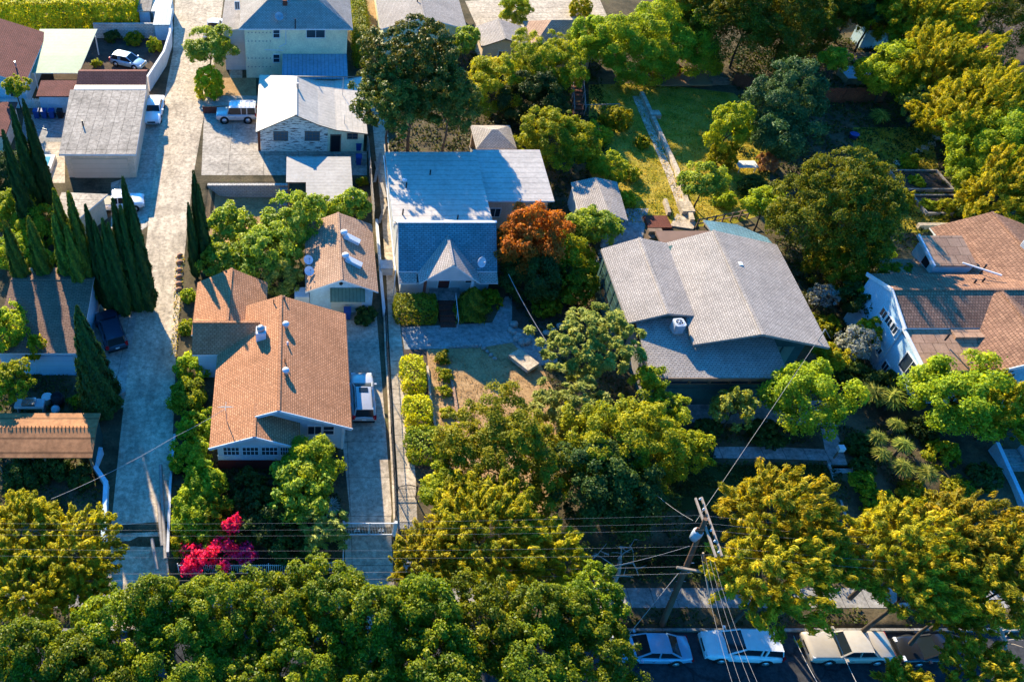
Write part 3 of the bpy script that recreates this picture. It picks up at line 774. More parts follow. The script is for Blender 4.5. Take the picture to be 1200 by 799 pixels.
def dish(root, p, r=.38, aim=(0.4, -.7, .6), name='satellite_dish', mat='white_metal'):
    aim = Vector(aim).normalized(); p = Vector(p); m = MB()
    a = aim.cross(Vector((0,0,1))).normalized(); b = a.cross(aim); c = p+Vector((0,0,.45)); n = 16
    rings = []
    for k in range(4):
        rr = r*k/3; d = (rr/r)**2*r*.28
        rings.append([c+aim*d+(a*math.cos(2*math.pi*i/n)+b*math.sin(2*math.pi*i/n))*max(rr, .005) for i in range(n)])
    back = [[q-aim*.025 for q in g] for g in rings]
    for gs in (rings, back):
        for k in range(3):
            for i in range(n):
                j = (i+1) % n; m.poly([gs[k][i], gs[k][j], gs[k+1][j], gs[k+1][i]], 0, True)
    for i in range(n):
        j = (i+1) % n; m.poly([rings[3][i], rings[3][j], back[3][j], back[3][i]])
    o = m.build(name, MAT[mat], root, fix=False)
    s = MB(); s.tube([p-Vector((0,0,.15)), c-aim*.03], .03, 6); s.tube([c-b*r*.8, c+aim*r*1.0], .015, 5); s.obox(c+aim*r*1.0, a*.05, b*.05, aim*.06)
    s.build('dish_mast', MAT['grey_metal'], o); return o
def antenna(root, p, h=1.2):
    p = Vector(p); m = MB(); m.tube([p-Vector((0,0,.1)), p+Vector((0,0,h))], .03, 6)
    for i, w in enumerate((.55, .45, .35)): m.tube([p+Vector((-w, .1*i, h-.08*i)), p+Vector((w, .1*i, h-.08*i))], .015, 5)
    m.tube([p+Vector((0,-.3,h)), p+Vector((0,.5,h))], .018, 5)
    return m.build('antenna', MAT['grey_metal'], root)
def condenser(p, label, group=None, s=.85):
    """outdoor air-conditioning unit with a round fan grille on top"""
    root = thing('air_conditioner', label, 'air conditioner', p, .1, group); h = s*1.05; m = MB()
    c = .12; hs = s/2
    poly = [(-hs+c,-hs),(hs-c,-hs),(hs,-hs+c),(hs,hs-c),(hs-c,hs),(-hs+c,hs),(-hs,hs-c),(-hs,-hs+c)]
    m.prism(poly, .08, h, 0)
    m.build('casing', MAT['tank'], root, True)
    l = MB()
    for i in range(7):
        z = .16+i*(h-.25)/7
        q = [(x*1.012, y*1.012) for x, y in poly]; l.prism(q, z, z+.035, 0)
    l.build('louvres', MAT['grey_metal'], root, True)
    f = MB(); f.lathe((0,0,h), [(hs*.78,-.02),(hs*.8,.02),(hs*.7,.03),(hs*.68,-.01)], 20); f.build('fan_ring', MAT['white_metal'], root, True)
    g = MB(); g.lathe((0,0,h), [(hs*.66,-.01),(hs*.66,.012)], 20); g.build('fan_well', MAT['dark_void'], root, True)
    b = MB(); b.lathe((0,0,h), [(hs*.2,0),(hs*.2,.05),(hs*.1,.07)], 12)
    for i in range(5):
        a = i*1.2566; b.bar((hs*.2*math.cos(a), hs*.2*math.sin(a), .02+h), (hs*.62*math.cos(a), hs*.62*math.sin(a), .02+h), .1, .015)
    b.build('fan', MAT['grey_metal'], root, True)
    k = MB(); k.box(-hs*.95, hs*.95, -hs*.95, hs*.95, -.12, .08); k.build('base', MAT['wood_grey'], root, True)
    return root
def bin_(p, label, mat='blue_bin', group=None, rz=0.0, h=1.05, lid=None):
    root = thing('wheeled_bin', label, 'bin', p, rz, group); m = MB(); b, t = .23, .29
    lo = [(-b,-b),(b,-b),(b,b),(-b,b)]; hi = [(-t,-t),(t,-t),(t,t*1.1),(-t,t*1.1)]
    for i in range(4):
        j = (i+1) % 4; m.poly([(*lo[i],.06),(*lo[j],.06),(*hi[j],h*.9),(*hi[i],h*.9)])
    m.poly([(*q,.06) for q in lo[::-1]]); m.poly([(*q,h*.9) for q in hi]); m.build('body', MAT[mat], root, True)
    l = MB(); l.slab([(-t*1.08,-t*1.1,h*.93),(t*1.08,-t*1.1,h*.93),(t*1.08,t*1.2,h),(-t*1.08,t*1.2,h)], .05); l.bar((-t, t*1.3, h*.93), (t, t*1.3, h*.93), .05, .05)
    l.build('lid', MAT[lid or mat], root, True)
    for s in (-1, 1):
        w = MB(); w.lathe((s*t*.9, t*.9, .12), [(.12,-.03),(.12,.03)], 12, axis='x'); w.build('wheel', MAT['black_bin'], root, True)
    return root
def board_fence(pts, h, mat, label, name='wooden_fence', cat='fence', step=.16, zb=0.0, gap=.02, group=None, lean=0.0):
    """vertical boards on rails between posts; each run of boards is one panel"""
    root = thing(name, label, cat, (pts[0][0], pts[0][1], zb), 0, group); rg = random.Random(int(pts[0][0]*10))
    for i in range(len(pts)-1):
        a = Vector((*pts[i][:2], zb)); b = Vector((*pts[i+1][:2], zb)); d = b-a; n = max(1, int(d.length/step)); t = d.normalized(); sd = t.cross(Vector((0,0,1)))
        m = MB()
        for k in range(n):
            q = a+d*((k+.5)/n); hh = h*rg.uniform(.95, 1.02)
            m.obox(q+Vector((0,0,hh/2))+sd*rg.uniform(-.01,.01), t*(step-gap)/2, sd*.012, Vector((0,0,hh/2)))
        for z in (h*.25, h*.78): m.bar(a+Vector((0,0,z))+sd*.035, b+Vector((0,0,z))+sd*.035, .04, .08)
        m.build('panel', MAT[mat], root)
        p = MB(); p.obox(a+Vector((0,0,h*.53))+sd*.09, t*.05, sd*.05, Vector((0,0,h*.53))); p.build('post', MAT[mat], root)
    return root
def block_wall(pts, h, mat, label, name='block_wall', cat='wall', t=.2, zb=0.0, cap=True, capmat=None, group=None, ztops=None):
    root = thing(name, label, cat, (pts[0][0], pts[0][1], zb), 0, group); m = MB(); c = MB()
    for i in range(len(pts)-1):
        a = Vector((*pts[i][:2], 0)); b = Vector((*pts[i+1][:2], 0)); d = (b-a).normalized(); sd = Vector((d.y,-d.x,0))*t/2; ext = d*t*.45 if i < len(pts)-2 else d*0
        q = [a+sd, b+ext+sd, b+ext-sd, a-sd]; m.prism(q, zb-.2, zb+h-(.05 if cap else 0)-.002*i, 0)
        if cap:
            s2 = sd*1.25; q = [a+s2, b+ext+s2, b+ext-s2, a-s2]; c.prism(q, zb+h-.05, zb+h-.002*i, 0)
    m.build('wall_body', MAT[mat], root)
    if cap: c.build('coping', MAT[capmat or mat], root)
    return root
def stairs(x0, x1, y_top, y_bot, z_top, z_bot, n, mat, label, name='garden_steps', group=None, sides=None):
    """steps going down towards -y"""
    root = thing(name, label, 'steps', ((x0+x1)/2, y_bot, z_bot), 0, group)
    for i in range(n):
        z = z_top-(z_top-z_bot)*(i+1)/n+(z_top-z_bot)/n*1.0
        z = z_top-(z_top-z_bot)*i/n; ya = y_top+(y_bot-y_top)*i/n; yb = y_top+(y_bot-y_top)*(i+1)/n
        m = MB(); m.box(x0, x1, yb, ya, z_bot-.4, z-.02*0); m.build('step', MAT[mat], root)
    if sides:
        for x in (x0-.1, x1+.1):
            m = MB(); m.slab([(x-.08,y_bot-.05,z_bot+sides),(x+.08,y_bot-.05,z_bot+sides),(x+.08,y_top,z_top+sides),(x-.08,y_top,z_top+sides)], sides+.5); m.build('side_wall', MAT[mat], root)
    return root
# ------------------------------------------------------------------ roofs and walls of the houses
MAT['sh_orange'] = m_shingle('orange_shingles', (.60,.285,.145), (.47,.21,.10), .3, .16, .2)
MAT['sh_tan'] = m_shingle('tan_shingles', (.54,.34,.22), (.44,.26,.165), .3, .16, .22)
MAT['sh_grey'] = m_shingle('grey_shingles', (.50,.425,.355), (.40,.34,.285), .3, .16, .22)
MAT['sh_grey_shade'] = m_shingle('shade_blue_shingles', (.18,.32,.34), (.135,.25,.27), .4, .18, .3)  # grey shingles with the blue of the shaded slope mixed into the colour
MAT['sh_pale'] = m_shingle('pale_tan_shingles', (.50,.43,.38), (.42,.355,.31), .3, .16, .2)
MAT['sh_brown'] = m_shingle('brown_shingles', (.34,.20,.13), (.26,.15,.10), .4, .16, .25)
MAT['sh_maroon'] = m_shingle('maroon_shingles', (.24,.085,.065), (.19,.07,.055), .4, .2, .3)
MAT['tile'] = m_shingle('clay_roof_tiles', (.44,.235,.14), (.28,.145,.09), .22, .26, .35, .5)
MAT['tile_flat'] = m_shingle('clay_flat_roof', (.47,.28,.17), (.40,.23,.14), 1.0, .9, .3)
MAT['seam_white'] = m_seam('white_sheet_roof', (.58,.51,.43), .75, 1)
MAT['seam_cream'] = m_seam('pale_sheet_roof', (.60,.52,.42), .55, 0, .15, .5, .35, .85)
MAT['seam_green'] = m_seam('pale_green_awning', (.27,.36,.22), .62, 1, .15, .6, .3, .85)
MAT['seam_patio'] = m_seam('ribbed_patio_roof', (.26,.38,.44), .42, 0, .2, .5, .4, .6)  # grey ribbed sheet, the blue tint of shade is put into its colour
MAT['felt'] = m_concrete('roof_felt', (.44,.375,.30), (1.0, 6), 0, stain=.4)
MAT['rust'] = m_seam('rusty_sheet_roof', (.50,.22,.09), 1.1, 1, .4, .7, .55, .5)
MAT['st_cream'] = m_plain('cream_stucco', (.86,.76,.48), .15, .8)
MAT['st_pale_green'] = m_plain('pale_green_stucco', (.70,.70,.44), .15, .8)
MAT['st_beige'] = m_plain('beige_stucco', (.74,.56,.39), .15, .8)
MAT['st_blue'] = m_siding('pale_blue_boards', (.50,.63,.68), .18)
MAT['st_sky'] = m_plain('light_blue_stucco', (.44,.60,.68), .15, .8)
MAT['st_teal'] = m_siding('dark_teal_boards', (.06,.13,.12), .3, .3)
MAT['st_white'] = m_siding('white_boards', (.62,.62,.60), .2)
MAT['maroon_wall'] = m_siding('maroon_boards', (.16,.035,.03), .2)
def peel():
    t = NT('peeling_white_boards'); uv = t.coord('UV')
    f = t.noise(1.3, 6, .75, src=uv, stretch=(.9, 5.5, 1))
    c = t.ramp(f, [(.0,(.16,.11,.08)),(.44,(.2,.14,.10)),(.48,(.86,.78,.64)),(1,(.90,.84,.72))])
    t.col(c); return t.mat
MAT['peel'] = peel()
RM = lambda *n: [MAT[k] for k in n]

MAT['glass_green'] = m_glass('green_window_glass', (.05,.10,.08), .12)
# --- orange-shingled bungalow
Ho = thing('bungalow', 'bungalow with orange shingle roof and pale blue front, beside the driveway with the silver car', 'house', (-1.5, 42, 0))
r = MB(); w = MB()
gable(r, w, 'y', 37.3, 48.9, -6.25, 3.78, -1.4, 3.0, 3.0, 5.0, .45, .5)
gable(r, w, 'y', 35.55, 38.5, -6.22, .1, -3.05, 3.02, 3.02, 4.33, .5, .45)
gable(r, w, 'x', -8.15, -3.0, 44.35, 48.3, 46.34, 3.05, 3.05, 4.62, .4, .35)
gable(r, w, 'y', 46.5, 52.6, -8.42, -2.6, -5.5, 3.0, 3.0, 4.58, .4, .4)
r.build('roof', RM('sh_orange', 'white'), Ho); w.build('wall', MAT['st_blue'], Ho)
for a, b in (((-1.4,37.28,5.0),(3.8,37.28,3.0)), ((-3.0,37.28,4.36),(-1.4,37.28,5.0)), ((-3.05,35.53,4.33),(.12,35.53,3.02)), ((-6.24,35.53,3.02),(-3.05,35.53,4.33))):
    mb = MB(); mb.bar(Vector(a)+Vector((0,0,-.1)), Vector(b)+Vector((0,0,-.1)), .06, .24); mb.build('bargeboard', MAT['trim_blue'], Ho)
yw = 35.55+.45
for i, x in enumerate((-4.75, -3.4, -2.05, -.95)):
    window(Ho, (x, yw, 2.15), 1.15 if i < 3 else .7, .95, '-y', 'trim_blue', 'glass', (3, 1))
mb = MB(); mb.box(-5.75, -.4, yw-.05, yw-.01, 1.1, 1.62); mb.build('sill_board', MAT['trim_blue'], Ho)
mb = MB(); mb.box(-5.75, -.4, yw-.06, yw-.012, 0, 1.08); mb.build('skirting', MAT['maroon_wall'], Ho)
window(Ho, (1.15, 37.8, 2.2), 1.0, 1.0, '-y', 'white', 'glass', (1, 0)); window(Ho, (2.15, 37.8, 2.2), .8, 1.0, '-y', 'white', 'glass', (0, 1))
mb = MB(); mb.box(3.1, 3.28, 37.72, 37.86, 0, 3.0); mb.build('corner_trim', MAT['white'], Ho)
zO = lambda x: 5-(abs(x+1.4)*2/(4.85 if x < -1.4 else 5.18))
q = P(335, 382, 5.0); turret(Ho, (q.x, q.y, zO(q.x)), .2, .5); q = P(335, 436, 5.0); turret(Ho, (q.x, q.y, zO(q.x)), .2, .5)
q = P(337, 403, 4.9); pipe(Ho, (q.x, q.y, zO(q.x)), .3, .07, 'white_metal'); q = P(334, 424, 4.9); pipe(Ho, (q.x, q.y, zO(q.x)), .4, .05, 'rust')
q = P(306, 392, 4.7); mb = MB(); mb.box(q.x-.38, q.x+.38, q.y-.4, q.y+.4, 3.9, 5.15); o = mb.build('roof_cooler', MAT['white_metal'], Ho)
mb = MB(); mb.lathe((q.x, q.y, 5.15), [(.3,-.05),(.32,.22),(.22,.36),(.05,.42)], 14); mb.build('cowl', MAT['grey_metal'], o)
q = P(321, 358, 4.6); pipe(Ho, (q.x, q.y, zO(q.x)), .4, .05, 'black_metal'); q = P(333, 351, 4.9); pipe(Ho, (q.x, q.y, zO(q.x)), .35, .08, 'sh_brown')
q = P(267, 357, 4.0); pipe(Ho, (q.x, q.y, 4.0), .5, .1, 'sh_tan'); q = P(265, 320, 4.2); pipe(Ho, (q.x, q.y, 4.2), .25, .08, 'dark_void')
q = P(266, 494, 3.6); antenna(Ho, (q.x, q.y, 3.55), 1.6)

# --- rear cottage with two pale roof ducts
Hc = thing('cottage', 'small rear cottage with tan gable roof, two pale roof ducts and a green garage awning', 'house', (3.6, 56, 0))
r = MB(); w = MB()
gable(r, w, 'y', 51.7, 60.6, .55, 6.6, 3.5, 2.75, 2.75, 4.1, .4, .45)
r.build('roof', RM('sh_tan', 'white'), Hc); w.build('wall', MAT['st_sky'], Hc)
zC = lambda x: 4.1-abs(x-3.5)*1.35/2.98
for (u, v) in ((412, 281), (414, 308)):
    q = P(u-1, v, 3.7); mb = MB(); a = Vector((q.x-.55, q.y+.1, zC(q.x-.55)+.16)); b = Vector((q.x+.75, q.y-.25, zC(q.x+.75)+.2))
    mb.bar(a, b, .55, .36); o = mb.build('roof_duct', MAT['white_metal'], Hc)
    mb = MB(); mb.lathe(a+Vector((-.05,.05,-.1)), [(.22,-.1),(.22,.3),(.3,.34),(.3,.5),(.1,.6)], 12); mb.build('cowl', MAT['white_metal'], o)
mb = MB(); mb.slab([(2.6,50.95,2.35),(5.5,50.95,2.35),(5.5,52.1,2.85),(2.6,52.1,2.85)], .05); mb.build('awning', m_seam('green_awning', (.16,.22,.14), .3, 0, .2, .6, .3, .5), Hc)
mb = MB(); mb.box(2.75, 5.35, 52.1, 52.13, 0, 2.1); o = mb.build('garage_door', m_siding('cream_door', (.62,.58,.48), .5, .15), Hc)
mb = MB(); mb.box(3.9, 4.2, 52.07, 52.1, .9, .96); mb.build('handle', MAT['grey_metal'], o)
mb = MB(); mb.lathe((3.5, 52.13, 3.3), [(.16,-.03),(.16,.03)], 14, axis='y'); mb.build('gable_vent', MAT['dark_void'], Hc)
mb = MB(); mb.box(-.35, .9, 52.0, 53.2, -.02, 1.9); mb.build('meter_closet', MAT['st_white'], Hc)
for (u, v) in ((361, 308), (362, 321)):
    q = P(u, v, 3.0); dish(Hc, (q.x, q.y, 2.8), .42, (.3, -.5, .8))
bin_((4.1, 51.4, 0), 'blue wheeled bin in front of the cottage garage door')

# --- house with front slope coloured in shade blue
Hb = thing('bungalow', 'bungalow with flat white sheet roof, shade-blue front slope and a pointed porch gable', 'house', (13, 60, 0))
r = MB(); w = MB(); f = MB()
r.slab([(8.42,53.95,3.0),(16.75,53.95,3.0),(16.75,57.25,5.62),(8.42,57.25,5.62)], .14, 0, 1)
r.slab([(8.42,57.25,5.62),(16.75,57.25,5.62),(16.75,59.3,4.3),(8.42,59.3,4.3)], .14, 2, 1)
roof_gable(r, 'y', 52.55, 56.4, 10.05, 15.1, 12.62, 2.95, 2.95, 4.95, .14, 4, 1)
for xa, xb in ((8.42, 9.95), (15.2, 16.75)): r.slab([(xa,53.0,2.55),(xb,53.0,2.55),(xb,54.1,2.95),(xa,54.1,2.95)], .1, 3, 1)
r.build('roof', RM('sh_grey_shade', 'white', 'seam_white', 'sh_grey', 'sh_pale'), Hb)
f.slab([(8.3,58.9,4.18),(17.0,58.9,4.18),(17.0,69.7,4.3),(8.3,69.7,4.3)], .16, 0, 1)
f.slab([(16.8,62.75,3.72),(23.25,62.75,3.72),(23.25,70.2,4.22),(16.8,70.2,4.22)], .14, 0, 1)
f.bar((8.4,57.3,5.66), (16.8,57.3,5.66), .3, .06, 1)
f.build('flat_roof', RM('seam_white', 'white'), Hb)
wall_gable(w, 'x', 8.8, 16.4, 54.4, 60, 57.25, 3.1, 3.6, 5.35, 0, 0)
w.box(8.75, 16.45, 59.5, 69.4, 0, 4.05, 0); w.box(16.5, 22.9, 63.3, 69.9, 0, 3.62, 1)
w.build('wall', RM('st_white', 'st_beige'), Hb)
mb = MB(); mb.poly([(10.45,52.75,3.05),(14.7,52.75,3.05),(12.6,52.75,4.7)]); mb.poly([(10.45,52.83,3.05),(12.6,52.83,4.7),(14.7,52.83,3.05)]); mb.build('pediment', MAT['st_white'], Hb)
mb = MB(); mb.box(11.3, 13.9, 52.85, 54.38, .02, .75); mb.build('porch', MAT['path'], Hb)
for x in (10.6, 14.55):
    mb = MB(); mb.box(x-.11, x+.11, 52.72, 52.94, 0, 3.02); mb.build('column', MAT['white'] if x > 11 else MAT['brick_red'], Hb)
door(Hb, (12.5, 54.4, 1.8), .95, 2.05, '-y', 'maroon_wall'); window(Hb, (14.9, 54.4, 1.9), 1.2, 1.1, '-y', 'white'); window(Hb, (10.0, 54.4, 1.9), 1.2, 1.1, '-y', 'white')
window(Hb, (18.2, 63.3, 2.0), 1.0, 1.0, '-y', 'white'); door(Hb, (20.5, 63.3, 1.05), .9, 2.0, '-y', 'st_white')
window(Hb, (8.75, 62, 2.2), 1.0, 1.0, '-x', 'white'); window(Hb, (8.75, 66, 2.2), 1.0, 1.0, '-x', 'white')
q = P(563, 311, 3.7); dish(Hb, (q.x, q.y, 3.55), .45, (.5, -.7, .5))
for (u, v) in ((476, 220), (504, 205), (472, 251), (536, 258)):
    q = P(u, v, 4.3); pipe(Hb, (q.x, q.y, 4.3), .5, .07, 'black_metal')
q = P(474, 214, 4.3); turret(Hb, (q.x, q.y, 4.25), .18, .4)
mb = MB(); mb.tube([(8.2,54.2,2.9),(8.2,58,3.0),(8.2,69.5,4.0)], .07, 6); mb.tube([(8.25,54.3,2.9),(8.25,54.3,.1)], .05, 6); mb.build('gutter', MAT['white'], Hb)
t = stairs(11.9, 13.2, 52.8, 50.3, .75, 0.0, 5, 'brick_red', 'red brick porch steps between the clipped bush and the conical topiary')
mb = MB()
for x in (13.3,):
    mb.tube([(x,52.8,1.6),(x,50.2,.85)], .03, 6)
    for k in range(4): mb.tube([(x,52.7-k*.82,.75-k*.24),(x,52.7-k*.82,1.57-k*.24)], .025, 6)
mb.build('handrail', MAT['white_metal'], t)

# --- low grey house with two gables
Hg = thing('ranch_house', 'wide teal house with pale grey twin-gabled roof and a cooling unit on its lower roof', 'house', (33, 50, 0))
r = MB(); w = MB(); g = MB()
r.slab([(25.25,46.25,4.6),(28.25,46.55,5.32),(28.55,55.6,5.32),(25.35,55.0,4.6)], .2, 0, 1)
r.slab([(28.25,46.55,5.32),(31.5,46.9,4.62),(31.5,55.6,4.62),(28.55,55.6,5.32)], .2, 0, 1)
r.slab([(29.55,43.95,4.62),(34.15,43.75,5.95),(34.6,55.8,5.95),(30.9,55.7,4.66)], .2, 0, 1)
r.slab([(34.15,43.75,5.95),(39.75,43.75,4.5),(40.4,55.7,4.5),(34.6,55.8,5.95)], .2, 0, 1)
r.slab([(26.05,41.55,3.58),(36.25,41.55,3.58),(36.25,47.6,4.43),(26.05,47.6,4.43)], .16, 2, 1)
r.slab([(34.9,55.5,5.35),(40.3,55.5,4.35),(40.2,57.0,4.2),(38.0,58.4,4.5),(34.9,58.4,5.0)], .16, 3, 1)  # rear piece of the grey roof, shade painted by the bluer shingle copy
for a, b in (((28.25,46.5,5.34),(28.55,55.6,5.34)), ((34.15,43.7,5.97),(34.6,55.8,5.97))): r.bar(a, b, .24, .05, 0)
r.build('roof', RM('sh_grey', 'wood_grey', 'sh_grey', 'sh_grey_shade'), Hg)
# glazed gable ends and walls
wall_gable(w, 'y', 47.0, 55.0, 25.75, 31.2, 28.4, 4.48, 4.4, 5.05, 0, 0)
wall_gable(w, 'y', 45.4, 55.2, 30.6, 39.2, 34.35, 4.62, 4.4, 5.7, 0, 0); w.box(34.9, 39.3, 55.0, 57.3, 0, 4.35, 0)
w.box(26.5, 35.9, 42.1, 47.2, 0, 3.4, 0)
w.build('wall', MAT['st_teal'], Hg)
for i in range(5): window(Hg, (28.6+1.5*i, 42.1, 2.75), 1.35, .85, '-y', 'wood', 'glass', (0, 0))
for i in range(6): window(Hg, (25.75, 48.0+1.2*i, 2.6), 1.05, 2.6, '-x', 'st_teal', 'glass_green', (0, 2))
for i in range(4): window(Hg, (31.9+1.45*i, 45.4, 4.15), 1.3, .5 if i in (0, 3) else .7, '-y', 'wood', 'glass')
mb = MB()
for x in (37.0, 38.0): mb.box(x-.42, x+.42, 45.33, 45.38, .1, 2.9)
mb.build('door', m_siding('green_door_panel', (.16,.27,.22), 3, .2), Hg)
mb = MB(); mb.box(26.1, 26.3, 41.9, 47.2, 1.2, 3.35); mb.build('side_screen', MAT['wood_grey'], Hg)
mb = MB(); mb.box(26.0, 36.3, 41.47, 41.545, 3.3, 3.6); mb.build('fascia', MAT['wood'], Hg)
mb = MB(); mb.box(26.45, 35.95, 41.98, 42.08, 0, 1.9); mb.build('planter_wall', m_plain('teal_render', (.05,.12,.115), .2), Hg)
q = P(866, 313, 5.4); mb = MB(); mb.box(q.x-.15, q.x+.15, q.y-.2, q.y+.2, 5.1, 5.75); mb.build('roof_vent', MAT['white_metal'], Hg)
mb = MB(); mb.tube([(39.0,44.3,4.5),(39.0,44.3,5.9)], .05, 6); mb.tube([(39.0,44.3,5.9),(40.1,44.6,4.6)], .02, 5); mb.build('service_mast', MAT['grey_metal'], Hg)
condenser(Vector((28.9, 45.75, 4.3)), 'grey box-shaped cooling unit with round fan, on the lower roof of the teal house')

# --- blue house with clay-tiled roof at the right edge
Hr = thing('tiled_house', 'pale blue house with clay tile roof at the right edge of the photo', 'house', (54, 49, 0))
r = MB(); w = MB()
gable(r, w, 'x', 46.0, 66, 45.35, 51.6, 48.56, 4.95, 4.9, 5.98, .3, .12)
r.slab([(46.05,41.7,4.25),(52.5,41.7,4.25),(52.5,45.7,4.85),(46.05,45.7,4.85)], .2, 2, 1)
gable(r, w, 'y', 41.3, 48.2, 50.2, 58.2, 54.2, 4.3, 4.3, 6.1, .35, .4)
gable(r, w, 'y', 48.8, 58.1, 54.6, 63.5, 59.0, 4.4, 4.4, 6.1, .35, .4)
w.box(46.25, 52, 42.1, 50, 0, 4.1, 0)
r.slab([(48.6,50.5,4.5),(54.8,50.5,4.5),(54.8,54.2,4.2),(48.6,54.2,4.2)], .2, 2, 1); w.box(48.8, 54.9, 50.6, 54.0, 0, 4.1)
r.build('roof', RM('tile', 'white', 'tile_flat'), Hr); w.build('wall', MAT['st_sky'], Hr)
for a, b in (((45.98,48.56,5.9),(45.98,45.3,4.84)), ((45.98,48.56,5.9),(45.98,51.65,4.8)), ((46.0,45.6,4.75),(46.0,41.65,4.15)), ((50.2,41.27,4.2),(54.2,41.27,6.0)), ((54.2,41.27,6.0),(58.2,41.27,4.2))): mb = MB(); mb.bar(a, b, .08, .3); mb.build('bargeboard', MAT['white'], Hr)
for k in range(3): window(Hr, (46.12, 48.0-.85*k, 3.9), .75, .75, '-x', 'white', 'glass')
window(Hr, (46.25, 43.2, 2.9), 1.9, 1.5, '-x', 'white', 'glass', (1, 0)); window(Hr, (46.12, 46.3, 1.5), .7, .6, '-x', 'white', 'glass'); window(Hr, (46.25, 45.0, 1.0), .7, .8, '-x', 'white', 'glass')
window(Hr, (52.2, 41.7, 3.3), 1.2, 1.3, '-y', 'white', 'glass', (1, 0)); window(Hr, (55.6, 41.7, 3.3), 1.5, 1.3, '-y', 'white', 'glass', (1, 0))
# raised dormer at the back with a white rake
mb = MB(); a = P(1076, 277, 6.0); b = P(1096, 310, 5.3)
mb.prism([(b.x, b.y), (b.x+3.2, b.y), (b.x+3.2, a.y), (b.x, a.y)], 4.1, 5.25); o = mb.build('dormer', MAT['st_white'], Hr)
mb = MB(); mb.slab([(b.x-.2,b.y-.2,5.32),(b.x+3.3,b.y-.2,5.32),(b.x+3.3,a.y+.1,5.95),(b.x-.2,a.y+.1,5.95)], .16, 0); mb.build('dormer_roof', MAT['tile_flat'], o)
mb = MB(); mb.bar((b.x-.25, b.y-.3, 5.3), (b.x-.25, a.y+.2, 5.93), .16, .26); mb.build('bargeboard', MAT['white'], o)
mb = MB(); mb.box(b.x-.04, b.x, b.y+.5, b.y+1.3, 4.4, 5.1); mb.build('vent', MAT['dark_void'], o)
mb = MB(); q = P(1152, 320, 5.6); mb.bar(q+Vector((-1.3, .9, .25)), q+Vector((1.0, -.6, .25)), .1, .1); mb.build('roof_bar', MAT['white'], Hr)
for (u, v) in ((1141, 333), (1151, 331), (1153, 315), (1113, 392)):
    q = P(u, v, 5.5); pipe(Hr, (q.x, q.y, 5.0), .9 if v != 392 else .5, .07, 'black_metal')
mb = MB(); q = P(1131, 391, 4.6); mb.box(q.x-1.2, q.x+1.4, q.y-.7, q.y+.6, 4.3, 4.9); mb.build('roof_box', MAT['tile_flat'], Hr)
condenser(P(1196, 300, 5.3)+Vector((.3,0,.05)), 'cooling unit perched on the clay tile roof of the pale blue house', s=1.1)

# --- two-storey cream house
Ht = thing('two_storey_house', 'two-storey cream house with grey hip roof above a ribbed patio cover', 'house', (-.2, 96, 0))
r = MB(); w = MB()
e = [(-6.7,90.9,6.2),(6.05,90.9,6.2),(6.05,103,6.2),(-6.7,103,6.2)]; k0 = (-.9,96.4,9.7); k1 = (.3,97.2,9.7)
for i, p in enumerate(((e[0],e[1],k0),(e[1],e[2],k1,k0),(e[2],e[3],k1),(e[3],e[0],k0,k1))): r.slab(p, .14, 0, 1)
w.box(-6.1, 5.5, 91.35, 102.5, 0, 6.15); w.box(-8.6, -6.1, 93.2, 101, 0, 5.0, 1)
r.slab([(-8.9,92.9,5.0),(-6.12,92.9,5.3),(-6.12,101.3,5.3),(-8.9,101.3,5.0)], .12, 0, 1)
r.build('roof', RM('sh_grey', 'white'), Ht); w.build('wall', RM('st_cream', 'st_white'), Ht)
def wyp(u, v, y): q = PYP(u, v, y); return q
window(Ht, wyp(324, 40, 91.35), .75, 1.0, '-y', 'white', 'glass', (0, 1)); window(Ht, wyp(324, 69, 91.35), .75, 1.0, '-y', 'white', 'glass', (0, 1))
window(Ht, wyp(370, 40, 91.35), 2.1, 1.0, '-y', 'white', 'glass', (1, 0)); window(Ht, wyp(278, 7, 93.2), .5, .9, '-y', 'white'); door(Ht, (2.4, 91.35, 1.05), 1.0, 2.1, '-y', 'white'); window(Ht, (4.2, 91.35, 1.5), 1.0, 1.1, '-y')
mb = MB()
for row, vv in enumerate((39, 49, 69, 79)):
    for k in range(7):
        q = wyp(291+k*4.3, vv, 91.33); mb.box(q.x-.07, q.x+.07, 91.31, 91.345, q.z-.07, q.z+.07)
mb.build('wall_patches', m_plain('patch_plaster', (.40,.37,.30), .2), Ht)
mb = MB(); mb.tube([wyp(335, 35, 91.3), wyp(335, 52, 91.3)], .05, 6); mb.tube([wyp(335, 52, 91.3), wyp(327, 56, 91.3)], .05, 6); mb.tube([wyp(310, 59, 91.3), wyp(332, 60, 91.3)], .04, 6); mb.build('downpipe', MAT['white_metal'], Ht)
q = P(340, 3, 7.8); dish(Ht, (q.x, q.y, 7.75), .6, (.2,-.7,.7), mat='grey_metal'); q = P(327, 24, 6.8); dish(Ht, (q.x, q.y, 6.7), .5, (.2,-.6,.8), mat='grey_metal')
for u, v in ((368, 10), (381, 3), (346, 28)): q = P(u, v, 7.3); pipe(Ht, (q.x, q.y, 6.8), 1.0, .07, 'black_metal')
q = P(334, 4, 8); mb = MB(); mb.box(q.x-.25, q.x+.25, q.y-.2, q.y+.2, 7.3, 8.3); mb.build('chimney', MAT['brick_red'], Ht)
Hp = thing('patio_cover', 'ribbed grey patio cover on posts behind the peeling white house', 'patio cover', (1.8, 89.5, 0))
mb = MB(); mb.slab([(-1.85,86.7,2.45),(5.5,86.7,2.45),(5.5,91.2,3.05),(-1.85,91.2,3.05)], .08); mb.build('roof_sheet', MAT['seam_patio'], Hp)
for x in (-1.6, 1.8, 5.2):
    mb = MB(); mb.box(x-.06, x+.06, 86.85, 86.97, 0, 2.4); mb.build('post', MAT['white'], Hp)
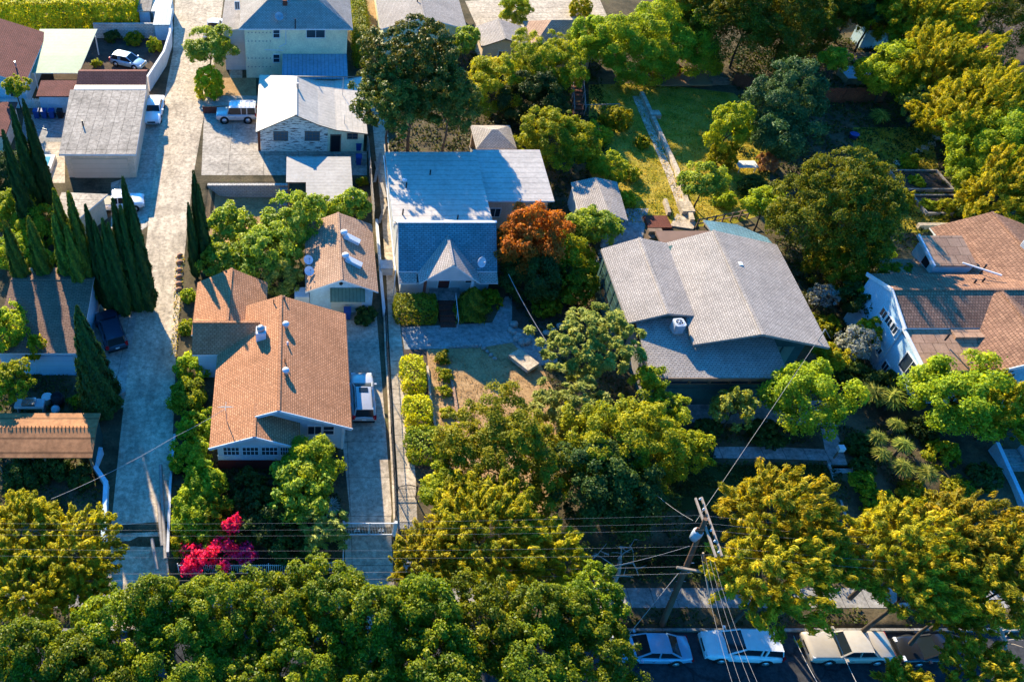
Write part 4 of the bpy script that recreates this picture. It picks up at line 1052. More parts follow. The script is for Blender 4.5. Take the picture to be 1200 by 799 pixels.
mb = MB(); mb.box(-1.8, 5.45, 86.8, 86.9, 2.28, 2.38); mb.build('beam', MAT['white'], Hp)

# --- peeling white house
Hk = thing('weathered_house', 'small house with peeling white boards and a swept pale sheet roof', 'house', (1.4, 79, 0))
prof = [(-4.35,3.05),(-.3,5.0),(2.0,3.9),(3.8,3.3),(7.0,2.85)]; r = MB(); w = MB()
yb_ = lambda x: 82.7+3.8*abs(x+.3)/(4.05 if x < -.3 else 7.3)
for (xa,za),(xb,zb_) in zip(prof[:-1], prof[1:]): r.slab([(xa,75.1,za),(xb,75.1,zb_),(xb,yb_(xb),zb_),(xa,yb_(xa),za)], .12, 0, 1)
r.slab([(-.3,82.7,5.0),(7.0,86.5,2.85),(-4.35,86.5,3.05)], .12, 0, 1)
r.bar((-.3,75.08,5.02), (-.3,82.7,5.02), .3, .05, 0)
r.build('roof', RM('seam_cream', 'wood'), Hk)
A = [(-3.95,0),(6.75,0),(6.75,2.72),(3.8,3.12),(2.0,3.72),(-.3,4.82),(-3.95,3.06)]
for y, rev in ((76.2, 0), (82.5, 1)):
    L1 = [(x, y, z) for x, z in A[:4] if x >= 3.3] ; pass
w.poly([(-3.95,76.2,0),(3.0,76.2,0),(3.0,76.2,3.4),(2.0,76.2,3.72),(-.3,76.2,4.82),(-3.95,76.2,3.06)], 0)
w.poly([(3.0,76.2,0),(6.75,76.2,0),(6.75,76.2,2.72),(3.8,76.2,3.12),(3.0,76.2,3.4)], 1)
w.poly([(x, 82.5, z) for x, z in A[::-1]], 0); w.poly([(-3.95,82.5,0),(-3.95,76.2,0),(-3.95,76.2,3.06),(-3.95,82.5,3.06)], 0); w.poly([(6.75,76.2,0),(6.75,82.5,0),(6.75,82.5,2.72),(6.75,76.2,2.72)], 1)
w.box(-3.9, 6.7, 82.52, 85.9, 0, 2.6, 1); w.build('wall', RM('peel', 'st_cream'), Hk, fix=False)
for u, ww in ((329, 1.45), (366, 1.5)): q = PYP(u, 160, 76.2); window(Hk, q, ww, 1.05, '-y', 'wood', 'glass_pale', (3, 2))
q = PYP(393, 171, 76.2); door(Hk, (q.x, 76.2, 1.0), .95, 1.98, '-y', 'dark_void', 'wood', handle=False)
q = PYP(413, 160, 76.2); window(Hk, q, 1.05, .65, '-y', 'wood', 'glass', (1, 1))
mb = MB(); mb.box(-4.25, -3.99, 76.3, 76.6, 0, 2.9); mb.build('downpipe', MAT['wood_red'], Hk)
q = P(347, 100, 5.3); pipe(Hk, (q.x+.15, q.y, 4.9), .6, .12, 'grey_metal')
mb = MB(); mb.tube([(4.7,76.5,3.1),(4.7,76.5,4.2)], .03, 6); mb.tube([(4.7,82,3.1),(4.7,82,5.2)], .03, 6); mb.build('service_mast', MAT['grey_metal'], Hk)
bin_(P(420, 178)+Vector((0,.2,0)), 'upper of two blue bins beside the peeling white house', group='bins beside the peeling house')
bin_(P(420, 193), 'lower of two blue bins, beside the pale carport roof', group='bins beside the peeling house')
# carport below it
Hq = thing('carport', 'low carport with pale flat sheet roof in front of the peeling white house', 'carport', (2, 69, 0))
mb = MB(); mb.slab([(-1.2,67.6,2.3),(.7,67.6,2.3),(.7,71.7,2.4),(-1.2,71.7,2.4)], .12, 0, 1); mb.slab([(.7,64.6,2.24),(5.15,64.6,2.24),(5.15,71.7,2.4),(.7,71.7,2.4)], .12, 0, 1); mb.build('roof_sheet', [m_seam('beige_carport_sheet', (.44,.40,.35), .5, 1, .2, .6, .3, .8), MAT['wood']], Hq)
for x, y in ((-1.0,67.8),(4.95,64.8),(4.95,71.5),(-1.0,71.5),(.9,64.8)):
    mb = MB(); mb.box(x-.07, x+.07, y-.07, y+.07, -1.4, 2.2); mb.build('post', MAT['wood'], Hq)
mb = MB(); mb.box(-1.0, 5.0, 71.75, 71.87, 0, 1.5); mb.build('back_screen', MAT['wood'], Hq)
block_wall([(-9.1,70.15),(-1.1,70.15)], 1.5, 'block', 'concrete block retaining wall above the sunken bare yard', 'retaining_wall', zb=-1.3, t=.3)
stairs(-1.95+.05, -1.1, 69.9, 67.2, 0.0, -1.3, 7, 'stone', 'concrete steps beside the retaining wall, leading down to the bare yard')
block_wall([P(238,133), P(300,133)], .9, 'brick_red', 'low pinkish red wall behind the white off-road car', 'garden_wall', capmat='sh_tan')

# --- houses along the top edge
Hm = thing('green_house', 'pale green house with pale grey gable roof behind the dark magnolia', 'house', (14.8, 103, 0))
r = MB(); w = MB(); gable(r, w, 'y', 96.1, 112, 9.6, 19.9, 14.7, 3.6, 3.6, 5.05, .5, .5)
r.build('roof', RM('sh_grey', 'white'), Hm); w.build('wall', MAT['st_pale_green'], Hm)
q = PYP(495, 38, 96.6); window(Hm, q, 1.1, .9, '-y', 'white', 'glass', (1, 0)); window(Hm, (18.3, 96.6, 1.9), 1.0, 1.0, '-y', 'white'); q = P(489, 2, 5.0); pipe(Hm, (q.x, q.y, 4.8), .7, .07, 'black_metal')
Hs = thing('shed', 'small shed with grey pitched roof beside the brown hip roof', 'shed', (24.3, 97, 0))
r = MB(); w = MB(); gable(r, w, 'y', 93.6, 98.6, 21.3, 27.0, 24.0, 2.7, 2.7, 3.7, .3, .3); r.build('roof', RM('sh_grey', 'wood'), Hs); w.build('wall', MAT['st_beige'], Hs); door(Hs, (24.0, 93.9, 1.0), .9, 2.0, '-y', 'wood')
Hw = thing('pavilion', 'low building with brown hip roof near the top edge', 'outbuilding', (31, 96, 0))
r = MB(); w = MB(); e = [(27.1,92.8,3.1),(35.0,92.8,3.1),(35.0,99.2,3.1),(27.1,99.2,3.1)]; k0 = (29.6,96.2,4.7); k1 = (32.6,96.2,4.7)
for p in ((e[0],e[1],k1,k0),(e[1],e[2],k1),(e[2],e[3],k0,k1),(e[3],e[0],k0)): r.slab(p, .14, 0, 1)
w.box(27.6, 34.5, 93.3, 98.7, 0, 3.05); r.build('roof', RM('sh_tan', 'wood'), Hw); w.build('wall', MAT['st_beige'], Hw); door(Hw, (30, 93.3, 1.05), 1.0, 2.1, '-y'); window(Hw, (32.6, 93.3, 1.6), 1.2, 1.0, '-y')
Hz = thing('garden_pavilion', 'little open-sided garden house with grey hip roof and arched openings', 'gazebo', (20, 75, 0))
r = MB(); e = [(17.8,73.0,2.45),(21.9,73.0,2.45),(21.9,77.3,2.45),(17.8,77.3,2.45)]; k0 = (19.6,75.2,3.3); k1 = (20.1,75.2,3.3)
for p in ((e[0],e[1],k1,k0),(e[1],e[2],k1),(e[2],e[3],k0,k1),(e[3],e[0],k0)): r.slab(p, .1)
r.build('roof', MAT['sh_grey'], Hz)
for x in (18.1, 19.27, 20.43, 21.6):
    for y in (73.35, 76.95):
        mb = MB(); mb.box(x-.08, x+.08, y-.08, y+.08, 0, 2.4); mb.build('post', MAT['st_beige'], Hz)
for i in range(3):                       # arched heads between the front posts
    x0, x1 = 18.18+1.167*i, 18.18+1.0+1.167*i; mb = MB(); n = 8
    for k in range(n):
        a, b = math.pi*k/n, math.pi*(k+1)/n; xa, xb = (x0+x1)/2-.5*math.cos(a), (x0+x1)/2-.5*math.cos(b)
        mb.poly([(xa,73.3,1.85+.45*math.sin(a)),(xb,73.3,1.85+.45*math.sin(b)),(xb,73.3,2.4),(xa,73.3,2.4)])
        mb.poly([(xa,73.4,1.85+.45*math.sin(a)),(xa,73.4,2.4),(xb,73.4,2.4),(xb,73.4,1.85+.45*math.sin(b))])
        mb.poly([(xa,73.3,1.85+.45*math.sin(a)),(xa,73.4,1.85+.45*math.sin(a)),(xb,73.4,1.85+.45*math.sin(b)),(xb,73.3,1.85+.45*math.sin(b))])
    mb.build('arch', MAT['st_beige'], Hz, fix=False)
mb = MB(); mb.box(18.1, 21.6, 76.85, 76.93, 0, 2.4); mb.build('back_wall', MAT['wood'], Hz); mb = MB(); mb.box(18.0, 21.7, 73.2, 77.1, -.05, .1); mb.build('floor_slab', MAT['path'], Hz)
Hd = thing('shed', 'garden shed with pale grey pitched roof between the orange tree and the lawn', 'shed', (28, 64.5, 0))
r = MB(); w = MB(); r.slab([(25.7,62.5,2.35),(28.3,62.0,2.95),(28.3,67.5,2.95),(26.1,67.5,2.35)], .1, 0, 1); r.slab([(28.3,62.0,2.95),(30.0,61.6,2.4),(30.5,67.5,2.4),(28.3,67.5,2.95)], .1, 0, 1)
wall_gable(w, 'y', 62.9, 67.2, 26.2, 29.8, 28.2, 2.3, 2.3, 2.8); r.build('roof', RM('sh_grey', 'white'), Hd); w.build('wall', MAT['st_white'], Hd); door(Hd, (27.4, 62.9, 1.0), .9, 1.95, '-y', 'wood_grey')

# --- garage by the alley and its neighbours
Hga = thing('garage', 'alley garage with flat weathered felt roof and beige front', 'garage', (-20, 77, 0))
mb = MB(); mb.slab([(-23.6,71.25,3.0),(-16.0,71.25,3.0),(-16.4,83.0,3.25),(-24.6,83.0,3.25)], .2, 0, 1); mb.slab([(-24.2,83.0,3.3),(-16.5,83.0,3.3),(-16.55,83.9,3.3),(-24.2,83.9,3.3)], .2, 2, 1); mb.build('roof', RM('felt', 'white', 'seam_cream'), Hga)
mb = MB(); mb.prism([(-23.2,71.6),(-16.4,71.6),(-16.7,84.2),(-24.0,84.2)], 0, 2.95); mb.build('wall', MAT['st_beige'], Hga)
mb = MB(); mb.box(-22.6, -17.0, 71.52, 71.59, 0, 2.3); mb.build('garage_door', m_siding('beige_garage_door', (.70,.53,.37), .55, .1, .8), Hga)
q = P(97, 146, 3.3); pipe(Hga, (q.x, q.y, 3.1), .6, .08, 'black_metal')
mb = MB(); mb.slab([(-24.1,84.0,3.3),(-16.6,84.0,3.3),(-16.6,85.7,3.95),(-24.1,85.7,3.95)], .15); mb.slab([(-24.1,85.7,3.95),(-16.6,85.7,3.95),(-16.6,86.5,3.7),(-24.1,86.5,3.7)], .15); mb.build('mansard', MAT['sh_maroon'], Hga)
mb = MB(); mb.box(-23.9, -16.8, 84.25, 86.3, 0, 3.15); mb.build('rear_wall', MAT['st_beige'], Hga)
Hv = thing('maroon_house', 'house with maroon shingle roof at the left edge below the tall hedge', 'house', (-34, 90, 0))
r = MB(); w = MB(); gable(r, w, 'y', 84.9, 96.5, -40.5, -29.9, -37.5, 3.0, 2.95, 5.6, .4, .4); r.build('roof', RM('sh_maroon', 'white'), Hv); w.build('wall', MAT['st_sky'], Hv)
q = P(17, 72, 4.2); pipe(Hv, (q.x, q.y, 3.7), .4, .1); window(Hv, (-31.5, 85.3, 1.6), 1.1, 1.0, '-y')
Hca = thing('carport', 'carport with pale green awning roof beside the maroon house', 'carport', (-27, 92, 0))
mb = MB()
xs_ = [(-30.9,-24.0,97.2,3.1),(-30.7,-24.2,94.5,2.95),(-30.3,-24.4,91.5,2.75),(-30.0,-24.7,88.0,2.45)]
for (a0,a1,y0,z0),(b0,b1,y1,z1) in zip(xs_[:-1], xs_[1:]): mb.slab([(b0,y1,z1),(b1,y1,z1),(a1,y0,z0),(a0,y0,z0)], .06, 0, 1)
mb.build('awning', RM('seam_green', 'white'), Hca)
for x, y in ((-29.8,88.3),(-24.9,88.3),(-24.3,96.8),(-30.6,96.8)):
    mb = MB(); mb.box(x-.06, x+.06, y-.06, y+.06, 0, 2.4); mb.build('post', MAT['white'], Hca)
Hlt = thing('lean_to', 'low lean-to with plum coloured roof in front of the green awning', 'lean-to', (-26.4, 84.6, 0))
mb = MB(); mb.slab([(-28.6,83.4,2.25),(-24.4,83.4,2.25),(-24.4,86.3,2.5),(-28.6,86.3,2.5)], .12); mb.build('roof', MAT['sh_maroon'], Hlt)
mb = MB(); mb.box(-28.4, -24.6, 83.7, 86.1, 0, 2.12); mb.build('wall', MAT['st_sky'], Hlt)
block_wall([P(112,45), P(199,45)], 1.9, 'block', 'pale block wall below the tall clipped hedge', capmat='block')
block_wall([P(201,14), P(201,55), P(194,78), P(175,108)], 1.9, 'white', 'white wall curving along the alley around the blue hatchback', capmat='white', cap=True)
Hss = thing('shed', 'grey lean-to shed beside the alley at the top left, next to the hedge', 'shed', (-19, 105, 0))
mb = MB(); a, b = P(160,12,2.6), P(176,12,2.6); mb.slab([(a.x,a.y,2.4),(b.x,b.y,2.4),(b.x,b.y+5,2.9),(a.x,a.y+5,2.9)], .12); mb.build('roof', MAT['felt'], Hss)
mb = MB(); mb.box(a.x+.2, b.x-.2, a.y+.3, a.y+4.8, 0, 2.3); mb.build('wall', MAT['st_sky'], Hss)
Hs2 = thing('shed', 'ribbed grey shed roof between the top hedge and the alley wall', 'shed', (-17, 101, 0))
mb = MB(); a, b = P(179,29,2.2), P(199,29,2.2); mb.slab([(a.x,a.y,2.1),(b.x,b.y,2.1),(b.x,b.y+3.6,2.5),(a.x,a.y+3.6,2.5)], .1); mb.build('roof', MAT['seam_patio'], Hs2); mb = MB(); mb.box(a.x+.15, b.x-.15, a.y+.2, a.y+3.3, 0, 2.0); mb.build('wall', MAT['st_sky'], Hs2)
mb = MB(); a, b = P(177,14,2.4), P(199,14,2.4)
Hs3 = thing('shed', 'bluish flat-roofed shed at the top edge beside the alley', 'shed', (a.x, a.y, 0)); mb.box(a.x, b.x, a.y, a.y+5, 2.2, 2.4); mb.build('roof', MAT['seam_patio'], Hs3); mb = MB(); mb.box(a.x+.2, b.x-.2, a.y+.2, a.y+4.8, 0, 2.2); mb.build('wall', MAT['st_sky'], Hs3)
# picket fence, pool, things of the left yard
Hpf = thing('picket_fence', 'weathered white picket fence beside the blue bins at the left edge', 'fence', P(0,128)); a, b = P(-6,128), P(87,128); mb = MB(); n = 62
for i in range(n):
    x = a.x+(b.x-a.x)*i/n; mb.box(x, x+.1, a.y, a.y+.03, .05, 1.15+.05*math.sin(i*3.3)); mb.poly([(x,a.y-.001,1.15),(x+.1,a.y-.001,1.15),(x+.05,a.y-.001,1.28)])
for z in (.35, .9): mb.box(a.x, b.x, a.y+.031, a.y+.08, z, z+.08)
mb.build('panel', MAT['white'], Hpf)
for i in range(5):
    mb = MB(); x = a.x+(b.x-a.x)*i/4; mb.box(x-.06, x+.06, a.y+.085, a.y+.2, 0, 1.2); mb.build('post', MAT['white'], Hpf)
for i, u in enumerate((44, 53, 62)):
    bin_(P(u, 139), ['leftmost blue bin in the row below the picket fence', 'middle blue bin in the row below the picket fence', 'rightmost blue bin in the row below the picket fence'][i], group='bins below the picket fence')
bin_(P(71.5, 139), 'black bin at the end of the row below the picket fence', 'black_bin')
Hpo = thing('pool', 'small raised pool with white rim beside the beige garage', 'pool', P(54,198)); a, b = P(40,212), P(66,186)
mb = MB(); mb.box(a.x, b.x, a.y, b.y, 0, .45); mb.build('shell', MAT['white'], Hpo); mb = MB()
t = NT('pool_water'); t.col((.05,.28,.36)); t.b.inputs['Roughness'].default_value = .08; MAT['water'] = t.mat
mb.box(a.x+.4, b.x-.4, a.y+.4, b.y-.4, .452, .47); mb.build('water', MAT['water'], Hpo); mb = MB(); mb.tube([(b.x-1, a.y+.5, .4),(b.x-1, a.y+.5, 1.2),(b.x-1, a.y+1.0, 1.2),(b.x-1, a.y+1.0, .4)], .03, 6); mb.build('ladder', MAT['grey_metal'], Hpo)
Hst = thing('outhouse', 'brown low outhouse roof at the left edge below the picket fence', 'outhouse', (-31.5, 79, 0)); mb = MB(); a, b = P(-20,158,2.3), P(21,122,2.3); mb.slab([(a.x,a.y,2.1),(b.x,a.y,2.1),(b.x,b.y,2.5),(a.x,b.y,2.5)], .14); mb.build('roof', MAT['sh_maroon'], Hst); mb = MB(); mb.box(a.x+.2, b.x-.3, a.y+.3, b.y-.2, 0, 2.1); mb.build('wall', MAT['st_beige'], Hst)
Hlg = thing('garage', 'small garage with smooth tan flat roof behind the dark cypress row', 'garage', (-20, 63.5, 0)); mb = MB()
mb.slab([(-22.6,62.3,2.45),(-20.3,61.4,2.45),(-17.9,65.3,2.6),(-22.3,65.6,2.6)], .16, 0, 1); mb.build('roof', RM('walk', 'white'), Hlg); mb = MB(); mb.prism([(-22.3,62.5),(-20.4,61.8),(-18.3,65.0),(-22.1,65.2)], 0, 2.35); mb.build('wall', MAT['st_beige'], Hlg)
# left house behind the big cypress, rusty carport
Hl = thing('low_house', 'low house with dark brown shingle roof and blue front, left of the big cypress', 'house', (-20, 48, 0)); r = MB(); w = MB()
gable(r, w, 'x', -23.6, -16.8, 44.7, 54.0, 52.0, 2.85, 3.4, 3.9, .35, .3); r.build('roof', RM('sh_brown', 'white'), Hl); w.build('wall', MAT['st_sky'], Hl)
mb = MB(); mb.box(-20.4, -17.6, 44.96, 45.03, 0, 2.2); mb.build('garage_door', m_siding('blue_garage_door', (.42,.58,.68), .55, .1, .8), Hl)
Hrc = thing('carport', 'carport with rusty orange sheet roof beside the shaded alley', 'carport', (-17.8, 37.2, 0)); r = MB()
r.slab([(-21.9,35.35,2.2),(-14.45,35.35,2.2),(-14.4,37.6,2.75),(-21.9,37.6,2.75)], .08); r.slab([(-21.9,37.6,2.75),(-14.4,37.6,2.75),(-14.4,39.1,2.5),(-21.9,39.1,2.5)], .08)
n = 26
for i in range(n): x = -21.5+7.0*i/n; r.tube([(x,37.5,2.77),(x,37.72,2.77)], .045, 6)
r.build('roof_sheet', MAT['rust'], Hrc)
for x in (-21.3, -17.9, -14.7):
    for y in (35.6, 38.8): mb = MB(); mb.box(x-.06, x+.06, y-.06, y+.06, 0, 2.25); mb.build('post', MAT['wood'], Hrc)
mb = MB(); mb.box(-14.65, -14.55, 35.7, 38.7, 0, 2.15); mb.build('side_screen', m_plain('dark_green_panel', (.03,.07,.06), .2), Hrc)
# ------------------------------------------------------------------ cars
MAT['tyre'] = m_plain('tyre_rubber', (.02,.02,.02), .2); MAT['rim'] = m_plain('wheel_rim', (.5,.5,.52), .1, 3, .3, .7)
MAT['chrome'] = m_plain('chrome', (.6,.6,.62), .1, 3, .2, .8); MAT['car_glass'] = m_glass('car_glass', (.012,.018,.022), .08); MAT['car_glass'].node_tree.nodes['Principled BSDF'].inputs['Specular IOR Level'].default_value = .4
t = NT('tail_lamp'); t.col((.45,.01,.015)); t.b.inputs['Roughness'].default_value = .2; MAT['tail'] = t.mat
t = NT('head_lamp'); t.col((.7,.72,.75)); t.b.inputs['Roughness'].default_value = .1; MAT['head'] = t.mat
t = NT('amber_lamp'); t.col((.55,.18,.02)); t.b.inputs['Roughness'].default_value = .2; MAT['amber'] = t.mat
for n, c, mt in (('p_silver', (.46,.46,.46), .15), ('p_white', (.78,.78,.77), 0), ('p_black', (.012,.013,.015), 0), ('p_navy', (.03,.055,.09), .2), ('p_ice', (.25,.40,.52), .2), ('p_steel', (.36,.36,.37), .1), ('p_beige', (.46,.40,.32), .1), ('p_roof', (.55,.49,.41), 0)):
    MAT[n] = m_paint(n.replace('p_', 'car_paint_'), c, .3, mt)
CARS = dict(
 sedan=dict(L=4.7, W=1.78, H=1.42, prof=[(-.5,.62,.72),(-.485,.92,.80),(-.36,.97,.83),(-.1,1,.80),(.2,1,.82),(.36,.98,.78),(.46,.93,.68),(.5,.74,.58)], g=(-.36,-.19,.08,.25), wb=.285, low=.24),
 hatch=dict(L=4.2, W=1.74, H=1.47, prof=[(-.5,.72,.80),(-.48,.95,.86),(-.2,1,.86),(.15,1,.86),(.33,.98,.80),(.45,.92,.68),(.5,.72,.56)], g=(-.485,-.38,.04,.26), wb=.30, low=.25),
 suv=dict(L=4.65, W=1.86, H=1.70, prof=[(-.5,.78,.90),(-.485,.96,.98),(-.3,1,1.0),(.1,1,1.0),(.28,1,1.0),(.42,.95,.93),(.48,.88,.80),(.5,.74,.68)], g=(-.495,-.44,.03,.24), wb=.29, low=.28),
 boxy=dict(L=4.4, W=1.9, H=1.9, prof=[(-.5,.90,1.0),(-.49,.99,1.05),(-.2,1,1.05),(.2,1,1.05),(.25,1,1.05),(.44,.97,1.02),(.49,.92,.95),(.5,.86,.7)], g=(-.49,-.47,.16,.22), wb=.29, low=.38),
 classic=dict(L=5.2, W=1.95, H=1.42, prof=[(-.5,.86,.80),(-.49,.97,.86),(-.3,1,.88),(.0,1,.84),(.22,1,.88),(.44,.98,.86),(.49,.95,.82),(.5,.88,.66)], g=(-.28,-.19,.06,.17), wb=.29, low=.24),
 pickup=dict(L=5.1, W=1.85, H=1.70, prof=[(-.5,.95,.95),(-.49,1,.98),(-.1,1,.98),(-.05,1,.98),(.24,1,1.0),(.42,.96,.95),(.49,.9,.82),(.5,.8,.66)], g=(-.1,-.07,.1,.24), wb=.31, low=.34))
def car(kind, p, rz, paint, label, roofpaint=None, group='parked cars', rack=False, lift=None, plate=True, seams=True):
    k = CARS[kind]; L, W, H = k['L'], k['W'], k['H']; hw = W/2
    root = thing('parked_car', label, 'car', p, rz, group)
    pm = MAT[paint]; low = k['low']; mb = MB(); rings = []
    for fx, fw, zb in k['prof']:
        w = hw*fw; x = fx*L; zl = low+(.12 if abs(fx) > .47 else 0)
        sec = [(-w*.9,zl),(-w*.985,zl+.12),(-w,zl+.28),(-w*.985,zb-.14),(-w*.93,zb-.03),(-w*.78,zb+.01),(0,zb+.035)]
        sec = sec+[(-a, b) for a, b in sec[-2::-1]]; rings.append([(x, a, b) for a, b in sec])
    n = len(rings[0]); vs = [q for g in rings for q in g]; fs = []
    for i in range(len(rings)-1):
        for j in range(n):
            j2 = (j+1) % n; fs.append((i*n+j, i*n+j2, (i+1)*n+j2, (i+1)*n+j))
    mb.mesh(vs, fs, 0, True); mb.poly(rings[0][::-1]); mb.poly(rings[-1]); mb.build('body', pm, root, True)
    def zbelt(fx):
        pr = k['prof']
        for (a, _, za), (b, _, zb_) in zip(pr[:-1], pr[1:]):
            if a <= fx <= b: return za+(zb_-za)*(fx-a)/(b-a)
        return pr[0][2]
    r0, r1, f1, f0 = k['g']; b0, b1 = hw*.86, hw*.70; zt = H-.07
    base = [(r0*L,-b0*.95,zbelt(r0)-.02),(f0*L,-b0*.95,zbelt(f0)-.02),(f0*L,b0*.95,zbelt(f0)-.02),(r0*L,b0*.95,zbelt(r0)-.02)]
    top = [(r1*L,-b1,zt),(f1*L,-b1,zt),(f1*L,b1,zt),(r1*L,b1,zt)]
    g = MB()
    for i in range(4): j = (i+1) % 4; g.poly([base[i], base[j], top[j], top[i]])
    g.build('windows', MAT['car_glass'], root, True)
    rf = MB(); nx = 6; ny = 4; vs = []
    for i in range(nx+1):
        for j in range(ny+1):
            a, b = i/nx, j/ny; ee = .02
            vs.append((r1*L-.04+(f1*L-r1*L+.06)*a, (-b1-ee)+(2*b1+2*ee)*b, zt-.02+.09*math.sqrt(max(0, math.sin(math.pi*min(max(a*.9+.05,0),1))*math.sin(math.pi*(b*.86+.07))))))
    fs = [(i*(ny+1)+j, (i+1)*(ny+1)+j, (i+1)*(ny+1)+j+1, i*(ny+1)+j+1) for i in range(nx) for j in range(ny)]
    rf.mesh(vs, fs, 0, True)
    edge = [i*(ny+1) for i in range(nx+1)]+[nx*(ny+1)+j for j in range(1, ny+1)]+[i*(ny+1)+ny for i in range(nx-1, -1, -1)]+[j for j in range(ny-1, 0, -1)]
    rf.poly([(vs[e][0], vs[e][1], zt-.035) for e in edge][::-1])
    for i in range(len(edge)): a, b = vs[edge[i]], vs[edge[(i+1) % len(edge)]]; rf.poly([(a[0],a[1],zt-.035),(b[0],b[1],zt-.035),b,a])
    ro = rf.build('roof', MAT[roofpaint or paint], root, True)
    bars = [(base[i], top[i], .09, .06) for i in range(4)]
    for s in (-1, 1):
        xm = (r1*.45+f1*.55)*L; bars.append(((xm-.05, s*b0*.97, zbelt(0)-.02), (xm-.02, s*b1*1.02, zt), .08, .05))
        if kind in ('suv', 'boxy', 'hatch'): bars.append(((r1*L*.62+.1, s*b0*.97, zbelt(-.2)-.02), (r1*L*.62+.1, s*b1*1.02, zt), .12, .05))
    for a_, b_, w_, h_ in bars: m = MB(); m.bar(a_, b_, w_, h_); m.build('pillar', pm, root, True)
    rw = .34 if kind in ('sedan','hatch') else .36 if kind != 'boxy' else .42
    for sx in (-1, 1):
        for s in (-1, 1):
            x = sx*k['wb']*L; a = MB(); a.lathe((x, s*hw, rw), [(rw+.07,-.25),(rw+.07,.006)] if s > 0 else [(rw+.07,-.006),(rw+.07,.25)], 18, axis='y'); a.build('wheel_arch', MAT['tyre'], root, True)
            tw = MB(); tw.lathe((x, s*(hw-.1), rw), [(rw*.6,-.125),(rw*.92,-.125),(rw,-.09),(rw,.09),(rw*.92,.125),(rw*.6,.125)], 18, axis='y'); wo = tw.build('wheel', MAT['tyre'], root, True)
            rm = MB(); rm.lathe((x, s*(hw-.1), rw), [(rw*.62,-.13),(rw*.62,.13)], 14, axis='y'); rm.lathe((x, s*(hw+.03), rw), [(rw*.22,-.02),(rw*.16,.02)], 10, axis='y'); rm.build('rim', MAT['rim'], wo, True)
    zf, zr = k['prof'][-2][2], k['prof'][1][2]
    for s in (-1, 1):
        m = MB(); m.obox((L*.475, s*hw*.68, zf-.06), (.07,0,0), (0,hw*.17,0), (0,0,.075)); m.build('headlight', MAT['head'], root, True)
        m = MB()
        if kind in ('suv','hatch','boxy'): m.obox((-L*.487, s*hw*.84, zr-.05), (.06,0,0), (0,.12,0), (0,0,.2))
        else: m.obox((-L*.488, s*hw*.66, zr-.1), (.06,0,0), (0,.24,0), (0,0,.07))
        m.build('tail_light', MAT['tail'], root, True)
        m = MB(); m.obox((f0*L-.25, s*(hw+.08), zbelt(f0)+.08), (.07,0,0), (0,.09,0), (0,0,.07)); m.build('mirror', pm, root, True)
        for dx in (.02, -.2): m = MB(); m.obox((dx*L, s*(hw+.012), zbelt(0)-.2), (.09,0,0), (0,.012,0), (0,0,.018)); m.build('door_handle', MAT['chrome'], root, True)
    m = MB(); m.obox((L*.492, 0, low+.2), (.05,0,0), (0,hw*.86,0), (0,0,.11)); m.build('front_bumper', MAT['chrome'] if kind == 'classic' else pm, root, True)
    m = MB(); m.obox((-L*.492, 0, low+.2), (.05,0,0), (0,hw*.86,0), (0,0,.11)); m.build('rear_bumper', MAT['chrome'] if kind == 'classic' else MAT['black_bin'] if kind in ('suv','boxy') else pm, root, True)
    m = MB(); m.obox((L*.497, 0, low+.38), (.03,0,0), (0,hw*.45,0), (0,0,.07)); m.build('grille', MAT['black_bin'], root, True)
    m = MB(); m.obox((-L*.499, 0, low+.42), (.012,0,0), (0,.16,0), (0,0,.08)); m.build('number_plate', MAT['white'], root, True)
    if kind == 'pickup':
        m = MB(); m.box(-.49*L, -.12*L, -hw*.8, hw*.8, .9, 1.022); m.build('bed', MAT['black_bin'], root, True)
    if rack:
        m = MB()
        for s in (-1, 1): m.bar((r1*L+.1, s*b1*.92, zt+.12), (f1*L-.15, s*b1*.92, zt+.12), .05, .05)
        for i in range(6 if kind == 'boxy' else 0): x = r1*L+.2+(f1*L-r1*L-.5)*i/5; m.bar((x,-b1*.92,zt+.14),(x,b1*.92,zt+.14), .05, .03)
        m.build('roof_rack', MAT['white_metal'] if kind == 'boxy' else MAT['black_metal'], root, True)
    if kind == 'boxy':
        m = MB(); m.lathe((-L*.5-.12, .1, .95), [(.36,-.1),(.38,0),(.36,.1)], 16, axis='x'); m.build('spare_wheel', MAT['tyre'], root, True)
    return root
c1 = car('suv', P(425, 464, .75).xy.to_3d(), R(90), 'p_silver', 'silver estate SUV on the driveway beside the orange-roofed bungalow', 'p_steel', rack=True)
q = P(424, 455, 1.67); m = MB(); m.box(-.45, .0, -.34, .34, 1.7, 1.722); m.build('sunroof', MAT['car_glass'], c1, True)
car('suv', P(130, 386, .7).xy.to_3d(), R(112), 'p_navy', 'dark navy hatchback parked in the shade between the cypresses and the alley')
car('classic', P(180.5, 129, .6).xy.to_3d(), R(-90), 'p_white', 'old white saloon parked beside the felt-roofed garage')
car('pickup', P(251, 34, .7).xy.to_3d(), R(82), 'p_white', 'white pickup half hidden behind the round tree at the top of the alley')
car('boxy', P(277, 132, .9).xy.to_3d(), R(180), 'p_silver', 'boxy silver off-road car with white roof rack beside the peeling house', 'p_white', rack=True)
car('hatch', P(150, 71, .7).xy.to_3d(), R(-22), 'p_ice', 'pale blue hatchback inside the curving white wall')
car('pickup', P(138, 237, .7).xy.to_3d(), R(8), 'p_white', 'white pickup half hidden behind the tall cypress row')
zS = -1.385
def sp(u, v): q = P(u, v, zS+.7); return Vector((q.x, q.y, zS))
car('sedan', sp(764, 759), R(179), 'p_ice', 'pale blue saloon at the kerb, half under the dark green street trees')
car('suv', sp(868, 757), R(177), 'p_white', 'white crossover SUV parked at the kerb beneath the utility pole')
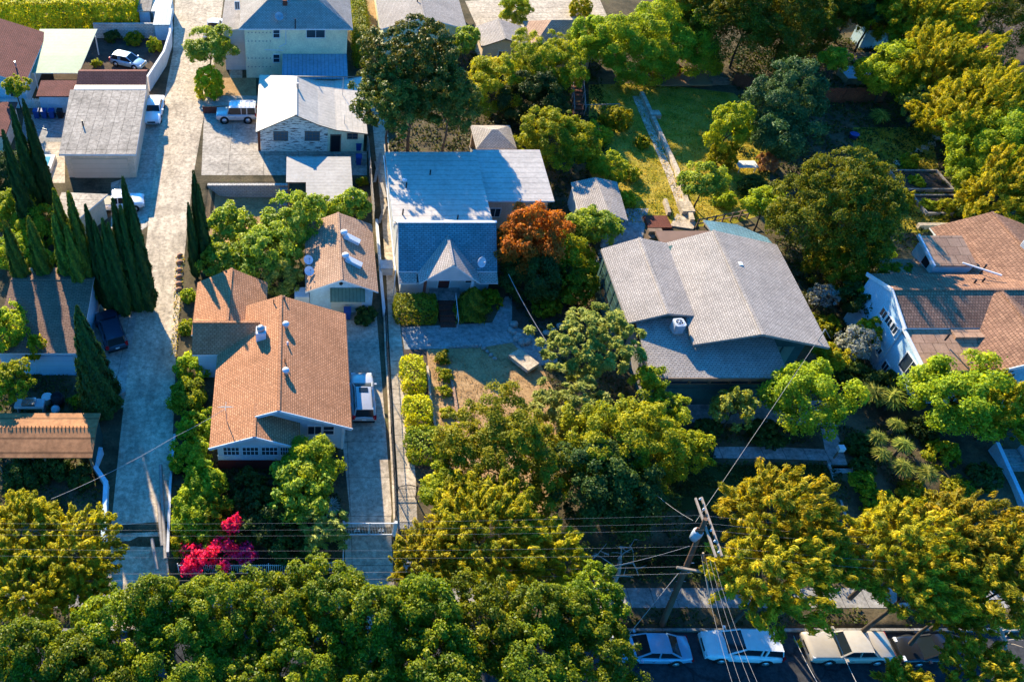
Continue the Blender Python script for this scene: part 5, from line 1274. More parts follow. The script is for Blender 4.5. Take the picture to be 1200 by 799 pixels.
car('classic', sp(994, 757), R(180), 'p_beige', 'long beige old saloon parked at the kerb between the white SUV and the black car', 'p_roof')
cb = car('sedan', sp(1097, 760), R(180), 'p_black', 'black car in deep shade at the right end of the kerb')

# ------------------------------------------------------------------ fences, gates, walls
def picket_run(root, a, b, za, zb_, h, mat, step=.13, bow=None, rails=(.12, .9)):
    a = Vector((*a[:2], za)); b = Vector((*b[:2], zb_)); d = b-a; n = max(2, int(d.length/step)); t = d.normalized(); m = MB()
    for i in range(n+1):
        q = a+d*(i/n); hh = h if not bow else h+bow*math.sin(math.pi*i/n); m.bar(q, q+Vector((0,0,hh)), .022, .022, up=(1,0,0))
    for z in rails: m.bar(a+Vector((0,0,h*z)), b+Vector((0,0,h*z)), .035, .035)
    if bow:
        for i in range(10): m.bar(a+d*(i/10)+Vector((0,0,h+bow*math.sin(math.pi*i/10))), a+d*((i+1)/10)+Vector((0,0,h+bow*math.sin(math.pi*(i+1)/10))), .035, .035)
    m.build('panel', MAT[mat], root); m = MB(); m.bar(a, a+Vector((0,0,h+.12)), .06, .06, up=(1,0,0)); m.build('post', MAT[mat], root)
fpts = [P(451,372), P(453,420), P(456,465), P(458,510), P(461,560), P(463,610), Vector((6.75,29.5,0))]
Fw = thing('iron_fence', 'black iron fence on a low concrete wall between driveway and side walk', 'fence', fpts[0])
for a, b in zip(fpts[:-1], fpts[1:]): picket_run(Fw, a, b, gz(*a[:2])+.22, gz(*b[:2])+.22, 1.0, 'black_metal', .26)
mb = MB()
for i, (a, b) in enumerate(zip(fpts[:-1], fpts[1:])):
    za, zb_ = gz(*a[:2]), gz(*b[:2]); d = (b-a).normalized(); s = Vector((-d.y, d.x, 0))*.13
    mb.slab([a+s*-1+Vector((0,0,za+.22)), a+s+Vector((0,0,za+.22)), b+s+Vector((0,0,zb_+.22)), b-s+Vector((0,0,zb_+.22))], .6)
mb.build('base_wall', MAT['walk'], Fw)
block_wall([P(441,262), P(444,300), P(447,340), P(450,372)], .5, 'white', 'low white wall along the rear cottage and the side walk', capmat='white')
board_fence([P(431,178), P(434,215), P(438,262)], 1.7, 'wood_grey', 'leaning grey board fence between the carport and the white sheet roof', step=.22)
board_fence([P(433,100), P(431,140), P(430,176)], 1.5, 'wood', 'brown board fence under the dark magnolia', step=.2)
for i, (a, b, lb) in enumerate([((440,190),(452,232),'long weathered plank lying beside the grey board fence'), ((446,180),(439,214),'plank leaning across the narrow side yard'), ((452,240),(444,262),'short plank lying on the side walk')]):
    a, b = P(*a, .1), P(*b, .7); m = MB(); m.bar(a, b, .28, .05); setp(m.build('plank', MAT['wood_grey']), lb, 'plank')
q = P(452, 318); m = MB(); m.box(q.x-.5, q.x+.55, q.y-.6, q.y+.5, 0, .75); o = thing('storage_box', 'grey storage box on the side walk beside the rear cottage', 'box', (q.x, q.y, 0)); m.build('body', MAT['tank'], o); m = MB(); m.box(q.x-.55, q.x+.6, q.y-.65, q.y+.55, .751, .83); m.build('lid', MAT['grey_metal'], o)
# white driveway gate with two leaves
G = thing('driveway_gate', 'white iron driveway gate with scrolls at the bottom of the drive', 'gate', (4.7, 30.6, 0)); zg = gz(4.7, 30.6)
for i in range(2):
    x0, x1 = 3.15+1.63*i, 4.74+1.63*i; m = MB(); n = 15
    for k in range(n+1): x = x0+(x1-x0)*k/n; m.bar((x,30.6,zg+.1), (x,30.6,zg+1.5), .014, .022, up=(0,1,0))
    for z in (.1, 1.5): m.bar((x0,30.6,zg+z), (x1,30.6,zg+z), .06, .06)
    for x in (x0, x1): m.bar((x,30.6,zg+.05), (x,30.6,zg+1.55), .06, .06, up=(0,1,0))
    o = m.build('leaf', MAT['white_metal'], G); s = MB(); c = Vector(((x0+x1)/2, 30.56, zg+.8))
    for sg in (-1, 1): s.tube([c+Vector((sg*(.03+.17*math.sin(tt)*.9)*1.0, 0, -.3+.2*tt*.5+.1*math.cos(tt*2))) for tt in [j*.33 for j in range(10)]], .028, 5)
    s.build('scroll', MAT['white_metal'], o)
for x in (3.03, 6.5): m = MB(); m.box(x-.09, x+.09, 30.5, 30.7, zg-.2, zg+1.65); m.build('post', MAT['white_metal'], G)
F2 = thing('iron_fence', 'white iron fence behind the pink bougainvillea at the foot of the bank', 'fence', (-2, 28.3, 0))
for a, b in (((-8.0,28.3),(-5,28.3)),((-5,28.3),(-2,28.3)),((-2,28.3),(1,28.3)),((1,28.3),(3,28.6))): picket_run(F2, a, b, gz(*a), gz(*b), 1.2, 'white_metal')
F3 = thing('iron_fence', 'white iron side fence running down from the driveway gate', 'fence', (3.0, 29, 0)); picket_run(F3, (3.03,30.4), (2.95,28.4), gz(3,30.4), gz(3,28.4), 1.3, 'white_metal')
G2 = thing('garden_gate', 'arched black iron gate across the side walk', 'gate', P(476,584)); a, b = P(465,584), P(487,584); picket_run(G2, a, b, .05, .05, 1.25, 'black_metal', .1, .35)
m = MB(); m.bar(b, b+Vector((0,0,1.6)), .08, .08, up=(1,0,0)); m.build('post', MAT['black_metal'], G2)
a, b = P(466,612), P(489,612)
stairs(a.x, b.x, 31.5, 27.9, 0.0, -1.2, 8, 'sidewalk', 'shaded concrete steps going down from the arched gate to the pavement')
a, b = P(972,547), P(996,547)
stairs(a.x, b.x, 36.2, 32.0, 0.0, -1.1, 7, 'stone', 'grey concrete steps below the meter post, descending to the street', sides=.25)
a, b = P(1172,540), P(1196,540)
stairs(a.x, b.x, 37.5, 31.6, .3, -1.1, 10, 'sidewalk', 'concrete steps between blue side walls below the tiled house')
for x, lb in ((a.x-.25, 'left blue side wall of the steps below the tiled house'), (b.x+.3, 'right blue side wall of the steps below the tiled house')):
    m = MB(); m.slab([(x-.14,31.4,-.4),(x+.14,31.4,-.4),(x+.14,37.6,1.0),(x-.14,37.6,1.0)], 1.2); o = setp(m.build('side_wall', MAT['st_sky']), lb, 'wall', 'blue stair walls')
block_wall([P(120,532), P(112,552), P(126,572), P(123,640)], .8, 'trim_blue', 'low pale blue wall along the shaded alley below the rusty carport', capmat='trim_blue', t=.25)
m = MB()
for a, b in ((P(196,520), P(190,655)), ((P(187,560)), P(195,640))): pass
block_wall([P(205,512), P(200,570), P(197,650)], .35, 'grey_metal', 'grey kerb wall between the alley and the yellow-green hedge', t=.18, cap=False)
for i, (a, b, lb) in enumerate((((188,545),(194,655),'long pale timber lying along the alley edge'), ((178,632),(184,668),'short pale timber standing out at the foot of the alley'), ((186,590),(190,640),'second pale timber lying beside the long one'))):
    m = MB(); m.tube([P(*a,.12), P(*b,.12)], .13, 6); setp(m.build('timber', MAT['wood_grey']), lb, 'timber')
block_wall([P(118,478), P(147,462)], .5, 'sidewalk', 'low concrete wall at the foot of the big cypress', t=.3)
# edging stones along the alley and in the front garden: boulders one can count
rg = random.Random(4)
def boulder(p, r, label, group, mat='stone', name='garden_stone'):
    m = MB(); m.ellip((0,0,0), r, r*rg.uniform(.7,1), r*.7, 8, 5); m.v = [(x*rg.uniform(.85,1.15), y*rg.uniform(.85,1.15), z) for x, y, z in m.v]
    o = m.build(name, MAT[mat], None, True); o.location = (p[0], p[1], p[2]+r*.3); o.rotation_euler = (0,0,rg.uniform(0,6)); return setp(o, label, 'stone', group)
MAT['terracotta'] = m_plain('terracotta', (.38,.2,.12), .3)
for i, v in enumerate((301, 309, 318, 326, 334, 341)): boulder(P(211-i*.3, v), .32, 'rounded brown stone edging the alley beside the slim cypress', 'stones edging the alley', 'terracotta')
for i, (u, v) in enumerate([(598,388),(603,392),(608,396),(613,399),(618,402),(605,399),(611,403),(602,382),(640,392),(648,389),(656,384),(664,381)]): boulder(P(u, v), rg.uniform(.3,.45), 'pale stone in the rough border between the shaded path and the dark bed', 'stones of the dark bed border')
for i in range(13): boulder(P(528+i*4.3, 407.5-.25*i if i < 9 else 405+(i-8)*4), rg.uniform(.16,.24), 'small pale stone edging the bare front yard along the path', 'stones edging the bare yard')
m = MB(); a = P(602,414,.4); b = P(625,432,.4); m.bar(a, b, 1.3, .35); setp(m.build('stone_slab', MAT['walk']), 'pale concrete slab lying between the bare yard and the plumeria tree', 'slab')
Eg = thing('bed_edging', 'pinkish timber edging across the bare front yard', 'edging', P(528,440)); m = MB(); pts = [P(526,430,.1), P(531,455,.1), P(535,480,.1), P(538,512,.1)]
for a, b in zip(pts[:-1], pts[1:]): m.bar(a, b, .22, .2)
m.build('edging', MAT['sh_tan'], Eg); m = MB(); pts = [P(501,430,.1), P(504,465,.1), P(510,500,.1), P(517,530,.1)]
setp(Eg, None); Eg2 = thing('bed_edging', 'pale concrete edging beside the bright clipped hedges', 'edging', P(503,460))
for a, b in zip(pts[:-1], pts[1:]): m.bar(a, b, .16, .22)
m.build('edging', MAT['walk'], Eg2)
# ------------------------------------------------------------------ back garden of the grey house
Wt = thing('garden_walk', 'long pale concrete walk climbing the back lawn', 'walk', P(770,190)); m = MB(); pts = [(741,114),(752,140),(766,172),(780,205),(793,240),(798,256)]
for (u0,v0),(u1,v1) in zip(pts[:-1], pts[1:]):
    a, b = P(u0,v0), P(u1,v1); a2, b2 = P(u0+8.5,v0), P(u1+9.5,v1); m.slab([a+Vector((0,0,.06)), b+Vector((0,0,.06)), b2+Vector((0,0,.06)), a2+Vector((0,0,.06))][::-1], .1)
m.build('slabs', MAT['walk'], Wt)
block_wall([P(751,112), P(772,158), P(792,202), P(810,262)], .45, 'walk', 'low pale wall running beside the long garden walk', t=.4, cap=False)
m = MB(); q = P(803,243,.4); m.box(q.x-.5, q.x+.7, q.y-.8, q.y+.8, 0, .5); setp(m.build('wall_pier', MAT['walk']), 'square pale pier built against the low garden wall', 'pier')
m = MB(); q = P(763,134,.4); m.box(q.x-.1, q.x+1.0, q.y-.5, q.y+.6, 0, .5); setp(m.build('wall_pier', MAT['walk']), 'small pier near the top of the low garden wall', 'pier')
m = MB(); m.prism([P(785,266).xy[:], P(793,252).xy[:], P(815,262).xy[:], P(812,270).xy[:]], 0, .12); setp(m.build('landing', MAT['walk']), 'pale landing where the garden walk meets the brown deck', 'landing')
Dk = thing('deck', 'brown timber deck behind the grey twin-gabled roof', 'deck', P(808,276)); a, b = P(774,284,2.6), P(838,271,2.6); m = MB(); m.box(a.x, b.x, a.y-.6, b.y, 2.4, 2.6); m.build('boards', m_siding('deck_boards', (.24,.15,.11), .16), Dk)
st = stairs(P(756,278,1.5).x, P(772,278,1.5).x, 60.5, 57.6, 2.4, .3, 6, 'wood', 'dark timber steps beside the brown deck')
for x in (a.x+.1, (a.x+b.x)/2, b.x-.1):
    for y in (a.y-.4, b.y-.2): m = MB(); m.box(x-.07, x+.07, y-.07, y+.07, 0, 2.4); m.build('post', MAT['wood'], Dk)
Dl = thing('landing', 'pinkish brick landing at the foot of the garden beside the deck', 'landing', P(770,262)); a, b = P(759,270), P(780,256); m = MB(); m.box(a.x, b.x, a.y, b.y, 0, .3); m.build('paving', MAT['brick_red'], Dl)
Dr = thing('deck_railing', 'dark timber railing at the back of the grey house below the small tree', 'railing', P(845,262)); a, b = P(815,268), P(875,256); m = MB()
for z in (.5, 1.0): m.bar((a.x,a.y,z), (b.x,b.y,z), .1, .08)
m.build('rail', MAT['wood'], Dr)
for i in range(7): m = MB(); q = a.lerp(b, i/6); m.box(q.x-.06, q.x+.06, q.y-.06, q.y+.06, 0, 1.1); m.build('post', MAT['wood'], Dr)
block_wall([P(778,238), P(783,254)], .5, 'walk', 'short pale wall stub left of the garden walk', t=.3, cap=False)
# timber stairway with railings
Sw = thing('timber_stairway', 'reddish timber stairway with pale railings left of the back lawn', 'stairway', P(672,135)); a0, a1 = P(664,84), P(672,138); n = 14
for i in range(n):
    q = Vector((a0.x+(a1.x-a0.x)*i/n, a0.y+(a1.y-a0.y)*i/n, 2.0-1.9*i/n)); m = MB(); m.box(q.x-.1, q.x+1.1, q.y-.5, q.y+.2, q.z-.08, q.z); m.build('tread', MAT['wood_red'], Sw)
for dx in (-.1, 1.1):
    m = MB(); m.bar((a0.x+dx,a0.y,3.0), (a1.x+dx,a1.y,1.1), .08, .1)
    for i in range(8): y = a0.y+(a1.y-a0.y)*i/7; x = a0.x+(a1.x-a0.x)*i/7+dx; m.bar((x,y,2-1.9*i/7), (x,y,3.0-1.9*i/7), .06, .06, up=(1,0,0))
    m.build('railing', MAT['wood_grey'], Sw)
Fr = thing('wire_fence', 'dark low railing right of the timber stairway', 'fence', P(690,131)); a, b = P(682,132), P(724,131); m = MB(); m.bar(a+Vector((0,0,.9)), b+Vector((0,0,.9)), .07, .07)
for i in range(12): q = a.lerp(b, i/11); m.bar(q, q+Vector((0,0,.9)), .04, .04, up=(1,0,0))
m.build('railing', MAT['wood_grey'], Fr)
Od = thing('timber_deck', 'raised orange timber deck with crates under the trees at the top', 'deck', P(800,96)); a, b = P(768,100,.6), P(822,80,.6); m = MB(); m.box(a.x, b.x, a.y, b.y, .4, .6); m.build('boards', m_siding('orange_boards', (.34,.17,.08), .18), Od)
for i, (u, v, c) in enumerate(((778,88,'wood'),(792,84,'wood_red'),(805,92,'wood'))):
    q = P(u, v, .6); o = thing('crate', ['pale open crate on the orange deck','red brown crate at the back of the orange deck','long crate at the right of the orange deck'][i], 'crate', (q.x,q.y,.6), .3*i); m = MB()
    for s in (-1, 1): m.box(-.6,.6,s*.5-.03,s*.5+.03,0,.5); m.box(s*.57-.03,s*.57+.03,-.47,.47,0,.5)
    m.build('sides', MAT[c], o, True); m = MB(); m.box(-.54,.54,-.47,.47,.02,.08); m.build('bottom', MAT['wood_grey'], o, True)
q = P(840,96,.4); o = thing('woodpile', 'dark heap of stacked timber in the shade right of the orange deck', 'woodpile', (q.x,q.y,0)); m = MB()
for i in range(14): m.bar((rg.uniform(-1.2,-.6), rg.uniform(-.7,.7), .15+.08*i/2), (rg.uniform(.6,1.3), rg.uniform(-.7,.7), .2+.08*i/2), .16, .12)
m.build('timber', MAT['wood'], o, True)
board_fence([P(962,122), P(985,121), P(1010,121), P(1034,120)], 1.9, 'wood_red', 'red stained board fence below the blue garden slab', step=.2)
board_fence([P(905,28), P(960,24), P(1040,12)], 1.8, 'wood_red', 'red stained board fence at the top right behind the play frame', step=.2)
board_fence([P(858,100), P(880,108), P(900,112)], 1.6, 'wood_red', 'short red board fence under the big dark tree', step=.2)
o = thing('play_frame', 'red climbing frame in the shaded yard at the top right', 'climbing frame', P(938,56)); q = P(938,56); m = MB()
for dx, dy in ((-1.7,-1.2),(1.7,-1.2),(1.7,1.2),(-1.7,1.2)): m.tube([(dx*1.1,dy*1.1,0),(dx,dy,2.3)], .09, 6)
MAT['red_paint'] = m_plain('red_paint', (.36,.03,.03), .2, 2, .5); m.build('leg', MAT['red_paint'], o, True); m = MB()
for a, b in (((-1.7,-1.2,2.3),(1.7,-1.2,2.3)),((1.7,-1.2,2.3),(1.7,1.2,2.3)),((1.7,1.2,2.3),(-1.7,1.2,2.3)),((-1.7,1.2,2.3),(-1.7,-1.2,2.3))): m.tube([a, b], .09, 6)
m.build('top_frame', MAT['red_paint'], o, True); m = MB(); m.box(-1.3,1.3,-.8,.8,.5,.62); m.build('platform', MAT['wood'], o, True)
o = thing('garden_store', 'pale grey-blue panelled store in the shaded yard at the top right', 'shed', P(1020,52)); q = P(1020,50); m = MB(); MAT['panel_blue'] = m_plain('panel_blue', (.42,.55,.60), .15, 2)
m.box(-2.0,2.0,-1.2,1.2,0,2.5); m.build('wall', MAT['panel_blue'], o, True); m = MB(); m.slab([(-2.15,-1.35,2.5),(2.15,-1.35,2.5),(2.15,1.35,2.8),(-2.15,1.35,2.8)], .1); m.build('roof', MAT['wood_red'], o, True)
for i in range(3): m = MB(); m.box(-1.9+1.3*i,-.72+1.3*i,-1.235,-1.21,.1,2.3); m.build('door', MAT['white'] if i == 1 else MAT['panel_blue'], o, True)
o = thing('timber_platform', 'brown timber platform in front of the pale blue store', 'deck', P(1010,68)); m = MB(); m.box(-2.4,2.6,-1.6,.6,0,.35); m.build('boards', MAT['wood'], o, True)
o = thing('garden_platform', 'pale blue panel lying above the red board fence', 'panel', P(1003,86,1.0)); m = MB(); m.box(-1.5,-.05,-1.4,1.4,0,.1); m.build('sheet', MAT['panel_blue'], o, True); m = MB(); m.box(.05,1.5,-1.4,1.4,0,.1); m.build('sheet', MAT['panel_blue'], o, True); m = MB(); m.box(-1.4,1.4,-1.2,1.2,-1.0,-.01); m.build('base', MAT['wood'], o, True)
o = thing('garden_table', 'white garden table between the small tree and the russet shrub', 'table', P(872,200)); m = MB(); m.slab([(-1.0,-.6,.75),(1.0,-.6,.75),(1.0,.6,.75),(-1.0,.6,.75)], .06); m.build('top', MAT['white'], o, True)
for dx in (-.8,.8):
    for dy in (-.45,.45): m = MB(); m.bar((dx,dy,0),(dx,dy,.7),.06,.06,up=(1,0,0)); m.build('leg', MAT['white'], o, True)
o = thing('garden_bin', 'bright blue tub on the sunlit lawn right of the teal tree', 'tub', P(999,163)); m = MB(); m.lathe((0,0,0), [(.35,0),(.45,.55),(.5,.58),(.42,.56)], 14); m.build('tub', MAT['blue_bin'], o, True)
m = MB(); m.ellip((0,0,.5),.6,.6,.5,12,8); MAT['magenta'] = m_plain('magenta_ball', (.4,.03,.16), .1); o = m.build('ball', MAT['magenta'], None, True); o.location = P(1157,64); setp(o, 'magenta ball lying in the shaded yard at the right edge', 'ball')
# stone path and planter frames of the right yard
pth = [(1044,197),(1052,192),(1060,187),(1068,183),(1076,178),(1084,174),(1092,169),(1097,162),(1096,155),(1092,148)]
for i, (u, v) in enumerate(pth): q = P(u, v); m = MB(); m.box(-.42,.42,-.36,.36,-.02,.07); o = m.build('stepping_stone', MAT['walk'], None, True); o.location = q; o.rotation_euler = (0,0,.5+.1*i); setp(o, 'square pale stepping stone of the curving garden path at the right', 'stepping stone', 'stepping stones of the right garden')
def planter(u0, v0, u1, v1, label, h=.4):
    a, b = P(u0, v1), P(u1, v0); o = thing('raised_bed', label, 'raised bed', ((a.x+b.x)/2,(a.y+b.y)/2,0)); m = MB(); w = .14
    m.box(a.x,b.x,a.y,a.y+w,0,h); m.box(a.x,b.x,b.y-w,b.y,0,h); m.box(a.x,a.x+w,a.y+w,b.y-w,0,h); m.box(b.x-w,b.x,a.y+w,b.y-w,0,h); m.build('frame', MAT['wood_grey'], o)
    m = MB(); m.box(a.x+w,b.x-w,a.y+w,b.y-w,.0,h*.6); m.build('soil', MAT['dirt_dark'], o)
planter(1058,203,1096,226,'pale framed raised bed, farther of two in the right garden'); planter(1084,232,1124,254,'pale framed raised bed, nearer of two in the right garden')
block_wall([P(1074,268), P(1150,268)], .5, 'walk', 'low pale wall behind the clay-tiled roof', t=.4, cap=False)
# ------------------------------------------------------------------ yard things at the left
o = thing('grill', 'silver barbecue grill behind the rusty carport', 'barbecue', P(38,482)); m = MB(); m.box(-1.1,1.1,-.4,.4,.75,1.0); m.build('body', MAT['tank'], o, True); m = MB(); m.box(-.5,.5,-.38,.3,1.0,1.25); m.build('hood', MAT['chrome'], o, True)
for dx in (-1,1): m = MB(); m.box(dx*.95-.05,dx*.95+.05,-.3,.3,0,.75); m.build('leg', MAT['grey_metal'], o, True)
o = thing('water_butt', 'dark round water butt beside the silver grill', 'barrel', P(69,474)); m = MB(); m.lathe((0,0,0), [(.42,0),(.5,.45),(.46,.95),(.4,.97),(.38,.8)], 16); m.build('barrel', MAT['black_bin'], o, True)
o = thing('bucket', 'pale bucket between the grill and the water butt', 'bucket', P(57,472)); m = MB(); m.lathe((0,0,0), [(.3,0),(.38,.7),(.42,.72),(.34,.7)], 14); m.build('pot', MAT['white'], o, True)
o = thing('garden_ball', 'small blue-grey ball in front of the water butt', 'ball', P(66,483)); m = MB(); m.ellip((0,0,.3),.35,.35,.35,12,8); m.build('ball', MAT['panel_blue'], o, True)
for i, (pts, lb) in enumerate((([(32,135),(50,143),(72,146)],'grey hose looping across the patio below the bins'), ([(30,139),(45,150),(76,158)],'second grey hose lying across the patio'))):
    m = MB(); m.tube([P(*q, .05) for q in pts], .04, 6); setp(m.build('garden_hose', MAT['grey_metal']), lb, 'hose')
o = thing('mailbox', 'small white mailbox on a post at the corner of the front walk', 'mailbox', P(977,537)); m = MB(); m.bar((0,0,0),(0,0,1.0),.1,.1,up=(1,0,0)); m.build('post', MAT['wood'], o, True); m = MB(); m.box(-.22,.22,-.2,.2,1.0,1.35); m.build('box', MAT['white_metal'], o, True)

# ------------------------------------------------------------------ utility pole, wires
MAT['pole'] = m_plain('creosoted_pole', (.16,.095,.06), .35, 3, streak=True); MAT['arm'] = m_plain('grey_crossarm', (.34,.27,.21), .25, 3); MAT['wire'] = m_plain('wire', (.36,.33,.3), .1, 1, .5)
PX, PY_ = 23.3, 25.6; H0 = -1.2
Po = thing('utility_pole', 'brown utility pole with twin crossarms and a pale transformer above the parked white SUV', 'utility pole', (PX, PY_-.9, H0))
m = MB(); m.tube([(PX+.05,PY_-.9,H0-.2),(PX-.1,PY_-.2,4),(PX-.3,PY_+.45,9.2)], [.2,.17,.13], 10); m.build('pole', MAT['pole'], Po)
for dx, nm in ((-.14, 0), (.3, 1)):
    a, b = (P(815,584,8.6), P(839,653,8.6)) if nm == 0 else (P(822,583,8.6), P(846,652,8.6)); m = MB(); m.bar(a, b, .10, .12); m.build('crossarm', MAT['arm'], Po)
for k in range(6):
    a = P(818.5,584,8.6).lerp(P(842.5,653,8.6), .04+k*.18); m = MB(); m.lathe(a+Vector((0,0,.07)), [(.04,0),(.07,.05),(.04,.09),(.06,.14),(.02,.18)], 9); m.build('insulator', MAT['tank'], Po)
c = P(816,627,7.6); m = MB(); m.lathe(c, [(.05,-.42),(.27,-.38),(.29,0),(.29,.36),(.24,.42),(.05,.46)], 16); o = m.build('transformer', m_plain('transformer_grey', (.42,.45,.48), .15, 3, .4), Po)
for s in (-.15, .15): m = MB(); m.lathe(c+Vector((s,0,.42)), [(.07,0),(.1,.1),(.05,.16),(.08,.26),(.03,.36)], 8); m.build('bushing', MAT['wood_red'], o)
m = MB(); m.bar(P(793,665,5.6), P(822,670,5.6), .12, .14); m.build('telecom_arm', MAT['arm'], Po)
c = P(824,648,6.6); m = MB(); m.tube([c, P(831,700,3.0)], .06, 8); m.build('conduit', MAT['arm'], Po)
m = MB()
for k in range(5): q = Vector((PX-.02,PY_-.5+.12*k,1.5+k*.9)); m.bar(q+Vector((-.3,0,0)), q+Vector((.3,0,0)), .03, .03)
m.build('step_bolt', MAT['grey_metal'], Po)
def wire(pts, label, r=.009, sag=.0, group=None, n=24, mat='wire'):
    a, b = Vector(pts[0]), Vector(pts[1]); m = MB(); m.tube([a.lerp(b, i/n)-Vector((0,0,sag*4*(i/n)*(1-i/n))) for i in range(n+1)], r, 5)
    return setp(m.build('overhead_wire', MAT[mat]), label, 'wire', group)
gw = 'overhead wires running along the street'
for i, v in enumerate((604, 613, 621, 640, 650)):
    a = P(815+24*(v-584)/69, v, 8.72)
    wire(((a.x,a.y,a.z), (-34,a.y+.15*i,8.3)), 'thin overhead wire running along the street from the crossarms to the left', .0035, .7, gw)
    wire(((a.x,a.y,a.z), (70,a.y-.1,7.0)), 'thin overhead wire running along the street from the crossarms to the right', .005, 1.8, 'overhead wires right of the pole')
for i, (v, z) in enumerate(((664,5.7),(672,5.7))):
    a = P(800+12*i, v, z); wire(((a.x,a.y,a.z), (-34,a.y,5.2)), ['upper thick telephone cable strung to the left below the street wires', 'lower thick telephone cable strung to the left below the street wires'][i], .008, .6)
wire((P(815,612,8.3), Vector((39.0,44.3,5.9))), 'service wire slanting up to the eave of the wide grey roof', .011, .5)
wire((P(812,610,8.3), P(752,562,5.5)), 'short service wire slanting up left from the transformer into the dark tree', .01, .3)
wire((P(808,640,7.0), P(690,668,6.0)), 'wire slanting down left from the pole towards the yellow tree', .01, .3)
wire((P(795,672,5.6), P(738,742,1.0)), 'guy wire slanting down left over the pavement', .02, .0)
wire((P(205,512,4.2), P(60,585,5.0)), 'pale service wire crossing the shaded alley', .018, .3)
wire((P(266,478,5.0), P(205,512,4.2)), 'service wire from the roof antenna of the orange-roofed bungalow to the alley', .016, .1)
wire((P(596,322,3.5), P(640,400,2.0)), 'pale cable slanting down from the orange tree to the dark bed', .03, .2)
for i, (u, v) in enumerate(((862,812),(872,812),(884,812),(893,812))):
    a = P(822+5*i, 652+2*i, 7.6); wire((a, P(u, v, 8.0)), ['leftmost','second from left','third from left','rightmost'][i]+' of four wires crossing the street over the white SUV', .007, .3)
wire((P(930,745,6.0), P(965,812,7.5)), 'stray wire over the beige saloon bonnet', .016, .1)
wire((P(975,735,6.0), P(1010,812,7.5)), 'stray wire over the beige saloon roof', .014, .1)
# ------------------------------------------------------------------ planting
random.seed(21)
# cypresses
for u, v, h in ((12,121,12),(26,114,12.5),(2,150,11.5)):
    cypress(u, v, h, {12:'dark cypress beside the pool, middle of the far left trio',26:'dark cypress nearest the pool in the far left trio',2:'dark cypress at the very left edge in the far left trio'}[u], 'cypresses by the pool', .75)
cypress(53, 195, 7.5, 'thin lone cypress at the corner of the pool', 'cypresses by the pool', .4)
for i, (u, v, h) in enumerate(((62,219,11.8),(79,222,12.2),(61,247,10),(77,260,9.6),(32,252,9.5),(4,257,9.5))):
    cypress(u, v, h, ['olive cypress, farther left one of the two tallest in the pale clump','olive cypress, farther right one of the two tallest in the pale clump','shorter olive cypress in front of the two tallest pale ones','shorter olive cypress right of the pale clump, against the dark row','olive cypress standing among broad shrubs near the left edge','olive cypress cut by the left edge above the brown roof'][i], 'olive cypresses at the left', .85, lit='cypress_pale')
for i, (u, v, h, w) in enumerate(((99,237,11.2,.66),(109,256,10.2,.6),(119,254,10.5,.66),(126,259,10.2,.6),(131,229,12,.7),(140,238,11.5,.66),(143,205,13.6,.74),(152,228,12.2,.72))):
    cypress(u, v, h, ['leftmost tree of the dark cypress row beside the alley','second cypress from the left in the dark row by the alley','third cypress from the left in the dark row by the alley','short fourth cypress of the dark row by the alley','broad fifth cypress of the dark row by the alley','sixth cypress of the dark row, left of the tallest','tallest cypress of the dark row by the alley','rightmost cypress of the dark row by the alley'][i], 'dark cypress row by the alley', w)
for i, (u, v, h, w) in enumerate(((226,198,10.8,.62),(220,236,8.4,.5),(232,214,9.8,.58))):
    cypress(u, v, h, ['tallest of three slim cypresses on the right edge of the alley','lower left of three slim cypresses on the right edge of the alley','right one of three slim cypresses on the right edge of the alley'][i], 'slim cypresses right of the alley', w)
c = P(122, 483, 0); o = thing('cypress_tree', 'big broad cone-shaped cypress standing alone beside the navy car', 'cypress', (c.x, c.y, 0)); MAT['cy_big'] = MAT['cypress']
cm = bpy.data.objects.new('crown', cone_mesh('crown', 11.3, 1.5, 26000, MAT['cypress'], 33, .3, .12, .8, lob=7)); COL.objects.link(cm); cm.parent = o; cm.location = (0,0,.2)
t_ = bpy.data.objects.new('trunk', stem_mesh()); COL.objects.link(t_); t_.parent = o; t_.scale = (1.5,1.5,7)
# hedges
hedge(-41, -20.2, 102.6, 106.5, 3.6, 'clipped_gold', 'tall clipped hedge along the top left edge', roundr=.15, lump=.2, L=.34, W=.18, dens=60)
a, b = P(463,382), P(512,382); hedge(a.x, b.x, a.y, a.y+2.3, 1.7, 'clipped', 'boxy clipped hedge left of the red brick porch steps', roundr=.4)
a, b = P(472,462), P(499,462); hedge(a.x, b.x, a.y, a.y+3.1, 1.3, 'clipped_gold', 'bright clipped hedge bush, farthest of three beside the side walk', 'clipped bushes beside the side walk', roundr=.45, lump=.2)
a, b = P(474,503), P(505,503); hedge(a.x, b.x, a.y, a.y+2.4, 1.35, 'clipped_gold', 'bright clipped hedge bush, middle of three beside the side walk', 'clipped bushes beside the side walk', roundr=.5, lump=.2)
a, b = P(477,545), P(516,545); hedge(a.x, b.x, a.y, a.y+2.7, 1.35, 'clipped', 'duller clipped hedge bush, nearest of three beside the side walk', 'clipped bushes beside the side walk', roundr=.55, lump=.25)
c = P(553, 380); o = thing('topiary', 'conical clipped topiary right of the red brick porch steps', 'topiary', (c.x, c.y+1.3, 0))
cm = bpy.data.objects.new('crown', cone_mesh('crown', 3.0, 1.55, 9000, MAT['clipped_dark'], 5, .17, .1, .75)); COL.objects.link(cm); cm.parent = o
shrub('olive', 572, 352, 15, 'pale low bush between the conical topiary and the garden walk', zr=.8)
shrub('ball', 245, 101, 17, 'clipped drum-shaped bush below the round tree beside the alley', zr=1.35, name='clipped_bush')
shrub('ball', 680, 11, 13, 'clipped round bush on the pale patio at the top edge', name='clipped_bush')
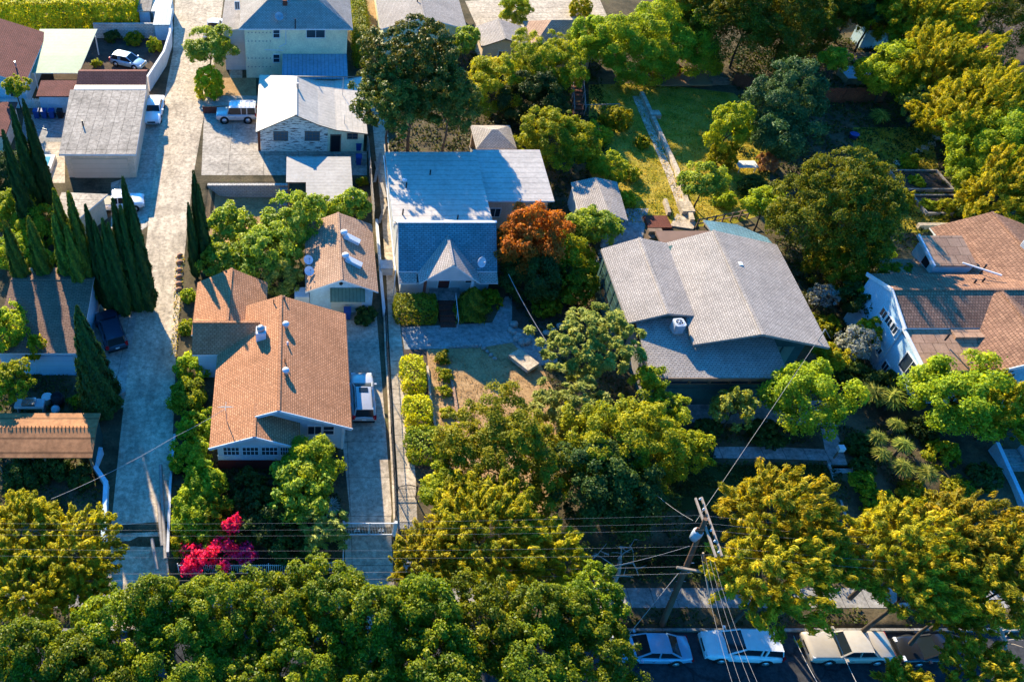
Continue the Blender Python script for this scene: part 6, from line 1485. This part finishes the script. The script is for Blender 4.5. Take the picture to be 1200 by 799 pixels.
a, b = P(416,80), P(434,80); hedge(a.x, b.x-.2, a.y, a.y+17, 2.6, 'clipped', 'long creeper-covered hedge between the two pale houses at the top', roundr=.1, lump=.3)
# trees: kind, u, v, radius px, crown height, label, group, extras
T = [
('fruit',246,56,27,4.0,'round leafy tree hiding the white pickup beside the alley',None,{'zr':.75}),
('lime',19,101,14,3.6,'small yellow-green tree in front of the plum lean-to',None,{}),
('magnolia',488,84,56,9.2,'large dark glossy magnolia behind the white sheet roof','magnolia crowns',{'zr':1.0}),
('magnolia',458,116,44,7.6,'lower left bough-heavy magnolia beside the peeling house','magnolia crowns',{}),
('magnolia',526,116,40,7.2,'right-hand dark magnolia above the garden pavilion','magnolia crowns',{}),
('fruit',545,48,17,3.4,'small green tree right of the pale green house',None,{}),
('lime',604,14,20,3.0,'bright bushy tree on the patio at the top edge',None,{}),
('vine',580,100,36,3.2,'flowering vine-covered tree with red specks beside the magnolia',None,{}),
('olive',640,78,45,3.6,'dark leafy tree below the brown hip roof',None,{}),
('dark',625,120,38,2.6,'deep green tree in the shade above the garden pavilion',None,{}),
('olive',654,165,42,3.2,'large round olive-green tree right of the garden pavilion',None,{}),
('lime',712,197,22,1.8,'yellow-green bushy tree beside the back lawn walk',None,{}),
('lime',733,58,52,3.6,'sunlit loose tree at the top, left part above the garden walk','sunlit loose trees at the top',{'zr':.85}),
('lime',792,42,52,3.8,'sunlit loose tree at the top, right part beside the dark conifer','sunlit loose trees at the top',{'zr':.8}),
('lime',700,45,30,4.4,'sunlit small tree right of the brown hip roof',None,{}),
('fuzzy',880,18,72,6.6,'huge dark feathery tree at the top centre right',None,{'zr':.9}),
('fuzzy',830,0,52,6.5,'dark feathery tree left of the huge one at the top',None,{}),
('fuzzy',955,-12,58,6.0,'dark feathery tree cut by the top edge behind the play frame',None,{}),
('fuzzy',1170,8,60,6.0,'dark feathery tree in the top right corner','dark trees at the top right',{}),
('fuzzy',1105,-8,42,6.0,'dark tree cut by the top edge behind the yellow-green ridge','dark trees at the top right',{}),
('fuzzy',925,30,46,4.5,'dark feathery tree in front of the huge one, left of the play frame',None,{}),
('fuzzy',1005,-5,46,6.0,'dark feathery tree cut by the top edge above the pale blue store',None,{}),
('fuzzy',1060,-10,44,6.0,'dark feathery tree cut by the top edge left of the ridge',None,{}),
('dark',1030,5,34,6.0,'dark tree overhanging the pale blue store',None,{}),
('fruit',826,213,24,3.2,'small spreading tree on the lawn right of the garden walk',None,{}),
('lime',857,150,24,4.0,'slender sunlit tree left of the dark teal tree',None,{'zr':1.35}),
('teal',925,112,42,5.6,'dark blue-green tree below the play frame','blue-green trees in the back garden',{}),
('teal',915,158,38,3.4,'lower blue-green tree above the russet shrub','blue-green trees in the back garden',{}),
('fuzzy',984,246,64,6.2,'massive rounded olive tree between the grey roof and the tiled house',None,{'zr':1.0}),
('olive',1000,312,46,2.6,'dark undergrowth tree below the massive olive tree',None,{}),
('lime',897,243,24,2.8,'yellow bushy tree left of the massive olive tree',None,{}),
('lime',978,72,17,5.0,'small yellow tree in front of the pale blue panel',None,{}),
('yellow',1085,30,52,5.5,'topmost tree of the yellow-green ridge at the right','yellow-green ridge trees',{'zr':.9}),
('lime',1045,84,34,4.0,'left outlying tree of the yellow-green ridge above the red fence','yellow-green ridge trees',{}),
('yellow',1106,84,52,4.8,'second tree down the yellow-green ridge','yellow-green ridge trees',{'zr':.9}),
('yellow',1138,138,55,4.8,'middle tree of the yellow-green ridge','yellow-green ridge trees',{'zr':.9}),
('lime',1168,168,56,4.6,'fourth tree down the yellow-green ridge near the right edge','yellow-green ridge trees',{'zr':.9}),
('yellow',1186,232,52,4.2,'lowest tree of the yellow-green ridge behind the tiled roof','yellow-green ridge trees',{'zr':.9}),
('lime',1140,205,26,3.0,'low tree between the ridge and the raised beds','yellow-green ridge trees',{}),
('yellow',1158,112,44,4.8,'tree filling the middle of the yellow-green ridge on its far side','yellow-green ridge trees',{}),
('lime',1190,195,36,4.2,'small bright tree at the right edge low on the ridge','yellow-green ridge trees',{}),
('lime',1075,60,34,4.4,'bright small crown on the left flank of the ridge top','yellow-green ridge trees',{}),
('pale',1078,126,20,2.6,'pale grey-leaved tree at the foot of the ridge',None,{}),
('orange',618,282,44,4.2,'orange-leaved tree beside the blue-grey roof',None,{'zr':.95}),
('vine',656,296,28,3.0,'yellow-orange tree right of the orange-leaved one',None,{}),
('dark',628,322,36,2.2,'dark green lower growth under the orange tree',None,{}),
('fruit',695,266,28,2.6,'leafy green tree below the grey garden shed',None,{}),
('olive',672,335,26,1.8,'olive bush beside the flagstone path left of the grey house',None,{}),
('fruit',268,270,31,2.6,'loquat tree next to the slim cypresses','loquat trees behind the cottage',{}),
('fruit',312,302,38,2.8,'loquat tree behind the orange bungalow roof','loquat trees behind the cottage',{}),
('fruit',345,264,37,3.0,'loquat tree left of the cottage roof','loquat trees behind the cottage',{}),
('fruit',262,310,25,2.4,'low loquat tree by the bungalow rear wing','loquat trees behind the cottage',{}),
('lime',384,245,16,2.8,'small round tree below the pale carport roof, left of a pair','round trees below the carport',{}),
('fruit',413,242,21,2.8,'small round tree below the pale carport roof, right of a pair','round trees below the carport',{}),
('pale',332,328,22,2.0,'greyish tree in the gap between bungalow and cottage',None,{}),
('lime',365,545,34,2.6,'leafy tree with pale flower spikes in front of the bungalow gable','front trees of the bungalow',{}),
('fruit',352,575,40,2.2,'broad green tree in front of the bungalow porch','front trees of the bungalow',{}),
('plumeria',378,622,30,1.9,'pale-tipped shrub tree left of the white driveway gate',None,{}),
('olive',592,534,78,5.2,'big yellow-olive tree in the middle of the picture',None,{'zr':.72}),
('olive',530,574,36,3.6,'lower left olive tree beside the arched gate',None,{}),
('yellow',570,625,78,5.2,'feathery yellow tree left of the dead branch','feathery yellow trees by the steps',{'zr':.72}),
('yellow',505,655,42,4.6,'smaller feathery yellow tree beside the shaded steps','feathery yellow trees by the steps',{}),
('yellow',640,650,42,4.6,'right feathery yellow tree reaching towards the dead branch','feathery yellow trees by the steps',{}),
('plumeria',690,402,56,4.4,'plumeria with thick leaf tufts left of the teal house',None,{}),
('plumeria',672,480,48,4.0,'greyer plumeria in front of the big olive tree',None,{}),
('olive',735,520,62,5.4,'wide olive tree between the plumerias and the dark lawn',None,{}),
('dark',712,565,62,4.6,'dark tree shading the lawn behind the pole wires',None,{}),
('olive',800,525,28,3.4,'yellow-tipped tree at the left end of the front walk',None,{}),
('lime',761,447,20,3.6,'upper of two small rounded trees at the corner of the slate lower roof','rounded trees at the teal house corner',{}),
('lime',780,480,24,3.0,'lower of two small rounded trees in front of the teal wall','rounded trees at the teal house corner',{}),
('pale',860,478,23,2.4,'pale narrow tree in front of the teal wall',None,{'zr':1.15}),
('lime',952,467,46,3.8,'bright round tree in front of the wide grey roof',None,{'zr':.9}),
('dark',1010,352,24,2.4,'dark small tree against the upper blue side wall of the tiled house',None,{}),
('olive',1022,392,20,2.0,'olive small tree against the lower blue side wall of the tiled house',None,{}),
('silver',965,346,14,2.4,'silvery flowering bush-tree against the blue wall of the tiled house',None,{}),
('silver',1003,404,22,2.0,'silver-pink flowering tree below the blue side wall',None,{}),
('vine',978,418,18,2.2,'yellowish small tree beside the silver-pink one',None,{}),
('lime',1130,462,52,3.8,'wide yellow-green tree in front of the tiled house, left half','trees in front of the tiled house',{'zr':.8}),
('yellow',1178,480,46,3.6,'wide yellow-green tree in front of the tiled house, right half','trees in front of the tiled house',{'zr':.8}),
('gold',915,600,60,6.8,'golden feathery street tree right of the pole','golden street trees',{'zr':.75}),
('gold',905,672,64,6.6,'golden feathery street tree over the white SUV','golden street trees',{'zr':.7}),
('gold',965,650,48,6.6,'golden feathery street tree over the beige saloon','golden street trees',{}),
('gold',1060,636,58,6.6,'golden feathery street tree below the yuccas','golden street trees',{'zr':.7}),
('gold',1135,632,64,6.6,'broad golden street tree beside the blue stair walls','golden street trees',{'zr':.7}),
('gold',1170,672,60,6.8,'golden street tree at the right edge','golden street trees',{}),
('gold',1075,680,52,6.4,'golden street tree above the black car','golden street trees',{}),
('gold',1118,712,34,4.6,'low golden street tree over the black car boot','golden street trees',{}),
('gold',1160,795,46,5.0,'golden tree in the bottom right corner','golden street trees',{}),
('gold',1062,806,30,4.4,'small golden tree poking in at the bottom edge below the saloons','golden street trees',{}),
('yellow',28,622,52,4.6,'yellow tree at the left edge below the rusty carport','yellow trees at the lower left',{}),
('yellow',88,648,48,4.6,'yellow tree beside the shaded alley','yellow trees at the lower left',{}),
('yellow',35,690,52,4.4,'lower yellow tree at the left edge','yellow trees at the lower left',{}),
('yellow',96,690,36,4.0,'small yellow tree left of the alley foot','yellow trees at the lower left',{}),
('lime',6,382,26,3.8,'yellow-green tree at the left edge beside the brown roof',None,{}),
('vine',42,408,12,2.8,'small straggly yellow tree in front of the blue garage wall',None,{'zr':1.3}),
('olive',6,448,28,3.0,'drooping dark tree at the left edge above the rusty carport',None,{}),
]
for k, u, v, rp, h, lb, g, ex in T:
    tree(k, u, v, rp, h, lb, g, **ex)
# dense street trees along the bottom edge
F_ = [(135,738,52,7.0,'leftmost crown of the dark street trees, above the yellow foliage'),(45,770,50,6.6,'dark street tree in the bottom left corner'),(190,712,42,7.6,'dark street tree topping out at the foot of the alley'),(252,712,46,7.8,'dark street tree in front of the pink bougainvillea'),(225,778,56,7.2,'dark street tree at the bottom edge below the bougainvillea'),(322,725,46,7.6,'dark street tree below the white fence'),(385,702,46,7.8,'dark street tree left of the driveway foot'),(350,785,54,7.2,'dark street tree at the bottom edge below the driveway'),(448,730,50,7.8,'dark street tree covering the foot of the driveway'),(430,800,46,7.0,'low dark street tree at the bottom edge, left of centre'),(505,728,48,7.6,'dark street tree below the feathery yellow trees, left one'),(510,798,56,7.2,'low dark street tree at the bottom edge, centre'),(572,735,48,7.4,'dark street tree below the feathery yellow trees, middle one'),(620,790,54,7.2,'dark street tree at the bottom edge, right of centre'),(640,722,44,7.2,'dark street tree below the feathery yellow trees, right one'),(690,700,34,6.8,'dark street tree touching the dead branch'),(700,760,46,6.8,'dark street tree over the pale blue saloon'),(110,800,54,6.8,'dark street tree at the bottom edge near the left corner'),(290,800,40,7.0,'small dark street tree filling the bottom edge')]
for u, v, rp, h, lb in F_: tree('ficus', u, v, rp, h+.6, lb, 'dark street trees along the bottom', zb=-1.2, zr=.95)
# dead tree by the pavement
D = thing('bare_tree', 'leafless pale branching tree above the pavement beside the dark street trees', 'tree', P(716,690,-1.2)); base = P(716,692,-1.2); rg = random.Random(3); m = MB()
tip = P(728,648,3.6); m.tube([base, base.lerp(tip,.5)+Vector((.2,0,0)), tip], [.14,.11,.06], 7); m.build('trunk', MAT['pale_bark'], D); m = MB()
for (u0,v0,z0),(u1,v1,z1) in (((722,665,2.6),(700,650,3.4)),((700,650,3.4),(688,662,3.0)),((700,650,3.4),(680,655,3.6)),((724,655,3.2),(740,643,3.9)),((722,668,2.4),(706,672,2.4)),((706,672,2.4),(690,684,2.2)),((728,648,3.6),(726,641,4.0)),((726,641,4.0),(738,642,4.0)),((718,676,1.8),(742,676,2.2)),((714,684,1.2),(696,692,1.4)),((742,660,3.0),(748,674,2.4)),((728,662,2.8),(742,660,3.0)),((713,650,3.4),(704,646,3.8)),((710,690,.6),(722,695,.6))):
    a, b = P(u0,v0,z0), P(u1,v1,z1); m.tube([a, a.lerp(b,.5)+Vector((rg.uniform(-.08,.08), 0, rg.uniform(0,.12))), b], [.055,.04,.025], 5)
for i in range(34):
    v_ = Vector(m.v[rg.randrange(len(m.v))]); d_ = Vector((rg.uniform(-.8,.8), rg.uniform(-.5,.5), rg.uniform(-.2,.8))); m.tube([v_, v_+d_*.5+Vector((0,0,.06)), v_+d_], [.03,.02,.01], 4)
m.build('branches', MAT['pale_bark'], D)
D2 = thing('bare_tree', 'leafless grey twiggy tree at the right end of the kerb', 'tree', P(1175,765,-1.2)); base = P(1178,765,-1.2); m = MB(); tip = P(1172,735,2.2); m.tube([base, base.lerp(tip,.5)+Vector((.15,0,0)), tip], [.12,.09,.05], 7); m.build('trunk', MAT['pale_bark'], D2); m = MB()
for i in range(16): a = base.lerp(tip, rg.uniform(.35,1)); d = Vector((rg.uniform(-1,1.2), rg.uniform(-.7,.7), rg.uniform(.2,1.0))); m.tube([a, a+d*.5+Vector((0,0,.15)), a+d*1.1], [.05,.035,.015], 5)
m.build('branches', MAT['pale_bark'], D2)
# shrubs: kind, u, v, radius, label, group, extras
S = [
('lime',181,55,8,'yellow-leaved shrub inside the white wall by the alley',None,{'zr':1.3}),
('olive',157,47,10,'green shrub against the pale block wall, left of the yellow one',None,{}),
('dark',132,44,9,'dark shrub against the pale block wall near the green awning',None,{}),
('lime',113,75,6,'small bright shrub at the edge of the green awning',None,{}),
('lime',18,250,27,'broad leafy shrub at the left edge among olive cypresses','broad shrubs at the left edge',{}),
('lime',48,270,27,'broad leafy shrub between the olive cypresses','broad shrubs at the left edge',{}),
('lime',20,297,28,'lower leafy shrub above the brown roof at the left edge','broad shrubs at the left edge',{}),
('olive',85,300,22,'leafy shrub against the dark cypress row','broad shrubs at the left edge',{}),
('dark',12,205,30,'dark shrub mass behind the olive cypresses at the left edge','broad shrubs at the left edge',{}),
('olive',45,315,24,'leafy shrub right above the brown roof','broad shrubs at the left edge',{}),
('dark',90,330,20,'dark shrub at the foot of the cypress row',None,{}),
('olive',90,472,9,'small shrub between the water butt and the big cypress',None,{}),
('dark',60,548,20,'dark shrub in front of the rusty carport',None,{}),
('dark',25,560,22,'dark shrub at the left edge below the rusty carport',None,{}),
('dark',95,560,16,'dark shrub at the corner of the pale blue wall',None,{}),
('lime',221,348,10,'sunlit shrub on the alley edge beside the bungalow rear wing','alley edge shrubs',{}),
('lime',218,385,10,'small sunlit shrub on the alley edge beside the dark roof slope','alley edge shrubs',{}),
('lime',226,432,20,'sunlit shrub at the bungalow eave corner','alley edge shrubs',{}),
('lime',222,468,24,'yellow-green shrub leaning over the alley','alley edge shrubs',{}),
('lime',230,500,22,'yellow-green shrub beside the bungalow wall','alley edge shrubs',{}),
('lime',224,538,24,'duller shrub at the bungalow front corner','alley edge shrubs',{}),
('lime',236,570,28,'leafy shrub below the bungalow front corner','alley edge shrubs',{}),
('lime',222,602,26,'bright shrub behind the alley kerb wall','alley edge shrubs',{}),
('olive',248,604,24,'shrub beside the dark garden of the bungalow','alley edge shrubs',{}),
('vine',216,640,16,'yellow and orange leaved shrub at the foot of the alley','alley edge shrubs',{}),
('lime',236,630,20,'bright shrub above the bougainvillea','alley edge shrubs',{}),
('dark',295,580,26,'dark shrub under the bungalow porch','dark front garden shrubs',{}),
('dark',322,610,30,'dark shrub in the middle of the bungalow front garden','dark front garden shrubs',{}),
('dark',290,620,20,'dark shrub beside the bougainvillea','dark front garden shrubs',{}),
('dark',345,640,26,'dark shrub above the white iron fence','dark front garden shrubs',{}),
('pink',236,652,20,'bright magenta bougainvillea, largest left mass','magenta bougainvillea',{}),
('pink',264,648,17,'bright magenta bougainvillea, right mass','magenta bougainvillea',{}),
('pink',272,616,10,'magenta bougainvillea spray climbing highest','magenta bougainvillea',{'zr':1.5}),
('pink',288,650,16,'magenta bougainvillea spray at the lower right','magenta bougainvillea',{}),
('pink',222,664,13,'magenta bougainvillea spray at the lower left','magenta bougainvillea',{}),
('lime',250,628,16,'leafy green shrub from which the bougainvillea spills',None,{}),
('lime',258,632,12,'green leaves showing between the bougainvillea sprays',None,{}),
('dark',428,371,13,'dark fern beside the rear cottage garage',None,{}),
('olive',519,420,9,'small pale shrub, topmost in the bare yard bed','bare yard bed shrubs',{}),
('olive',520,441,9,'small shrub, second down in the bare yard bed','bare yard bed shrubs',{}),
('olive',521,460,8,'small shrub, third down in the bare yard bed','bare yard bed shrubs',{}),
('olive',525,485,7,'tiny shrub, fourth down in the bare yard bed','bare yard bed shrubs',{}),
('olive',529,503,7,'tiny shrub, lowest in the bare yard bed','bare yard bed shrubs',{}),
('russet',901,190,14,'russet shrub beside the white garden table',None,{'zr':1.2}),
('olive',752,168,9,'low bush on the lawn left of the garden walk',None,{}),
('lime',735,235,12,'bush at the corner of the grey garden shed',None,{}),
('olive',700,232,10,'climber at the side of the grey garden shed',None,{}),
('lime',700,190,14,'yellow-green bush right of the round olive-green tree',None,{}),
('olive',1108,245,13,'leafy planting filling the nearer raised bed',None,{}),
('lime',1074,214,9,'yellowish planting in the farther raised bed',None,{}),
('dark',1140,248,20,'dark shrub behind the low wall of the right garden',None,{}),
('olive',1055,235,14,'shrub left of the nearer raised bed',None,{}),
('olive',960,385,20,'green shrub between the grey roof edge and the silver-pink tree',None,{}),
('vine',1045,345,10,'yellow-orange shrub at the top of the blue side wall',None,{}),
('lime',1035,300,12,'sunlit shrub at the back corner of the tiled house',None,{}),
('dark',1000,440,20,'dark shrub beside the spiky yuccas',None,{}),
('dark',1040,455,24,'dark shrub at the foot of the blue side wall',None,{}),
('dark',830,505,16,'dark shrub left of the pale narrow tree',None,{}),
('dark',900,510,20,'dark shrub under the bright round tree',None,{}),
('olive',1030,590,20,'grey-green shrub right of the shaded grey steps',None,{}),
('olive',1010,565,14,'low shrub at the top of the shaded grey steps',None,{}),
('dark',690,540,26,'dark shrub at the edge of the shaded lawn',None,{}),
('olive',610,225,14,'small bush at the back wing of the white sheet roof',None,{}),
('olive',425,214,7,'pale ball bush beside the carport roof',None,{}),
('olive',640,360,16,'olive shrub at the edge of the dark bed',None,{}),
('lime',690,320,16,'yellow shrub along the flagstone path',None,{}),
('vine',682,300,14,'orange-yellow shrub behind the flagstone path',None,{}),
('dark',1078,505,16,'dark shrub behind the yucca heads beside the wide yellow-green tree',None,{}),
('olive',1104,532,18,'olive shrub on the bare bed below the tiled house',None,{}),
('dark',1006,522,15,'dark shrub between the bright round tree and the yucca heads',None,{}),
('olive',1122,574,16,'small olive shrub above the golden trees, left of the blue stair walls',None,{}),
('olive',1068,578,15,'olive shrub just below the brightest yucca',None,{}),
('dark',1012,545,14,'dark shrub right of the mailbox post',None,{}),
('olive',722,142,16,'olive shrub at the upper left corner of the back lawn',None,{'zr':1.1}),
('lime',700,160,15,'yellow-green shrub below the dark railing by the stairway',None,{}),
('olive',738,205,11,'low olive shrub on the left side of the back lawn',None,{}),
('olive',846,186,15,'olive shrub on the right side of the back lawn',None,{'zr':1.2}),
('dark',880,220,16,'dark shrub below the russet shrub on the lawn edge',None,{}),
('lime',850,235,12,'yellow-green shrub behind the dark timber railing',None,{}),
('lime',1086,242,8,'yellow-green clump at the left end of the nearer raised bed',None,{}),
('olive',1066,190,10,'low olive shrub beside the curving stepping stones',None,{}),
('dark',1150,560,18,'dark shrub left of the blue stair walls',None,{}),
]
for k, u, v, rp, lb, g, ex in S:
    zb = gz(*P(u, v)[:2])+(.9 if k == 'pink' else 0); shrub(k, u, v, rp, lb, g, zb=zb, **ex)
for i, (u, v, rp, h, lb) in enumerate(((1022,462,20,1.3,'spiky yucca below the silver-pink tree, left of a pair'),(1045,468,20,1.2,'spiky yucca below the blue side wall, right of a pair'),(1027,513,14,1.6,'spiky yucca head topmost in the shaded front garden'),(1033,532,13,1.4,'spiky yucca head just left of the shaded bed'),(1058,522,14,1.4,'spiky yucca in the middle of the shaded front garden'),(1057,548,16,1.2,'bright spiky yucca above the golden trees'),(1086,556,16,1.0,'low spiky yucca nearest the bare brown bed'),(1050,498,12,1.3,'yucca head half hidden beside the wide yellow-green tree'),(1031,137,14,.8,'lone spiky yucca below the red board fence'))):
    yucca(u, v, rp, lb, 'spiky yuccas' if i < 8 else None, h)
yucca(66, 326, 15, 'grey-blue agave above the brown shingle roof', None, .8, mat='agave', name='agave')
yucca(386, 594, 15, 'blue-grey agave beside the driveway edge', None, .7, mat='agave', name='agave')
# uncountable low growth
g0 = lambda x, y: gz(x, y)
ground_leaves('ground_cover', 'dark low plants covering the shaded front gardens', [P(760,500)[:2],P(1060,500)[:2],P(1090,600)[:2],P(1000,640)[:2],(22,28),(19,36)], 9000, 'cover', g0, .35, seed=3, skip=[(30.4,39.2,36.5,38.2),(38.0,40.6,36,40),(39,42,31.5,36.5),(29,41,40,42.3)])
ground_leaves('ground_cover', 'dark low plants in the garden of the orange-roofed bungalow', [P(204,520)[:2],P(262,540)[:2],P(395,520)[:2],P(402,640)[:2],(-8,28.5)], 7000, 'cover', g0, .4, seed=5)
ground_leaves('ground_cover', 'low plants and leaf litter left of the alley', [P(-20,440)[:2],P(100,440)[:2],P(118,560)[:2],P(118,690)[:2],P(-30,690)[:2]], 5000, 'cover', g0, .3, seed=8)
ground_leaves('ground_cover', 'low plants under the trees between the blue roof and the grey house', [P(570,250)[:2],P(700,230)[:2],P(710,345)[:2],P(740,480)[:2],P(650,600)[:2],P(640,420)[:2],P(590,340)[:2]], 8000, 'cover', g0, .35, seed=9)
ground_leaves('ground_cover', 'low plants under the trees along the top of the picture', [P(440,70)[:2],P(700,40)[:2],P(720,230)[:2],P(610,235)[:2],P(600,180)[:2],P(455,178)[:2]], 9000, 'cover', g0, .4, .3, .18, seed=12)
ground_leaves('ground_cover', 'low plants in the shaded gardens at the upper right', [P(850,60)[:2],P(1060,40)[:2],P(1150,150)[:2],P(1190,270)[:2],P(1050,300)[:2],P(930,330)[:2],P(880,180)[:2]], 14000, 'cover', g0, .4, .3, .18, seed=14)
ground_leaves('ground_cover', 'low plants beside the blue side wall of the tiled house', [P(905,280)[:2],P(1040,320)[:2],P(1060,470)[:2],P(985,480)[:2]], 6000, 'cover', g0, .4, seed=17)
ground_leaves('grass_tufts', 'sunlit rough grass on the back lawn', [P(694,104)[:2],P(760,100)[:2],P(858,112)[:2],P(902,150)[:2],P(898,248)[:2],P(850,262)[:2],P(722,262)[:2]], 16000, 'grass', g0, .14, .22, .06, 'grass', 20, .2)
ground_leaves('grass_tufts', 'sunlit rough grass in the right garden', [P(1000,152)[:2],P(1088,152)[:2],P(1112,268)[:2],P(1042,272)[:2]], 6000, 'grass', g0, .14, .22, .06, 'grass', 21, .3)
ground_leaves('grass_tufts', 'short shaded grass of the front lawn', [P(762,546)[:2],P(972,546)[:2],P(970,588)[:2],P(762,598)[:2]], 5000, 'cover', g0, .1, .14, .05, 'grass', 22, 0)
ground_leaves('dry_grass', 'dry straw scattered over the bare front yard', [P(502,412)[:2],P(600,405)[:2],P(640,440)[:2],P(640,560)[:2],P(522,590)[:2]], 3500, 'dry', g0, .05, .16, .04, 'dry grass', 23, .2)
ground_leaves('verge_plants', 'dark low hedge plants between pavement and bank', [(-40,27.5),(60,27.5),(60,30.2),(-40,29.8)], 12000, 'cover', g0, .7, .2, .12, 'verge plants', 24, -.2, [(2.8,8.4,20,40),(-13.6,-8.2,20,40),(38.8,42,20,40),(46,51,20,40),(36.6,38.9,20,40)])
ground_leaves('verge_plants', 'scrubby growth on the strip between kerb and pavement', [(-40,24.6),(60,24.6),(60,25.8),(-40,25.8)], 3000, 'cover', g0, .2, seed=25, cat='verge plants', skip=[(2.8,6.6,20,40),(-13.6,-8.2,20,40),(36.6,38.9,20,40)])
ground_leaves('grass_tufts', 'weeds along the edge of the alley', [P(206,300)[:2],P(217,300)[:2],P(207,420)[:2],P(200,420)[:2]], 350, 'grass', g0, .2, .2, .08, 'weeds', 26, 0)

# ------------------------------------------------------------------ light
SUN_EL, SUN_AZ = R(24.5), R(-19)        # azimuth from +y towards +x
sd = Vector((math.sin(SUN_AZ)*math.cos(SUN_EL), math.cos(SUN_AZ)*math.cos(SUN_EL), math.sin(SUN_EL)))
sl = bpy.data.lights.new('sun', 'SUN'); so = bpy.data.objects.new('sun', sl); COL.objects.link(so)
sl.energy = 5.0; sl.angle = R(.55); sl.color = (1.0, .85, .59)
so.rotation_euler = sd.to_track_quat('Z', 'Y').to_euler(); so.location = sd*200
wd = bpy.data.worlds.new('World'); scene.world = wd; wd.use_nodes = True
nt = wd.node_tree; bg = nt.nodes['Background']; sky = nt.nodes.new('ShaderNodeTexSky'); sky.sky_type = 'NISHITA'; sky.sun_disc = False
sky.sun_elevation = SUN_EL; sky.sun_rotation = SUN_AZ; sky.air_density = 1.2; sky.dust_density = .6; sky.ozone_density = 2.0
hs = nt.nodes.new('ShaderNodeMix'); hs.data_type = 'RGBA'; hs.blend_type = 'MULTIPLY'; hs.inputs[0].default_value = 1; hs.inputs[7].default_value = (.08, .66, 1.33, 1)
nt.links.new(sky.outputs[0], hs.inputs[6]); nt.links.new(hs.outputs[2], bg.inputs['Color']); bg.inputs['Strength'].default_value = .11
scene.view_settings.view_transform = 'Standard'; scene.view_settings.look = 'None'; scene.view_settings.gamma = 1; scene.view_settings.exposure = 1.5
scene.view_settings.use_curve_mapping = False
scene.render.engine = 'CYCLES'; cy = scene.cycles; cy.max_bounces = 6; cy.diffuse_bounces = 3; cy.glossy_bounces = 2; cy.transmission_bounces = 3; cy.transparent_max_bounces = 4
cy.use_denoising = True; cy.sample_clamp_indirect = 6; cy.use_adaptive_sampling = True; cy.adaptive_threshold = .02
for o in list(scene.objects):
    if o.type == 'EMPTY' and not o.children: bpy.data.objects.remove(o)
